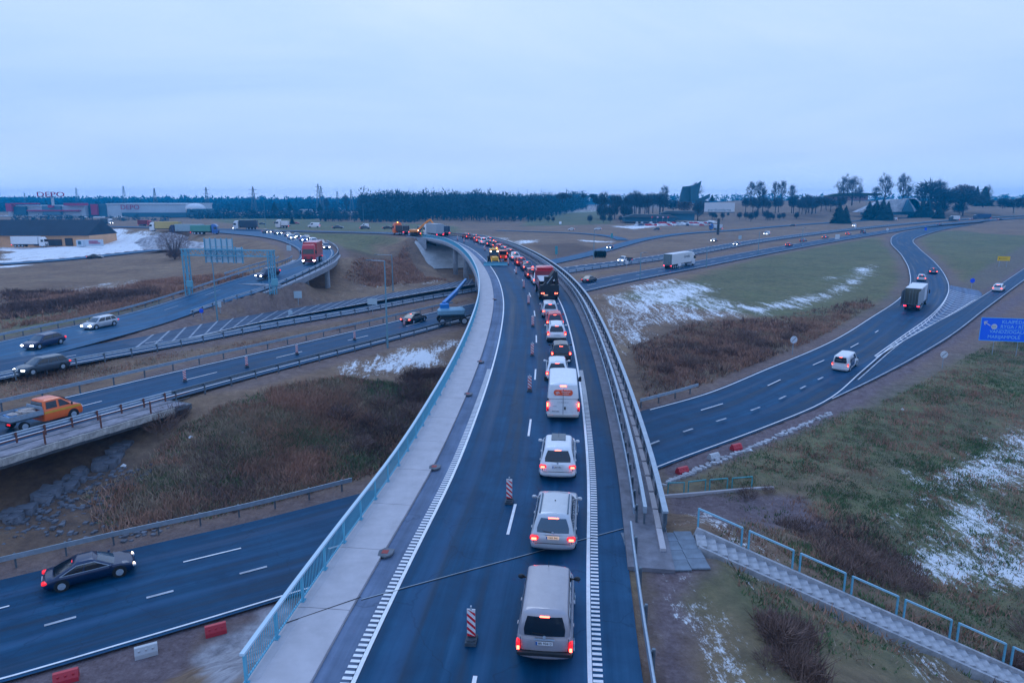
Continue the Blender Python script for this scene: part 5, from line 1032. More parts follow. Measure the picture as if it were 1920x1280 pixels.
bm_ = car('sedan', paint('deep_navy', (.003, .02, .07), .3, .3), 'saloon_car', 4.55, 1.8, 1.36, lights='tail', detail=2, chrome=True)
p = at(167, 1098, -7.18); q = AL.near(p[0], p[1]); on(bm_, AL, q, 2.15, 'dark navy saloon with chrome window frames on the lower road at left'); 
mb = MB()
for s in (1, -1): mb.box((2.16, s * .68, .58), (.06, .2, .04))
mb.build('daytime_light', HEADW, bm_)
veh(H1, 68, 699, -2.85, 'wagon', P_GREY, 'front', True, 'dark grey estate car nearest the left edge on the motorway', detail=2)
veh(BO, 93, 648, -2.95, 'hatch', P_NAVY, 'front', True, 'dark hatchback with lit headlights behind the grey estate car at left', (4.7, 1.8, 1.46), detail=2)
veh(BI, 190, 614, -2.9, 'wagon', P_SILVER, 'front', True, 'silver estate car with lit headlights by the far left guardrail', detail=2)
veh(H2, 778, 603, -3.75, 'sedan', P_BLACK, 'brake', False, 'black saloon passing the boom lift on the motorway', detail=2)
veh(BI, 500, 533, -.2, 'hatch', P_NAVY, 'front', True, 'dark car with bright headlights by the gantry leg')
o = box_truck('red_lorry', P_RED, P_RED, 9.0, 'front', 4.0, wn=3); p = at(592, 495, 1.8); q = BO.near(p[0], p[1]); on(o, BO, q, -2.6, 'red lorry with lit headlights on the small slip road bridge', True, 'lorry')
for i, (u, v, P, w) in enumerate([(612, 466, BO, 'nearest, just behind the red lorry'), (603, 459.5, BO, 'second behind the red lorry'), (589, 456, BI, 'third behind the red lorry, white'), (570, 453, BI, 'fourth behind the red lorry, bright blue'), (575, 449.5, BO, 'fifth, at the outer edge of the bend'), (557, 446, BO, 'sixth in the line of cars'), (547, 449, BI, 'seventh, at the inner edge of the bend'), (541, 443.5, BO, 'eighth in the line of cars'), (522, 440, BO, 'ninth in the line of cars'), (499, 437.5, BI, 'farthest in the line, on its own')]):
    veh(P, u, v, 2.15, ('hatch', 'sedan', 'wagon')[i % 3], (P_NAVY, P_GREY, P_WHITE, P_BLUE, P_BLACK, P_GREY, P_SILVER, P_NAVY, P_GREY, P_BLACK)[i], 'front', True, 'oncoming car with headlights on the left bend, ' + w)['group'] = 'oncoming cars on the left bend'
def farv(u, v, k, c, lights, hd, lb, dims=None, z=None):
    p = gp(u, v) if z is None else at(u, v, z); D = dims or {'hatch': (4.2, 1.76, 1.47), 'sedan': (4.6, 1.8, 1.44), 'wagon': (4.7, 1.8, 1.5), 'suv': (4.5, 1.86, 1.68), 'van': (5.2, 1.95, 2.1)}[k]
    r = car(k, c, {'hatch': 'hatchback', 'sedan': 'saloon_car', 'wagon': 'estate_car', 'suv': 'off_roader', 'van': 'small_van'}[k], *D, lights=lights, detail=1); r.location = p + np.array([0, 0, .05]); r.rotation_euler = (0, 0, R(hd)); return tag(r, lb, 'van' if k == 'van' else 'car')
def fart(u, v, boxm, cabm, L_, hd, lb, lights='tail', H=3.9, z=None, cab=True):
    p = gp(u, v) if z is None else at(u, v, z); r = box_truck('lorry', boxm, cabm, L_, lights, H, cab=cab); r.location = p + np.array([0, 0, .05]); r.rotation_euler = (0, 0, R(hd)); return tag(r, lb, 'lorry')
# right half of the motorway
o = box_truck('articulated_lorry', P_WHITE, P_WHITE, 13.4, 'tail', 4.0, rearm=mat('rear_doors', (.16, .2, .2), .6)); p = at(1257, 500, -4.1); q = H2.near(p[0], p[1]); on(o, H2, q, -4.6, 'white articulated lorry with dark blue lettering on the motorway', cat='lorry')
for s in (1, -1): text('lettering', 'Girteka', 1.15, P_NAVY, o, (2.0, s * 1.27, 2.9), (R(90), 0, R(180) if s > 0 else 0), sx=1.1)
for a_ in [(H2, 1103, 529, -4.1, 'sedan', P_BLACK, 'tail', False, 'black saloon on the motorway just right of the flyover'), (RC, 1143, 466, -4, 'hatch', P_NAVY, 'front', True, 'dark car with headlights on the curving side road near the hedge'),
           (H1, 1339, 453, -4.1, 'sedan', P_GREY, 'front', True, 'grey car with headlights on the motorway below the billboard'), (H1, 1381, 459.5, -4.1, 'hatch', P_NAVY, 'front', True, 'dark car with headlights right of the billboard post'), (H1, 1437, 441, -4.1, 'van', P_WHITE, 'front', True, 'white van with headlights on the motorway at centre right'),
           (H2, 1479, 462, -4.1, 'hatch', P_DRED, 'brake', False, 'dark red car on the motorway, leftmost of four going away at right'), (H2, 1505, 454, -4.1, 'wagon', P_GREY, 'tail', False, 'grey estate, second of four cars going away at right'), (H2, 1548, 447, -4, 'sedan', P_NAVY, 'brake', False, 'navy saloon, third of four cars going away at right'), (H2, 1590, 441, -3.8, 'hatch', P_DRED, 'brake', False, 'dark red hatchback, fourth of four going away at right'),
           (H2, 1618, 438, -3.7, 'van', P_GREY, 'tail', False, 'dark grey van on the motorway right of the small white sign'), (H1, 1602, 425, -3.7, 'hatch', P_WHITE, 'front', True, 'white car on the far carriageway before the paired conifers'), (AR, 1749, 513, -4.3, 'sedan', P_NAVY, 'brake', False, 'dark saloon ahead of the lorry on the S-bend'), (AL, 1727, 526, -4.4, 'hatch', P_SILVER, 'brake', False, 'silver hatchback just ahead of the lorry on the S-bend'),
           (DR, 1872, 547, -4.7, 'wagon', P_WHITE, 'brake', False, 'white estate car on the merging road at the right edge'), (H2, 1761, 422, -2.5, 'sedan', P_GREY, 'tail', False, 'grey saloon where the slip road leaves the motorway'), (H1, 1821, 412, -1.4, 'hatch', P_DRED, 'tail', True, 'dark red car before the dark blue lorry on the skyline road')]: veh(*a_)
o = box_truck('box_lorry', P_WHITE, P_GREY, 8.5, 'brake', 4.0, rearm=mat('rear_door_brown', (.13, .13, .10), .6)); p = at(1731, 577, -4.7); q = AR.near(p[0], p[1]); on(o, AR, q, -3.6, 'box lorry with white roof and dark rear driving up the S-bend', cat='lorry')
mb = MB(); cbox(mb, (-4.6, 0, 2.5), (7.9, 2.53, 2.35), .04)
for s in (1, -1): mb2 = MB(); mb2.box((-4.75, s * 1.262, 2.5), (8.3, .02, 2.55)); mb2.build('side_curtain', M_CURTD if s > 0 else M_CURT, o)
sv = car('van', P_WHITE, 'small_van', 4.75, 1.88, 1.94, lights='brake', detail=2); p = at(1611, 690, -5.75); q = AR.near(p[0], p[1]); on(sv, AR, q, -1.9, 'white delivery van with dark side panel on the lower road at right', cat='van')
for s in (1, -1): mb = MB(); mb.box((-.55, s * .965, 1.05), (1.5, .02, .95)); mb.build('side_graphic', P_NAVY, sv)
text('lettering', 'LIETUVOS PASTAS', .14, P_NAVY, sv, (-2.40, 0, 1.25), (R(90), 0, R(-90)))
fart(1789, 414, P_WHITE, P_GREY, 7, 200, 'white box lorry on the skyline road at right', z=-2.0); fart(1841, 411, mat('lorry_navy', (.02, .05, .13), .5), P_NAVY, 12, 190, 'dark blue lorry with pale roof on the skyline road at right', z=-.8)
farv(1676, 413, 'van', P_WHITE, 'front', 185, 'white van beside the dark conifer group'); farv(1875, 413, 'hatch', P_BLACK, 'tail', 10, 'black car right of the dark blue lorry'); farv(1071, 432, 'hatch', P_WHITE, 'tail', 185, 'white car alone on the far grass road'); farv(1121, 431, 'wagon', P_WHITE, 'tail', 185, 'white estate car on the far road, right of another white car'); farv(1231, 431, 'hatch', P_GREY, 'tail', 185, 'grey car on the far road below the car park'); farv(1485, 424, 'hatch', P_GREY, 'tail', 185, 'grey car on the far side road below the small round trees')
tk = fart(1342, 431, mat('tank_white', (.6, .64, .7), .5), P_BLUE, 5.5, 180, 'tank lorry with blue cab behind the billboard post', H=3.3)
# left and far roads
farv(179, 485, 'sedan', P_BLACK, 'brake', 12, 'black car on the side road before the snowy yard'); fart(56, 463.5, P_WHITE, P_WHITE, 9.5, 2, 'long white lorry parked along the yellow warehouse wall', z=-2.95)
fart(462, 431, P_GREY, P_WHITE, 7, 190, 'white lorry with headlights at the start of the left bend', 'front', z=2); fart(272, 424, P_DRED, P_RED, 7, -15, 'dark red lorry with lit headlights on the far left road', 'front'); farv(295, 419, 'van', P_ORANGE, 'front', -60, 'orange van with lit headlights on the far left road'); fart(200, 420, P_GREY, P_WHITE, 7, -20, 'white lorry with headlights beyond the warehouse corner', 'front')
fart(312, 434, mat('lorry_yellow', (.55, .40, .14), .6), P_WHITE, 10, 178, 'lorry with yellow box parked by the snow heap'); fart(352, 439, mat('lorry_pale', (.32, .42, .45), .6), P_NAVY, 11, 178, 'pale grey lorry parked beside the yellow one'); fart(384, 440, mat('lorry_green', (.10, .32, .26), .6), P_BLUE, 7, 5, 'green lorry parked right of the pale grey one', H=3.3)
farv(492, 421, 'sedan', P_GREY, 'brake', 5, 'grey car on the far road, farthest left of the row'); fart(531, 428, P_WHITE, P_WHITE, 3, 185, 'small white lorry on the cross road left of the van', z=2.1, H=3); farv(589, 427, 'van', P_WHITE, 'tail', 185, 'white van on the cross road before the dark wood', z=2.2); farv(634, 429, 'sedan', P_GREY, 'tail', 5, 'grey car on the cross road right of the white van', z=2.3); farv(685, 430, 'hatch', P_GREY, 'tail', 5, 'grey hatchback on the cross road at its middle', z=2.3); farv(728, 430, 'sedan', P_BLACK, 'tail', 5, 'black saloon on the cross road nearest the flyover end', z=2.4); farv(684, 426, 'van', P_WHITE, 'tail', 200, 'white vehicle beyond the cross road lamp post')
farv(520, 419, 'sedan', P_NAVY, 'tail', 5, 'navy car on the farther road left of the small pine'); farv(556, 420, 'hatch', P_RED, 'brake', 5, 'red car on the farther road right of the small pine')
# ------------------------------------------------------------------ lamp posts, signs, gantry, billboard
def lamp(u, v, top, z=None, lab=None, arm=0, teal=False):
    p = gp(u, v) if z is None else at(u, v, z); zc = p[1] * CP - (p[2] - CAMZ) * SP; h = (v - top) * zc / FPX / CP
    r = empty('street_lamp', tuple(p - np.array([0, 0, .2])), 0, lab, 'street lamp', 'tall street lamps'); mb = MB(); mb.cyl((0, 0, 0), (0, 0, h), .13, .07, 8); mb.build('pole', mat('lamp_pole', (.13, .27, .34), .5), r)
    mb = MB(); mb.beam((0, 0, h), (arm or .6, 0, h + .1), .09, .09); mb.build('arm', M_GALV, r); mb = MB(); mb.box(((arm or .6) + .3, 0, h + .1), (.7, .26, .12)); mb.build('lantern', M_GALVD, r)
for a_ in [(727, 652, 490, None, 'lamp post nearest the flyover below the boom lift, reaching up past it', -2.2), (737, 546, 478, None, 'lamp post beyond the motorway left of the flyover piers', -3.5), (408, 602, 487, None, 'lamp post below the gantry sign panels', 0),
           (1113, 486, 432, None, 'thin lamp post left of the green hedge', 0), (1200, 524, 474, None, 'lamp post behind the snowy field left of the articulated lorry', 0), (1324, 502, 462, None, 'lamp post right of the articulated lorry', 0), (1421, 478, 436, None, 'lamp post in the verge right of the billboard', 0), (1503, 463, 428, None, 'lamp post before the second car going away', 0), (1622, 412, 372, None, 'lamp post beside the paired conifers', 0), (1680, 408, 380, None, 'lamp post left of the box lorry on the skyline', 0), (682, 424, 384, None, 'lamp post in front of the dark wood', 0), (498, 425, 378, None, 'lamp post beside the cross road at left', 0), (1900, 411, 380, None, 'lamp post near the right edge on the skyline road', 0)]: lamp(*a_[:4], lab=a_[4], arm=a_[5])
# big gantry with the backs of road signs
ga0, ga1 = gp(355, 554), gp(513, 553); gr = empty('gantry', tuple(ga0), 0, 'blue lattice gantry carrying the backs of motorway signs over the left slip road', 'gantry'); dg = ga1 - ga0; M_GAN = mat('gantry_steel', (.12, .36, .48), .5, noise=.15)
hg = 7.6; hdg = math.atan2(dg[1], dg[0]); ux = np.array([math.cos(hdg), math.sin(hdg), 0]); uy = np.array([-math.sin(hdg), math.cos(hdg), 0])
for b_ in (np.zeros(3), np.array([dg[0], dg[1], dg[2]])):
    mb = MB()
    for sx in (-.55, .55):
        for sy in (-.35, .35): q = b_ + ux * sx * (.7) + uy * sy; mb.beam(q, np.array([q[0], q[1], hg]), .16, .16)
    for k in range(7):
        s_ = 1 if k % 2 else -1
        for sy in (-.35, .35): mb.beam(b_ * [1, 1, 0] + ux * .38 * s_ + uy * sy + np.array([0, 0, b_[2] + k * (hg - b_[2]) / 7]), b_ * [1, 1, 0] - ux * .38 * s_ + uy * sy + np.array([0, 0, b_[2] + (k + 1) * (hg - b_[2]) / 7]), .07, .07)
    mb.build('leg', M_GAN, gr)
    mb = MB(); q = b_ + ux * .5; cbox(mb, (q[0], q[1] - .4, b_[2] + 2.0), (1.0, .4, 1.1), .05); mb.build('control_box', mat('box_teal', (.14, .38, .46), .5), gr)
mb = MB(); top0, top1 = np.array([0, 0, hg]) - ux * .6, np.array([dg[0], dg[1], hg]) + ux * .6
for z in (0, -.95):
    for sy in (-.35, .35): mb.beam(top0 + uy * sy + [0, 0, z], top1 + uy * sy + [0, 0, z], .15, .15)
n = 20
for k in range(n):
    a_, b_ = top0 + (top1 - top0) * k / n, top0 + (top1 - top0) * (k + 1) / n
    for sy in (-.35, .35): mb.beam(a_ + uy * sy + [0, 0, -.95 * (k % 2)], b_ + uy * sy + [0, 0, -.95 * ((k + 1) % 2)], .07, .07)
mb.build('truss', M_GAN, gr)
M_SBACK = mat('sign_back', (.42, .55, .62), .45, metal=.1)
W_ = np.hypot(dg[0], dg[1])
for k, (f0, f1, z0, z1) in enumerate([(.215, .545, -1.7, 2.15), (.555, .665, -1.7, .8)]):
    n = 5 if k == 0 else 1; 
    for i in range(n):
        for j in range(3 if k == 0 else 2):
            a0 = f0 + (f1 - f0) * i / n; a1 = f0 + (f1 - f0) * (i + 1) / n - .004; m = 3 if k == 0 else 2; y0 = z0 + (z1 - z0) * j / m; y1 = z0 + (z1 - z0) * (j + 1) / m - .05
            c_ = ux * W_ * (a0 + a1) / 2 + uy * .6 + np.array([0, 0, hg - .4 + (y0 + y1) / 2]); mb = MB(); mb.box(tuple(c_), (W_ * (a1 - a0), .05, y1 - y0), hdg); mb.build('sign_panel', M_SBACK, gr)
    for i in range(n + 1): c_ = ux * W_ * (f0 + (f1 - f0) * (i + (.0 if k == 0 else .15 - .3 * i)) / n) + uy * .5 + np.array([0, 0, hg - .4 + (z0 + z1) / 2]); mb = MB(); mb.box(tuple(c_), (.13, .12, z1 - z0 + .2), hdg); mb.build('bracket', M_GAN, gr)
def sign(u, v, top, w, h, face, lab, rz=0, kind='rect', back=True, posts=1, name='road_sign', cat='road sign', z=None):
    """foot at (u, v); panel of w x h metres with its top at photo height `top`"""
    p = gp(u, v) if z is None else at(u, v, z); zc = p[1] * CP - (p[2] - CAMZ) * SP; H_ = (v - top) * zc / FPX / CP; r = empty(name, tuple(p), rz, lab, cat)
    for i in range(posts): x = 0 if posts == 1 else (-w * .3 + w * .6 * i / (posts - 1)); mb = MB(); mb.cyl((x, .06, -.2), (x, .06, H_ - .05), .045, n=8); mb.build('post', M_GALV, r)
    mb = MB()
    if kind == 'rect': mb.box((0, 0, H_ - h / 2), (w, .05, h))
    else: mb.cyl((0, -.03, H_ - h / 2), (0, .02, H_ - h / 2), h / 2, n=20)
    mb.build('panel', face, r)
    if kind == 'ring':
        mb = MB(); mb.beam((-h * .28, -.04, H_ - h / 2 - h * .28), (h * .28, -.04, H_ - h / 2 + h * .28), .01, .06); mb.build('diagonal_bar', M_DGREY, r)
    return r, H_
M_SW, M_SBL, M_SY = mat('sign_white', (.62, .66, .72), .45), mat('sign_blue', (.005, .09, .75), .4), mat('sign_yellow', (.85, .52, .01), .45)
for a_ in [(1486, 665, 630, .95, .95, M_SW, 'round white sign with a diagonal bar on the near side of the brown brush', .1, 'ring'), (1767, 690, 658, .85, .85, M_SW, 'round white sign with a diagonal bar beside the field at right', -.1, 'ring'), (1821, 545, 522, 1.0, 1.0, M_SBL, 'round blue sign at the tip of the grass island', 0, 'disc'),
           (1569, 456, 440, 1.9, 2.0, M_SW, 'white square sign beside the motorway at right', 0, 'rect'), (560, 578, 545, 1.3, 1.15, M_SBACK, 'grey back of a sign on the grass left of the motorway gore', 0, 'rect'), (699, 590, 560, 1.5, .95, M_SBACK, 'grey back of a sign in the motorway verge left of the dark saloon', 0, 'rect'), (545, 596, 582, .6, .75, M_SBACK, 'small grey back of a sign beside the striped gore', 0, 'rect'),
           (379, 600, 578, .65, .65, M_SBL, 'small blue round sign by the left slip road guardrail', 0, 'disc'), (413, 587, 568, .5, .8, M_SBACK, 'narrow grey sign back next to the lamp post below the gantry', 0, 'rect'), (1175, 503, 489, .9, .9, M_SW, 'round white sign in the median beside the white pickup', 0, 'disc'), (1274, 507, 493, .9, .9, M_SW, 'round white sign in front of the articulated lorry', 0, 'disc'), (1387, 452, 442, 1.4, 1.6, M_SBACK, 'grey sign on the far verge right of the billboard', 0, 'rect'),
           (1663, 440, 428, 1.4, 1.4, M_SW, 'round pale sign where the slip road joins the motorway', 0, 'disc'), (1735, 436, 427, 1.3, 1.6, M_SBL, 'small blue sign at the crest of the slip road', 0, 'rect'), (1603, 432, 423, 1.5, 1.5, M_SW, 'round pale sign in the median below the white car', 0, 'disc'), (1147, 450, 438, 1.0, 2.2, M_TEAL, 'teal post sign on the grass by the curving side road', 0, 'rect'), (1043, 484, 462, .8, 2.6, M_TEAL, 'teal marker sign on the bank left of the green hedge', 0, 'rect'), (542, 470, 460, 1.1, 1.4, M_SBACK, 'grey sign back on the grass inside the left bend', 0, 'rect')]: sign(*a_[:7], rz=a_[7], kind=a_[8])
# big blue direction sign
sg, H_ = sign(1905, 668, 597, 9.0, 3.0, mat('sign_blue_large', (.0, .14, .95), .4), 'large blue direction sign with white town names at the right edge', R(-13), posts=3)
x0 = -9.0 / 2
def tx(s, x, zz, size, sx=1.0): text('lettering', s, size, mat('sign_text', (.25, .62, .95), .5), sg, (x0 + x, -.035, H_ + zz), (R(90), 0, 0), 'LEFT', .004, sx)
for s, x, zz in (('KLAIPĖDA', 2.35, -.52), ('RYGA / RĪGA', 2.25, -1.13), ('VANDŽIOGALA', 1.1, -1.80), ('MARIJAMPOLĖ', .95, -2.48)): tx(s, x, zz, .58, 1.0)
for s, x, zz in (('209', 6.7, -.52), ('248', 6.6, -1.13), ('23', 7.0, -1.80), ('67', 7.0, -2.48)): tx(s, x, zz, .58)
mb = MB(); mb.box((0, -.04, H_ - .03), (9.0, .02, .06)); mb.box((0, -.04, H_ - 2.97), (9.0, .02, .06)); mb.box((x0 + .03, -.04, H_ - 1.5), (.06, .02, 2.9)); mb.box((.9, -.04, H_ - 1.47), (7.2, .02, .04)); mb.build('border', mat('sign_border', (.12, .5, .8), .5), sg)
mb = MB(); mb.cyl((x0 + 1.55, -.05, H_ - 1.15), (x0 + 1.55, -.028, H_ - 1.15), .34, n=24); ov = mb.build('oval_panel', M_SW, sg); ov.scale = (1, 1, 1); text('lettering', 'LV', .36, M_BLACK, sg, (x0 + 1.55, -.055, H_ - 1.15), (R(90), 0, 0))
mb = MB(); mb.beam((x0 + .35, -.05, H_ - .55), (x0 + 1.1, -.05, H_ - 1.05), .02, .1); mb.beam((x0 + .35, -.05, H_ - .55), (x0 + .75, -.05, H_ - .5), .02, .1); mb.beam((x0 + .35, -.05, H_ - .55), (x0 + .5, -.05, H_ - .95), .02, .1); mb.build('arrow', M_SW, sg)
sy_, H2_ = sign(1880, 500, 481, 3.2, 1.25, M_SY, 'yellow direction sign on the grass island at right', R(-10), posts=2)
mb = MB(); mb.box((-.2, -.04, H2_ - .62), (2.0, .02, .07)); mb.beam((-1.3, -.04, H2_ - .62), (-1.0, -.04, H2_ - .45), .02, .06); mb.beam((-1.3, -.04, H2_ - .62), (-1.0, -.04, H2_ - .8), .02, .06); mb.build('arrow', M_DGREY, sy_)
# billboard
bp_ = gp(1346, 440); bb = empty('billboard', tuple(bp_), R(-8), 'white billboard on a single tall post beyond the motorway', 'billboard'); zc = bp_[1] * CP; m2 = lambda px: px * zc / FPX
mb = MB(); mb.cyl((0, .3, -.5), (0, .3, m2(30)), m2(2.4), n=12); mb.build('post', M_DGREY, bb); mb = MB(); mb.box((0, 0, m2(51)), (m2(55), .6, m2(17))); mb.build('board', M_SW, bb); mb = MB(); mb.box((0, 0, m2(41.5)), (m2(56), .8, m2(1.6))); mb.build('walkway', M_GALVD, bb)
text('lettering', 'parduodama', m2(6.2), mat('bb_text', (.02, .16, .22), .6), bb, (0, -.33, m2(46)), (R(90), 0, 0), sx=1.35)

# ------------------------------------------------------------------ vegetation builders
def twigs(V, Fc, c, rad, n, ln, w, rg, up=.3, shell_=True):
    d = rg.normal(size=(n, 3)); d /= np.linalg.norm(d, axis=1)[:, None]; k = rg.random(n) ** (.33 if shell_ else .6); P = np.asarray(c) + d * k[:, None] * np.asarray(rad)
    g = d + rg.normal(size=(n, 3)) * .45; g[:, 2] = np.abs(g[:, 2]) * .8 + up; g /= np.linalg.norm(g, axis=1)[:, None]; s = rg.normal(size=(n, 3)); s = np.cross(g, s); s /= np.linalg.norm(s, axis=1)[:, None]
    L_ = (ln * rg.uniform(.5, 1.4, n))[:, None]; b = sum(len(q) for q in V); V.append(np.stack([P - s * w, P + s * w, P + g * L_], 1).reshape(-1, 3)); Fc.append(np.arange(n * 3).reshape(-1, 3) + b)
def npmesh(name, V, Fc, m):
    V = np.concatenate(V); Fc = np.concatenate(Fc); k = Fc.shape[1]; me = bpy.data.meshes.new(name); me.vertices.add(len(V)); me.vertices.foreach_set('co', V.ravel()); me.loops.add(Fc.size); me.loops.foreach_set('vertex_index', Fc.ravel().astype(np.int32))
    me.polygons.add(len(Fc)); me.polygons.foreach_set('loop_start', np.arange(0, Fc.size, k)); me.polygons.foreach_set('loop_total', np.full(len(Fc), k)); me.materials.append(m); me.update(calc_edges=True); return me
def bare_tree(h, rg, spread=.42, twm=None, ntw=2600, tall=.2):
    mb = MB(); V, Fc = [], []; tips = []
    def br(p, d, L_, r, lv):
        q = p + d * L_ * .55 ; d2 = d + rg.normal(size=3) * .12 + [0, 0, .15]; d2 /= np.linalg.norm(d2); e = q + d2 * L_ * .45; mb.cyl(p, q, r, r * .75, 4, False); mb.cyl(q, e, r * .75, r * .4, 4, False); tips.append(e)
        if lv <= 2: tips.append(q)
        if lv == 0: return
        for k in range(3): a = rg.normal(size=3) * spread * 1.3; dn = d2 + a + [0, 0, .1]; dn /= np.linalg.norm(dn); f = rg.uniform(.35, 1); br(p + (e - p) * f, dn, L_ * rg.uniform(.5, .75), r * .55, lv - 1)
    top = np.array([rg.normal() * .03, rg.normal() * .03, .72]) * h; mb.cyl((0, 0, -.01), top * .45, h * .026, h * .019, 6, False); mb.cyl(top * .45, top, h * .019, h * .006, 5, False); tips.append(top)
    for k in range(13):
        f = .28 + .7 * (k + rg.random()) / 13; az = k * 2.4 + rg.random(); el = R(35 + 35 * f); d = np.array([math.cos(az) * math.cos(el), math.sin(az) * math.cos(el), math.sin(el)]); br(top * f, d, h * (.34 - .14 * f) * rg.uniform(.8, 1.15), h * .011 * (1.3 - f * .6), 3)
    T = np.array(tips); n = ntw
    i = rg.integers(0, len(T), n); P = T[i] + rg.normal(size=(n, 3)) * h * .02; g = rg.normal(size=(n, 3)) * .6 + (T[i] - [0, 0, h * .45]) / (h * .5); g /= np.linalg.norm(g, axis=1)[:, None]; s = np.cross(g, rg.normal(size=(n, 3))); s /= np.linalg.norm(s, axis=1)[:, None]; w = h * .0022
    V.append(np.stack([P - s * w, P + s * w, P + g * h * .085], 1).reshape(-1, 3)); Fc.append(np.arange(n * 3).reshape(-1, 3))
    return mb.mesh('trunk', M_BARK), npmesh('crown', V, Fc, twm or M_TWIG)
M_BARK = mat('bark', (.035, .032, .04), .9); M_TWIG = mat('twigs', (.05, .07, .09), .9); M_TWIGB = mat('brown_twigs', (.19, .13, .125), .9); M_LEAFD = mat('conifer_green', (.012, .035, .03), .85, noise=.4, nscale=.5); M_LEAF = mat('bush_green', (.025, .05, .035), .85, noise=.4, nscale=.8); M_DRY = mat('dry_crown', (.16, .10, .08), .9, noise=.3, nscale=.3)
def cloud_mesh(rad, n, ln, w, m, rg, zc=None, up=.2):
    V, Fc = [], []; zc = rad[2] if zc is None else zc; twigs(V, Fc, (0, 0, zc), rad, n, ln, w, rg, up, True); twigs(V, Fc, (0, 0, zc), [q * .7 for q in rad], n // 2, ln, w * 1.4, rg, up, False); return npmesh('crown', V, Fc, m)
def conifer_mesh(rg, h=10, r=3):
    V, Fc = [], []
    for k in range(34):
        f = k / 34; z = h * (.04 + .94 * f); rr_ = r * (1 - f) ** .8 * rg.uniform(.8, 1.1) + .12; n = int(34 * (1 - f) + 8); t_ = rg.random(n) * 6.283; q = rr_ * rg.uniform(.45, 1, n); P = np.stack([q * np.cos(t_), q * np.sin(t_), np.full(n, z)], 1); g = np.stack([np.cos(t_), np.sin(t_), np.full(n, -.25)], 1); s = np.stack([-np.sin(t_), np.cos(t_), rg.normal(0, .2, n)], 1); w = rr_ * .22 + .1
        b = sum(len(x) for x in V); V.append(np.stack([P - s * w - g * .2, P + s * w - g * .2 + [0, 0, .25], P + g * rr_ * .4 - [0, 0, .15]], 1).reshape(-1, 3)); Fc.append(np.arange(n * 3).reshape(-1, 3) + b)
    return npmesh('crown', V, Fc, M_LEAFD)
def tree(name, tm, cm, p, s, lab, cat='tree', group=None, rz=0, sx=1):
    r = empty(name, tuple(p), rz, lab, cat, group)
    if tm: inst('trunk', tm, r, sc=(s, s, s))
    inst('crown', cm, r, sc=(s * sx, s * sx, s)); return r
tr = [bare_tree(1.0, np.random.default_rng(20 + i), .46 + .05 * i) for i in range(4)]
tk_ = MB(); tk_.cyl((0, 0, -.2), (0, 0, .55), .03, .02, 6); small_trunk = tk_.mesh('trunk', M_BARK)
con = [conifer_mesh(np.random.default_rng(40 + i)) for i in range(3)]
ctm = MB(); ctm.cyl((0, 0, -.5), (0, 0, 9), .22, .05, 6); ctm = ctm.mesh('trunk', M_BARK)
def mpp(p): return (p[1] * CP - (p[2] - CAMZ) * SP) / FPX
def ptree(k, u, vb, vt, lab, dist=None, group=None, sx=1, i=0):
    p = gp(u, vb) if dist is None else None
    if dist is not None: b = (vb - 640) / FPX; p = np.array([(u - 960) / FPX * dist, (CP - b * SP) * dist, CAMZ + (-SP - b * CP) * dist])
    h = (vb - vt) * mpp(p) / CP
    if k == 'bare': return tree('bare_tree', *tr[i % 4], p, h / 1.0 * .98, lab, group=group, sx=sx, rz=i)
    if k == 'con': return tree('conifer', ctm, con[i % 3], p, h / 10, lab, 'conifer', group, sx=sx)
    if k == 'round': return tree('round_tree', small_trunk, rnd[i % 3], p, h, lab, group=group, sx=sx)
    if k == 'dry': return tree('round_tree', small_trunk, dry, p, h, lab, group=group, sx=sx)
rnd = [cloud_mesh((.40, .40, .40), 620, .17, .016, M_TWIG, np.random.default_rng(60 + i), .58) for i in range(3)]; dry = cloud_mesh((.46, .46, .42), 900, .08, .03, M_DRY, np.random.default_rng(64), .55)
D = 640
for i, (u, vb, vt, sx) in enumerate([(1247, 377, 350, 1.1), (1306, 377, 345, 1.2), (1406, 380, 343, .9), (1424, 382, 340, .9), (1430, 378, 352, .6), (1451, 377, 343, .8), (1466, 378, 341, .8), (1484, 378, 347, 1.0), (1580, 384, 333, .85), (1597, 385, 335, .95), (1612, 380, 352, .9), (1640, 380, 350, 1.1), (1658, 382, 331, .9), (1692, 384, 330, .85), (1700, 378, 350, 1), (1760, 382, 340, 1), (1848, 384, 350, .7)]):
    ptree('bare', u, vb, vt, 'tall bare tree on the skyline, number counted from the monument: ' + ['left of the monument', 'right of the monument', 'first right of the billboard', 'second right of the billboard', 'small one beside the second', 'left of the middle trio', 'middle of the middle trio', 'right of the middle trio', 'left of the pair above the conifers', 'right of the pair above the conifers', 'low one before the snowy roofs', 'broad one above the snowy roofs', 'tallest above the snowy roofs', 'branchy one right of the snowy roofs', 'low one behind the branchy one', 'one above the dark round mass', 'thin one near the right conifers'][i], D, 'bare trees on the skyline', sx, i)
for o in [o for o in COL.objects if o.get('label', '').startswith('tall bare tree')]: o['label'] = o['label'].replace(', number counted from the monument:', ',')
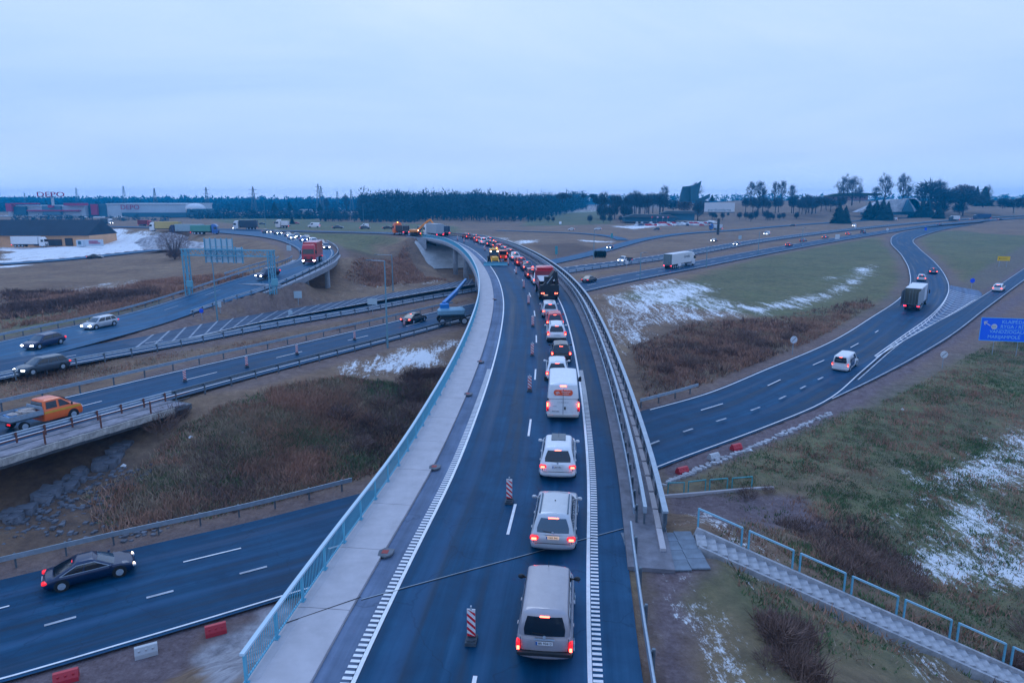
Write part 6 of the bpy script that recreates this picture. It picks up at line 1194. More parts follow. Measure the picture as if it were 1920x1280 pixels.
for i, (u, vb, vt, lab, sx) in enumerate([(1572, 419, 381, 'left conifer of the pair beside the motorway', 1.15), (1584, 419, 386, 'right, smaller conifer of the pair beside the motorway', 1), (1628, 413, 378, 'leftmost conifer of the dark group before the snowy roofs', 1.1), (1641, 413, 375, 'second conifer of the dark group', 1.2), (1653, 413, 374, 'third conifer of the dark group', 1.2), (1663, 413, 378, 'fourth conifer of the dark group', 1), (1713, 408, 378, 'left conifer right of the snowy roofs', 1), (1728, 408, 373, 'middle conifer right of the snowy roofs', 1.1), (1738, 408, 374, 'right conifer right of the snowy roofs', 1.1), (1829, 385, 349, 'slim conifer on the right skyline', .8), (1843, 387, 350, 'broad conifer on the right skyline', 1.3), (1335, 377, 365, 'small conifer on the skyline right of the monument', 1.2), (1760, 410, 386, 'low dark conifer beside the motorway at right', 1.4)]): ptree('con', u, vb, vt, lab, None if vb > 400 else D, 'conifers on the right', sx, i)
for i, (u, vb, vt, sx, lab) in enumerate([(1742, 392, 341, 1.25, 'large dark round tree on the right skyline'), (1770, 394, 356, 1.5, 'dark round tree beside the largest one'), (1806, 396, 355, 1.6, 'wide dark tree below the brown one'), (1765, 404, 380, 1.2, 'round tree before the dark mass at right'), (1798, 404, 382, 1.3, 'flat round tree before the dark mass'), (1900, 396, 375, 3.2, 'broad dark tree mass at the right edge'), (1880, 388, 372, 1.6, 'low dark tree left of the right edge'), (1262, 398, 376, 1.5, 'dark bush mass left of the brown tree'), (1318, 402, 377, 1.4, 'dark tree right of the brown tree'), (1308, 414, 378, .7, 'narrow dark tree beside the billboard')]): ptree('round', u, vb, vt, lab, None if vb > 396 else 620, 'dark trees at the right', sx, i)
ptree('dry', 1805, 378, 347, 'round brown-leaved tree on the right skyline', 660, sx=1.5); ptree('dry', 1283, 400, 372, 'round brown-leaved tree in front of the monument', None, sx=1.15)
ORD = ['first', 'second', 'third', 'fourth', 'fifth', 'sixth', 'seventh', 'eighth', 'ninth', 'tenth', 'eleventh', 'twelfth', 'thirteenth', 'fourteenth', 'fifteenth', 'sixteenth', 'seventeenth', 'eighteenth', 'nineteenth', 'twentieth', 'twenty-first', 'twenty-second', 'twenty-third', 'twenty-fourth', 'twenty-fifth']
k = 0; rg = np.random.default_rng(12)
for (u0, u1, vb, vt, n, sx, wh) in [(1040, 1120, 376, 364, 9, 1.4, 'behind the wood end'), (1120, 1250, 396, 366, 22, .75, 'in the grove left of the monument'), (1125, 1205, 411, 384, 9, .7, 'beside the inn'), (1395, 1530, 395, 372, 22, .8, 'in the grove right of the billboard'), (1405, 1500, 412, 399, 12, .8, 'right of the billboard post'), (1330, 1420, 410, 398, 9, .8, 'around the billboard post'), (1530, 1590, 390, 372, 6, 1, 'below the fort'), (1740, 1800, 400, 380, 5, 1, 'below the brown tree at right'), (1800, 1920, 384, 373, 12, 1.3, 'on the skyline at far right'), (1100, 1180, 384, 372, 8, 1.2, 'at the back left of the inn')]:
    us_ = np.sort(rg.uniform(u0, u1, n))
    for i in range(n): ptree('round', us_[i], vb + rg.normal(0, 1.5), vt + rg.normal(0, 2.5), 'dark round tree ' + wh + ', ' + ORD[i] + ' from the left', None if vb > 398 else 600 + rg.uniform(-40, 60), 'small round trees on the hillside', sx * rg.uniform(.8, 1.2), i)
for i, (u, vb, vt) in enumerate([(997, 416, 406), (1028, 417, 405), (1106, 419, 404), (1131, 418, 402), (1144, 418, 404), (1163, 416, 405), (1176, 416, 403), (1013, 416, 408), (1037, 417, 407)]): ptree('round', u, vb, vt, 'small dark tree in the row along the far road, ' + ('first', 'third', 'fifth', 'sixth', 'seventh', 'eighth', 'ninth', 'second', 'fourth')[i] + ' from the wood', None, 'row of small trees along the far road', .8, i)
# bush by the snow heap, hedge block
p = gp(328, 486); h = 52 * mpp(p); V, Fc = [], []; mb = MB(); rg = np.random.default_rng(5)
for k in range(26): a = rg.random() * 6.283; l = rg.uniform(.5, .8); mb.cyl((0, 0, 0), (h * .42 * math.cos(a) * l, h * .3 * math.sin(a) * l, h * l), .12, .03, 4, False)
twigs(V, Fc, (0, 0, h * .55), (h * .58, h * .4, h * .42), 2200, h * .2, .022, rg, .8, True); twigs(V, Fc, (0, 0, h * .15), (h * .3, h * .25, h * .15), 500, h * .2, .06, rg, .8, False)
r = empty('bare_shrub', tuple(p), 0, 'big bare spreading shrub beside the snowy yard at left', 'shrub'); mb.build('stem', M_BARK, r); inst('crown', npmesh('crown', V, Fc, M_TWIGB), r)
p = gp(1125, 483); V, Fc = [], []; w = 21 * mpp(p)
for k in range(5): twigs(V, Fc, ((k - 2) * w / 5, 0, 1.0), (w / 8, .9, 1.1), 500, .35, .12, rg, .3, True)
tag(inst('hedge', npmesh('hedge', V, Fc, M_LEAFD), None, p), 'short dark green hedge block above the motorway', 'hedge')
# the wood in the middle, and the far tree lines
def wood(name, pts, n, h0, h1, m, seed, per=46, wd=.45):
    rg = np.random.default_rng(seed); V, Fc = [], []; P = np.array(pts); x0, x1, y0, y1 = P[:, 0].min(), P[:, 0].max(), P[:, 1].min(), P[:, 1].max(); c = 0
    X = rg.uniform(x0, x1, n * 4); Y = rg.uniform(y0, y1, n * 4); k = poly_dist(X, Y, P) < 0; X, Y = X[k][:n], Y[k][:n]; Z = tz(X, Y)
    for x, y, z in zip(X, Y, Z):
        h = rg.uniform(h0, h1) * (.82 + .3 * vnoise(np.array([x]), np.array([y]), 22, 8)[0]); twigs(V, Fc, (x, y, z + h * .52), (h * .19, h * .19, h * .52), per, h * .12, wd * rg.uniform(.5, 1.1), rg, .15, True)
        b = sum(len(q) for q in V); V.append(np.array([(x - .25, y, z - 1), (x + .25, y, z - 1), (x, y, z + h * .8)])); Fc.append(np.array([[b, b+1, b+2]]))
    return tag(inst(name, npmesh(name, V, Fc, m), None), kind='stuff')
M_WOOD = mat('wood_twigs_hazed', (.012, .065, .105), .95, noise=.45, nscale=.06)  # bluish tint paints distance haze into the twig colour
fw = [at(678, 419, -4.2)[:2], at(1000, 416, -4.2)[:2], at(1060, 406, -4.2)[:2], at(1100, 398, -4.2)[:2], at(1095, 394, -4.2)[:2], at(675, 402, -4.2)[:2]]
wood('wood', fw, 1900, 20, 25, M_WOOD, 1, 50, .6)
fb_ = [at(595, 418, -4.2)[:2], at(780, 420, -4.2)[:2], at(800, 414, -4.2)[:2], at(700, 411, -4.2)[:2], at(600, 414.5, -4.2)[:2]]; wood('brush_wood', fb_, 420, 5, 9, M_WOOD, 2, 40, .3)
def belt(name, u0, u1, dist, h0, h1, n, seed, m, depth=60, wd=.8, base=-5):
    rg = np.random.default_rng(seed); V, Fc = [], []
    for k in range(n):
        u = rg.uniform(u0, u1); d = dist + rg.uniform(0, depth); x = (u - 960) / FPX * d; h = rg.uniform(h0, h1); twigs(V, Fc, (x, d, base + h * .52), (h * .3, h * .3, h * .5), 30, h * .2, wd, rg, .1, True)
    return tag(inst(name, npmesh(name, V, Fc, m), None), kind='stuff')
belt('tree_belt', -250, 690, 980, 12, 18, 900, 4, M_WOOD, 160, 1.2); belt('tree_belt', -400, 700, 1500, 20, 27, 900, 5, M_WOOD, 300, 2.2); belt('tree_belt', 370, 640, 620, 6, 11, 260, 6, M_WOOD, 60, .6); belt('tree_belt', 40, 330, 560, 3, 7, 90, 7, M_WOOD, 60, .4); belt('tree_belt', 1040, 2300, 1500, 14, 22, 500, 8, M_WOOD, 300, 1.8, 6)
for i, (u, vt) in enumerate([(613, 372), (650, 366), (515, 378), (544, 379), (600, 380)]): ptree('bare' if i < 2 else 'con', u, 395, vt, 'tree standing above the far belt, ' + ('slim one between the pylons', 'second slim one right of the pylons', 'low pine left of the pylons', 'second low pine left of the pylons', 'pine next to the twin pylons')[i], 760, 'trees above the far belt', .6 if i < 2 else 1.2, i)
for i, (u, vt, vb, lab) in enumerate([(548, 406, 420, 'small pine on the far road between red cars')]): ptree('con', u, vb, vt, lab)
# far ridge
mb = MB(); A_, B_ = [], []
for k in range(60): u = -600 + 3200 * k / 59; d = 2000; h = 10 + 8 * vnoise(np.array([k * 1.]), np.array([0.]), 7, 3)[0] + 8 * max(0, 1 - abs(u + 30) / 160); A_.append((( u - 960) / FPX * d, d, -60)); B_.append(((u - 960) / FPX * d, d + 60, h))
strip(mb, A_, B_); strip(mb, B_, [(a[0], a[1] + 120, -60) for a in A_]); mb.build('hills', mat('far_wood', (.03, .04, .045), 1), kind='structure')
# pylons
def pylon(u, vt, vb, dist, lab, wide=.22):
    p = np.array([(u - 960) / FPX * dist, dist * .98, 0.]); p[2] = float(tz(p[0], p[1])[0]); top = CAMZ + dist * (-SP - (vt - 640) / FPX * CP); h = top - p[2]; r = empty('pylon', tuple(p), 0, lab, 'pylon', 'power line pylons on the horizon'); mb = MB(); w = h * .09
    for sx in (-1, 1):
        for sy in (-1, 1): mb.beam((sx * w, sy * w, 0), (sx * w * .12, sy * w * .12, h), .35, .35)
    for k in range(8):
        z0, z1 = h * k / 8, h * (k + 1) / 8; w0, w1 = w * (1 - .88 * k / 8), w * (1 - .88 * (k + 1) / 8); s = 1 if k % 2 else -1; mb.beam((s * w0, -w0, z0), (-s * w1, -w1, z1), .22, .22)
    mb.build('mast', M_GALVD, r); mb = MB()
    for f in (.62, .76, .9): mb.beam((-h * wide * (1.2 - f * .6), 0, h * f), (h * wide * (1.2 - f * .6), 0, h * f), .35, .35)
    mb.build('cross_arm', M_GALVD, r)
for a_ in [(495, 351, 0, 700, 'pylon with broad arms left of the pine belt'), (411, 352, 0, 900, 'pylon right of the large store'), (612, 346, 0, 850, 'left one of the twin pylons', .15), (617, 350, 0, 870, 'right one of the twin pylons', .15), (671, 356, 0, 1000, 'pylon just left of the wood', .12), (646, 359, 0, 1100, 'thin pylon between the twin pylons and the wood', .1), (263, 350, 0, 1150, 'thin pylon above the long white store', .1), (318, 354, 0, 800, 'mast standing before the long white store', .05), (178, 353, 0, 1300, 'faint thin pylon right of the roof sign', .08), (84, 362, 0, 1500, 'faintest pylon at the far left', .08)]: pylon(*a_[:5], *(a_[5:] or ()))

# ------------------------------------------------------------------ buildings
def wpt(u, dist, z): return np.array([(u - 960) / FPX * dist, dist * .98, z])
def zat(v, dist): return CAMZ + dist * (-SP - (v - 640) / FPX * CP)
def slab(name, parent, u0, u1, v0, v1, dist, depth, m, dy=0):
    x0, x1 = (u0 - 960) / FPX * dist, (u1 - 960) / FPX * dist; z0, z1 = zat(v1, dist), zat(v0, dist); mb = MB(); mb.box(((x0 + x1) / 2, dist * .98 + depth / 2 + dy, (z0 + z1) / 2), (x1 - x0, depth, z1 - z0)); return mb.build(name, m, parent)
M_STW = mat('store_white', (.50, .58, .66), .6, noise=.05, nscale=.1); M_STR = mat('store_red', (.42, .03, .12), .6); M_STB = mat('store_blue', (.03, .13, .2), .6); M_SNOWR = mat('roof_snow', (.7, .72, .76), .8)
st = empty('hardware_store', (0, 0, 0), 0, 'long white store with red lettering on the left horizon', 'store'); Ds = 700
slab('main_hall', st, 228, 372, 382, 405, Ds, 60, M_STW); slab('blue_hall', st, 190, 228, 383, 405, Ds - 1, 60, M_STB); slab('red_column', st, 200, 211, 382.5, 402, Ds - 4, 3, M_STR); slab('front_base', st, 255, 372, 398, 406, Ds - 5, 4, M_STB)
slab('roof_edge', st, 228, 372, 381.2, 382.6, Ds - 1, 62, M_SNOWR)
text('lettering', 'DEPO', 6.4, M_STR, st, tuple(wpt(271, Ds - 3, zat(388.5, Ds))), (R(90), 0, 0), ext=.15, sx=1.15)
s2 = empty('store_annex', (0, 0, 0), 0, 'red and white framed store front left of the long white store', 'store')
slab('hall', s2, 50, 190, 385, 404, Ds - 6, 50, M_STW); slab('red_end', s2, 47, 57, 381, 396, Ds - 12, 6, M_STR); slab('red_band', s2, 57, 105, 380.6, 382.8, Ds - 11, 4, M_STR); slab('red_band', s2, 152, 192, 380.6, 385, Ds - 11, 4, M_STR); slab('red_band', s2, 84, 178, 393, 395.5, Ds - 10, 4, M_STR); slab('glass_front', s2, 60, 82, 387, 402, Ds - 9, 3, M_STB); slab('glass_front', s2, 112, 145, 385, 402, Ds - 9, 3, mat('store_glass', (.1, .22, .32), .3)); slab('sign_panel', s2, 123, 131, 384, 389, Ds - 12, 3, M_STR)
s3 = empty('roof_sign', (0, 0, 0), 0, 'red DEPO letters on a tall mast above the store', 'sign'); slab('mast', s3, 130.5, 133.5, 370, 385, Ds - 20, 2, M_STW); text('lettering', 'DEPO', 6.6, M_STR, s3, tuple(wpt(131, Ds - 22, zat(365.5, Ds - 22))), (R(90), 0, 0), ext=.3, sx=1.6); slab('frame', s3, 113, 149, 369.6, 370.4, Ds - 21, 1, M_STW)
s4 = empty('domed_hall', (0, 0, 0), 0, 'white domed roof hall right of the long store', 'building'); mb = MB(); mb.ell((0, 0, 0), (9.5, 9, 5.5), 20, 8); o = mb.build('dome', M_SNOWR, s4, True); o.location = wpt(389, Ds, zat(391, Ds)); slab('wall', s4, 373, 407, 391, 403, Ds - 9, 20, M_STB)
# warehouse with dark roof
wh_ = empty('warehouse', (0, 0, 0), 0, 'long warehouse with dark ribbed roof and yellow wall at the left edge', 'warehouse'); Dw = 262; x0, x1 = (-60 - 960) / FPX * Dw, (187 - 960) / FPX * Dw; yw = Dw * .985; zg, ze, zr = zat(458.5, Dw), zat(440, Dw), zat(411, Dw + 9)
mb = MB(); mb.box(((x0 + x1) / 2, yw + 9, (zg + ze) / 2 - .5), (x1 - x0, 18, ze - zg + 1)); mb.build('wall', mat('yellow_wall', (.70, .38, .20), .7, noise=.12, nscale=.3), wh_)
M_ROOFD = mat('roof_dark', (.012, .035, .065), .75, noise=.25, nscale=.3); nr = 60
mb = MB(); mb.faces([(x0, yw - 1, ze), (x1, yw - 1, ze), (x1, yw + 9, zr), (x0, yw + 9, zr), (x1, yw + 19, ze), (x0, yw + 19, ze)], [(0, 1, 2, 3), (3, 2, 4, 5), (0, 3, 5), (1, 4, 2)]); mb.build('roof', M_ROOFD, wh_)
rbm = MB(); rbm.beam((0, -1.0, .06), (0, 9, zr - ze + .06), .12, .1); rbm = rbm.mesh('roof_rib', M_ROOFD)
for k in range(nr): inst('roof_rib', rbm, wh_, (x0 + (x1 - x0) * k / (nr - 1), yw, ze))
for u0, u1, v0 in ((85, 136, 447), (143, 156, 445)): slab('gate', wh_, u0, u1, v0, 458.6, Dw, .4, M_DGREY, .9)
slab('kiosk', wh_, 0, 0, 0, 0, 1, 1, M_DGREY) if 0 else None
for lab, u0, u1, v0, v1, mm in (('white cabin in front of the yellow warehouse wall', 166, 178, 448, 460, M_STW), ('white banner board beside the warehouse with red print', 183, 214, 447, 459, M_STW)):
    r = empty('cabin' if 'cabin' in lab else 'banner_board', (0, 0, 0), 0, lab, 'cabin' if 'cabin' in lab else 'board'); slab('shell', r, u0, u1, v0, v1, Dw - 6, 2.5 if 'cabin' in lab else .6, mm)
    if 'board' in lab: slab('red_print', r, 189, 205, 449.5, 451.3, Dw - 6.3, .2, M_STR); slab('red_print', r, 189, 209, 453, 454.5, Dw - 6.3, .2, M_STR)
    else: slab('window', r, 169, 174, 450, 456, Dw - 6.2, .2, M_STB)
# snow-dusted spoil heap
p = gp(322, 466); V = []; n = 40; rg = np.random.default_rng(9); mb = MB()
for (u, v, rx, ry, h) in ((318, 458, 17, 9, 5.0), (352, 464, 16, 8, 2.6), (290, 460, 9, 6, 1.8)):
    p = gp(u, v); loops = []
    for j in range(8): f = j / 7; loops.append([(p[0] + rx * (1 - f) ** .9 * math.cos(t) * (1 + .12 * math.sin(3 * t + j)), p[1] + ry * (1 - f) ** .9 * math.sin(t), p[2] - .3 + h * (f ** .85) + rg.normal(0, .08)) for t in np.linspace(0, 2 * math.pi, 24, endpoint=False)])
    m_ = MB(); m_.loft(loops, False, True); tag(m_.build('spoil_heap', mat('snowy_soil', (.62, .62, .66), .9, noise=.3, nscale=.8, var=(.12, .10, .11), bump=.6), smooth=True), 'snow dusted soil heap in the yard, ' + {318: 'the tallest, behind the shrub', 352: 'the long low one to the right', 290: 'the small one to the left'}[u], 'soil heap', 'soil heaps in the yard')
# monument: a plain group of angled concrete slabs
mo = empty('monument', (0, 0, 0), 0, 'tall jagged concrete monument on the hill, dark against the sky', 'monument'); M_MON = mat('monument_concrete_hazed', (.04, .12, .17), .9, noise=.2, nscale=.3); Dm = 600  # concrete tinted bluish, so the haze before it is part of its colour
def prism(name, P, depth, parent, m, dist, dy=0):
    n = len(P); f = [wpt(u, dist, zat(v, dist)) + np.array([0, dy, 0]) for u, v in P]; b = [q + np.array([depth * .15, depth, 0]) for q in f]; mb = MB(); mb.faces(f + b, [tuple(range(n))[::-1], tuple(range(n, 2 * n))] + [(i, (i + 1) % n, (i + 1) % n + n, i + n) for i in range(n)]); return bobj(mb, name, m, parent, False)
prism('slab', [(1262, 378), (1264, 364), (1267, 351), (1277, 350), (1292, 347), (1293, 378)], 9, mo, M_MON, Dm); prism('slab', [(1280, 378), (1278, 351), (1290, 346), (1297, 341), (1294, 358), (1291, 378)], 6, mo, M_MON, Dm, -4); prism('slab', [(1286, 376), (1300, 371), (1315, 364), (1314, 370), (1306, 376), (1292, 380)], 6, mo, M_MON, Dm, -2)
# low restaurant with long roofs and its car park
re_ = empty('roadside_inn', (0, 0, 0), 0, 'low long building with brown roofs behind the car park at centre right', 'building'); Dr = 540; M_RB = mat('brown_roof', (.07, .09, .10), .8)
slab('wall', re_, 1165, 1255, 406, 414, Dr, 16, M_STB); slab('wall', re_, 1235, 1290, 399, 412, Dr + 14, 14, M_STB); prism('roof', [(1160, 406.5), (1180, 401), (1248, 402), (1262, 407)], 18, re_, M_RB, Dr - 3); prism('roof', [(1228, 399.5), (1240, 395), (1285, 395), (1296, 400)], 18, re_, M_RB, Dr + 10)
for i, u in enumerate((1212, 1222, 1232, 1241)): r = empty('flag', tuple(wpt(u, Dr - 12, zat(417, Dr))), 0, 'red and white flag on a pole before the inn, ' + ('first', 'second', 'third', 'fourth')[i] + ' from the left', 'flag'); mb = MB(); mb.cyl((0, 0, 0), (0, 0, 5.5), .08, n=6); mb.build('pole', M_GALV, r); mb = MB(); mb.box((.6, 0, 4.8), (1.1, .06, 1.2)); mb.build('cloth', M_RED if i % 3 == 0 else mat('pink_cloth', (.6, .35, .4), .7), r)
# brick fort building and snowy roofs on the hill
fo = empty('fort_building', (0, 0, 0), 0, 'long low pinkish brick fort under a grass roof on the skyline', 'building'); Df = 700; slab('brick_wall', fo, 1530, 1600, 366.5, 376, Df, 12, mat('brick_pink', (.36, .22, .24), .8)); prism('grass_roof', [(1522, 369), (1545, 363.5), (1570, 362), (1625, 363), (1625, 367)], 16, fo, mat('turf', (.05, .08, .05), .9), Df - 2)
for k in range(8): slab('window', fo, 1537 + k * 8, 1539.5 + k * 8, 369.5, 372.5, Df - .2, .4, M_DGREY)
mu = empty('museum', (0, 0, 0), 0, 'low museum with steep snow covered roof slopes behind the conifers', 'building'); Dk = 640
for P in ([(1582, 397), (1598, 390), (1626, 376), (1633, 375), (1620, 388), (1600, 398)], [(1616, 397), (1634, 378), (1644, 374), (1690, 373), (1700, 396)], [(1672, 372), (1684, 372), (1700, 384), (1708, 396), (1690, 394)]): prism('snowy_roof', P, 12, mu, mat('roof_snow_patchy', (.72, .73, .77), .85, noise=.2, nscale=.25, var=(.25, .28, .32)), Dk)
prism('wall', [(1596, 402), (1596, 397), (1704, 396), (1704, 402)], 10, mu, M_STB, Dk + 2); prism('gable', [(1664, 396), (1671, 374), (1680, 388), (1684, 396)], 4, mu, M_STB, Dk - 2, -2)
# car parks: simple cars, one object each
sm = MB(); sm.box((0, 0, .55), (4.2, 1.75, .7)); sm.faces([(-1.7, -.8, .9), (1.1, -.8, .9), (1.1, .8, .9), (-1.7, .8, .9), (-1.2, -.65, 1.42), (.4, -.65, 1.42), (.4, .65, 1.42), (-1.2, .65, 1.42)], [(0,1,5,4),(1,2,6,5),(2,3,7,6),(3,0,4,7),(4,5,6,7)])
pmesh_ = [sm.mesh('parked_car', q) for q in (P_WHITE, P_SILVER, P_GREY, P_NAVY, P_RED, P_SILVER, P_WHITE)]
vm = MB(); cbox(vm, (0, 0, 1.5), (6, 2.2, 2.6), .2); vmesh = vm.mesh('parked_van', P_WHITE)
rg = np.random.default_rng(77)
def lot(u0, u1, v0, v1, n, lab, grp, me_=None, nm='parked_car'):
    for k in range(n):
        hf = (n + 1) // 2; i_ = k % hf; u = u0 + (u1 - u0) * (i_ + .5) / hf + rg.normal(0, .5); v = v0 if k < hf else v1 + rg.normal(0, .15); p = gp(u, v); ci = rg.integers(0, 7); inst(nm, me_ or pmesh_[ci], None, p, rg.choice([0, 1.57]) + rg.normal(0, .05), label=lab.replace('one of the cars', ('white', 'silver', 'grey', 'navy', 'red', 'silver', 'white')[ci] + ' car') + (', back row, ' if k < hf else ', front row, ') + ORD[i_] + ' from the left', cat='car' if nm == 'parked_car' else 'van', group=grp)
lot(-20, 50, 397, 406, 40, 'one of the cars in the far left car park', 'cars in the far left car park'); lot(60, 240, 405, 408.5, 44, 'one of the cars parked in front of the stores', 'cars parked before the stores'); lot(225, 340, 404.5, 406.5, 26, 'one of the cars parked below the long white store', 'cars parked below the white store')
lot(1190, 1335, 419.5, 423.5, 34, 'one of the cars in the car park at centre right', 'cars in the car park at centre right'); lot(1000, 1100, 419, 421, 2, 'one of the cars on the far grass road', 'far cars'); 
lot(534, 607, 394, 396, 26, 'white van near the pines', 'white vans parked in rows', vmesh, 'parked_van'); lot(620, 648, 392, 393.5, 10, 'white van before the wood', 'white vans parked before the wood', vmesh, 'parked_van'); lot(480, 520, 395, 396.5, 14, 'white van left of the pine rows', 'white vans parked at left', vmesh, 'parked_van')
# ------------------------------------------------------------------ grass, weeds and shrubs on the near banks
def field(name, pts, n, m, h0, h1, w, seed, blades=4, avoid=1.2, lean=.5, clump=0):
    rg = np.random.default_rng(seed); P = gpoly(pts); x0, x1, y0, y1 = P[:, 0].min(), P[:, 0].max(), P[:, 1].min(), P[:, 1].max()
    X = rg.uniform(x0, x1, n * 5); Y = rg.uniform(y0, y1, n * 5); pd = poly_dist(X, Y, P); k = -pd > rg.random(len(X)) ** 2 * min(7, .35 * min(x1 - x0, y1 - y0)); X, Y = X[k], Y[k]
    if clump: q = vnoise(X, Y, clump, seed) + .35 * vnoise(X, Y, clump / 3, seed + 1); q = q > rg.uniform(.35, 1.0, len(X)); X, Y = X[q], Y[q]
    X, Y = X[:n], Y[:n]; Z, d, e = tz(X, Y, True); k = (d > avoid) & (e > .3) & (snow_at(X, Y) < rg.uniform(.25, 1.6, len(X))) & ((np.abs(Y - (26.3 - 2.7 * (X - 7.7) / 14.9)) > 1.2) | (X < 7) | (X > 23)) ; X, Y, Z = X[k], Y[k], Z[k]; n = len(X)
    if not n: return
    Z = Z + .0; B = blades; X, Y, Z = [np.repeat(q, B) + (rg.normal(0, .12, n * B) if i < 2 else 0) for i, q in enumerate((X, Y, Z))]; m_ = n * B
    h = rg.uniform(h0, h1, m_) * (.45 + 1.1 * vnoise(X, Y, 2.6, seed + 3)) * (.6 + .8 * vnoise(X, Y, 9, seed + 4)); a = rg.random(m_) * 6.283; lx, ly = rg.normal(0, lean, (2, m_)) * h; b = np.stack([X - w * np.cos(a), Y - w * np.sin(a), Z - .05], 1); c = np.stack([X + w * np.cos(a), Y + w * np.sin(a), Z - .05], 1); t_ = np.stack([X + lx, Y + ly, Z + h], 1)
    V = [np.stack([b, c, t_], 1).reshape(-1, 3)]; F_ = [np.arange(m_ * 3).reshape(-1, 3)]; tag(inst(name, npmesh(name, V, F_, m)), kind='stuff')
M_G1 = mat('dry_grass', (.38, .21, .145), .95, noise=.35, nscale=.35); M_G2 = mat('straw_grass', (.34, .26, .18), .95, noise=.3, nscale=.5); M_G3 = mat('green_grass', (.10, .16, .065), .95, noise=.4, nscale=.4); M_G4 = mat('dark_weeds', (.15, .09, .075), .95, noise=.5, nscale=.6); M_G5 = mat('red_weeds', (.20, .125, .10), .95, noise=.3)
bank = [(250, 880), (340, 800), (480, 735), (640, 705), (760, 718), (840, 705), (800, 790), (700, 890), (470, 960), (330, 985), (200, 1010), (150, 930)]
field('dry_grass', bank, 24000, M_G1, .15, .5, .05, 1, 4, clump=6); field('straw_grass', bank, 12000, M_G2, .15, .45, .04, 2, 4, clump=4); field('dark_weeds', [(640, 740), (760, 700), (850, 690), (800, 790), (720, 880), (660, 850)], 5000, M_G4, .2, .7, .05, 3, 5, clump=7); field('red_weeds', bank, 5000, M_G5, .2, .5, .05, 53, 4, clump=9); field('green_grass', bank, 12000, M_G3, .12, .4, .05, 4, 4, clump=8)
br2 = [(1180, 650), (1300, 605), (1450, 595), (1620, 560), (1660, 580), (1560, 640), (1440, 690), (1300, 735), (1210, 760)]
field('dark_weeds', br2, 2200, M_G4, .25, .9, .06, 5, 5, clump=8); field('dry_grass', br2, 16000, M_G1, .2, .6, .06, 6, 4, clump=6); field('straw_grass', br2, 6000, M_G2, .15, .5, .05, 7, 4, clump=5)
rb = [(1290, 905), (1500, 790), (1760, 680), (1980, 600), (1980, 1300), (1260, 1300), (1300, 1060), (1400, 960)]
field('green_grass', rb, 42000, M_G3, .06, .2, .04, 8, 4, clump=5); field('straw_grass', rb, 26000, M_G2, .06, .22, .035, 9, 4, clump=4); field('dry_grass', rb, 20000, M_G1, .08, .3, .035, 10, 4, clump=3)
for P, s in (([(1450, 975), (1600, 975), (1740, 1040), (1760, 1120), (1640, 1110), (1540, 1060)], 11), ([(1420, 1160), (1520, 1180), (1560, 1290), (1420, 1290)], 12), ([(1900, 1230), (1960, 1240), (1960, 1290), (1860, 1290)], 14)): field('dark_weeds', P, 800, M_G4, .15, .6, .03, s, 6, clump=2); field('red_weeds', P, 1500, M_G5, .15, .5, .03, s + 20, 5, clump=2)
field('dry_grass', [(0, 700), (480, 640), (880, 560), (880, 575), (480, 650), (0, 760)], 12000, M_G1, .1, .35, .05, 30, 4, .3, clump=4); field('straw_grass', [(0, 700), (480, 640), (880, 560), (880, 575), (480, 650), (0, 760)], 5000, M_G2, .1, .3, .05, 31, 4, .3, clump=3)
field('red_weeds', [(1205, 1025), (1300, 1030), (1330, 1070), (1290, 1130), (1215, 1110)], 2500, M_G5, .03, .1, .04, 33, 3, 0)
field('dry_grass', [(0, 560), (330, 520), (480, 510), (340, 570), (0, 620)], 9000, M_G1, .2, .7, .08, 34, 4, 1, clump=9); field('dark_weeds', [(0, 545), (300, 540), (300, 560), (100, 590), (0, 600)], 5000, M_G4, .3, 1.0, .09, 35, 5, 1, clump=9)
field('dry_grass', [(640, 520), (760, 450), (800, 520), (860, 530), (700, 540)], 6000, M_G1, .2, .7, .09, 36, 4, 1, clump=8)
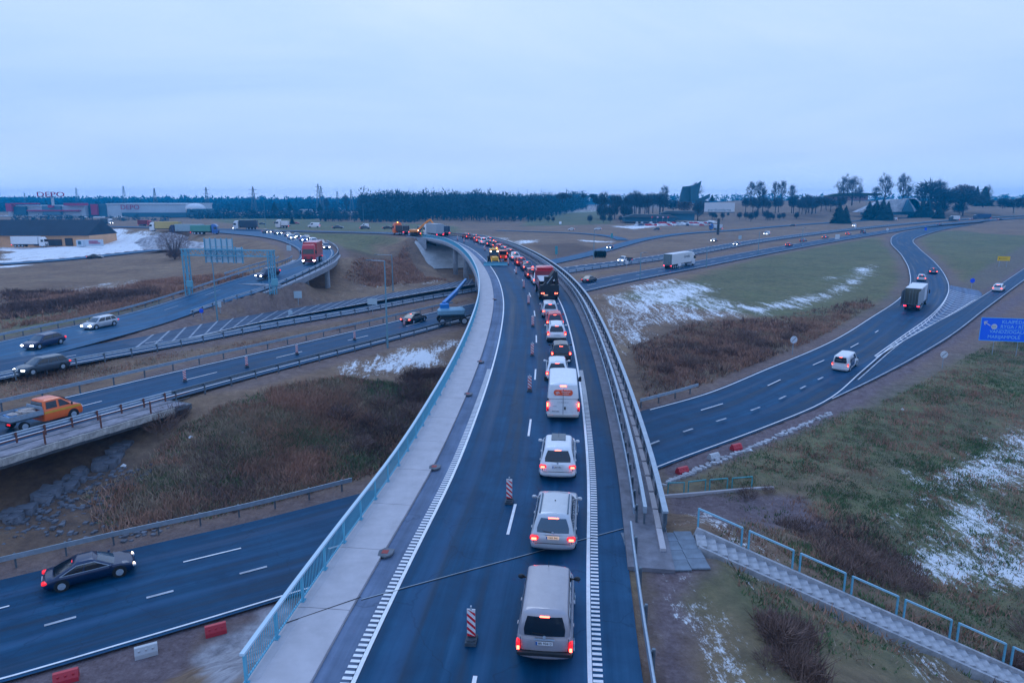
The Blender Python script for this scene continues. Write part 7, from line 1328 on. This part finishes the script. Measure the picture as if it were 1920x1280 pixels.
# single shrubs
V, Fc = [], []; rg = np.random.default_rng(50)
shm = []
for k in range(4):
    V, Fc = [], []; twigs(V, Fc, (0, 0, .45), (.6, .6, .5), 420, .4, .012, rg, .8, True); shm.append(npmesh('twig_shrub', V, Fc, M_G4 if k % 2 else M_G5))
spots = sorted([(305, 815), (330, 790), (700, 800), (740, 820), (680, 845), (770, 790), (640, 790), (600, 850), (720, 770), (1480, 640), (1430, 650), (1400, 640), (1500, 625), (1370, 665), (1250, 700), (1290, 690), (1330, 670)][:10]) + [(1480, 640), (1430, 650), (1400, 640), (1500, 625), (1370, 665), (1250, 700), (1290, 690), (1330, 670), (1540, 1010), (1570, 1030), (1610, 1060), (1500, 1000), (1680, 1110), (1720, 1120), (1460, 1210), (1440, 1250), (1490, 1260), (1400, 935), (1440, 925), (1900, 1260), (1930, 1200)]
for i, (u, v) in enumerate(spots):
    p = gp(u, v); s = rg.uniform(.8, 1.5) * (1.2 if v < 850 else .7); inst('twig_shrub', shm[i % 4], None, p, rg.random() * 6, (s * 1.3, s * 1.3, s), label='leafless brown shrub, ' + ORD[i if i < 10 else i - 10 if i < 18 else i - 18] + (' on the bank below the motorway' if i < 10 else ' in the brush left of the right-hand road' if i < 18 else ' on the snowy slope by the stairs'), cat='shrub', group='leafless shrubs on the banks')
# litter on the banks
lm = MB(); lm.faces([(-.25, -.15, 0), (.25, -.2, .02), (.2, .15, 0), (-.2, .2, .05), (0, 0, .22)], [(0,1,4),(1,2,4),(2,3,4),(3,0,4)]); lme = lm.mesh('litter', M_WHITE)
for i, (u, v, lab) in enumerate([(232, 873, 'white litter bag on the bank below the motorway bridge'), (358, 820, 'white litter scrap on the brown bank between shrubs'), (1407, 844, 'white scrap beside the farthest red barrier'), (455, 812, 'pale litter on the brown bank right of the first shrub'), (575, 760, 'small litter scrap on the upper brown bank'), (1692, 768, 'small white scrap in the dark hollow of the field')]): inst('litter', lme, None, gp(u, v), i, (.9, .9, .9), label=lab, cat='litter')
# ------------------------------------------------------------------ air
hm = bpy.data.materials.new('haze'); hm.use_nodes = True; t = hm.node_tree; t.nodes.clear(); ho = N(t, 'ShaderNodeOutputMaterial'); hv = N(t, 'ShaderNodeVolumePrincipled'); hv.inputs['Color'].default_value = (.0, .52, 1.0, 1); hv.inputs['Density'].default_value = .00030; hv.inputs['Anisotropy'].default_value = 0; t.links.new(hv.outputs[0], ho.inputs['Volume'])
mb = MB(); mb.box((0, 980, 15.5), (3600, 2300, 55)); hz_ = mb.build('haze', hm, kind='stuff')
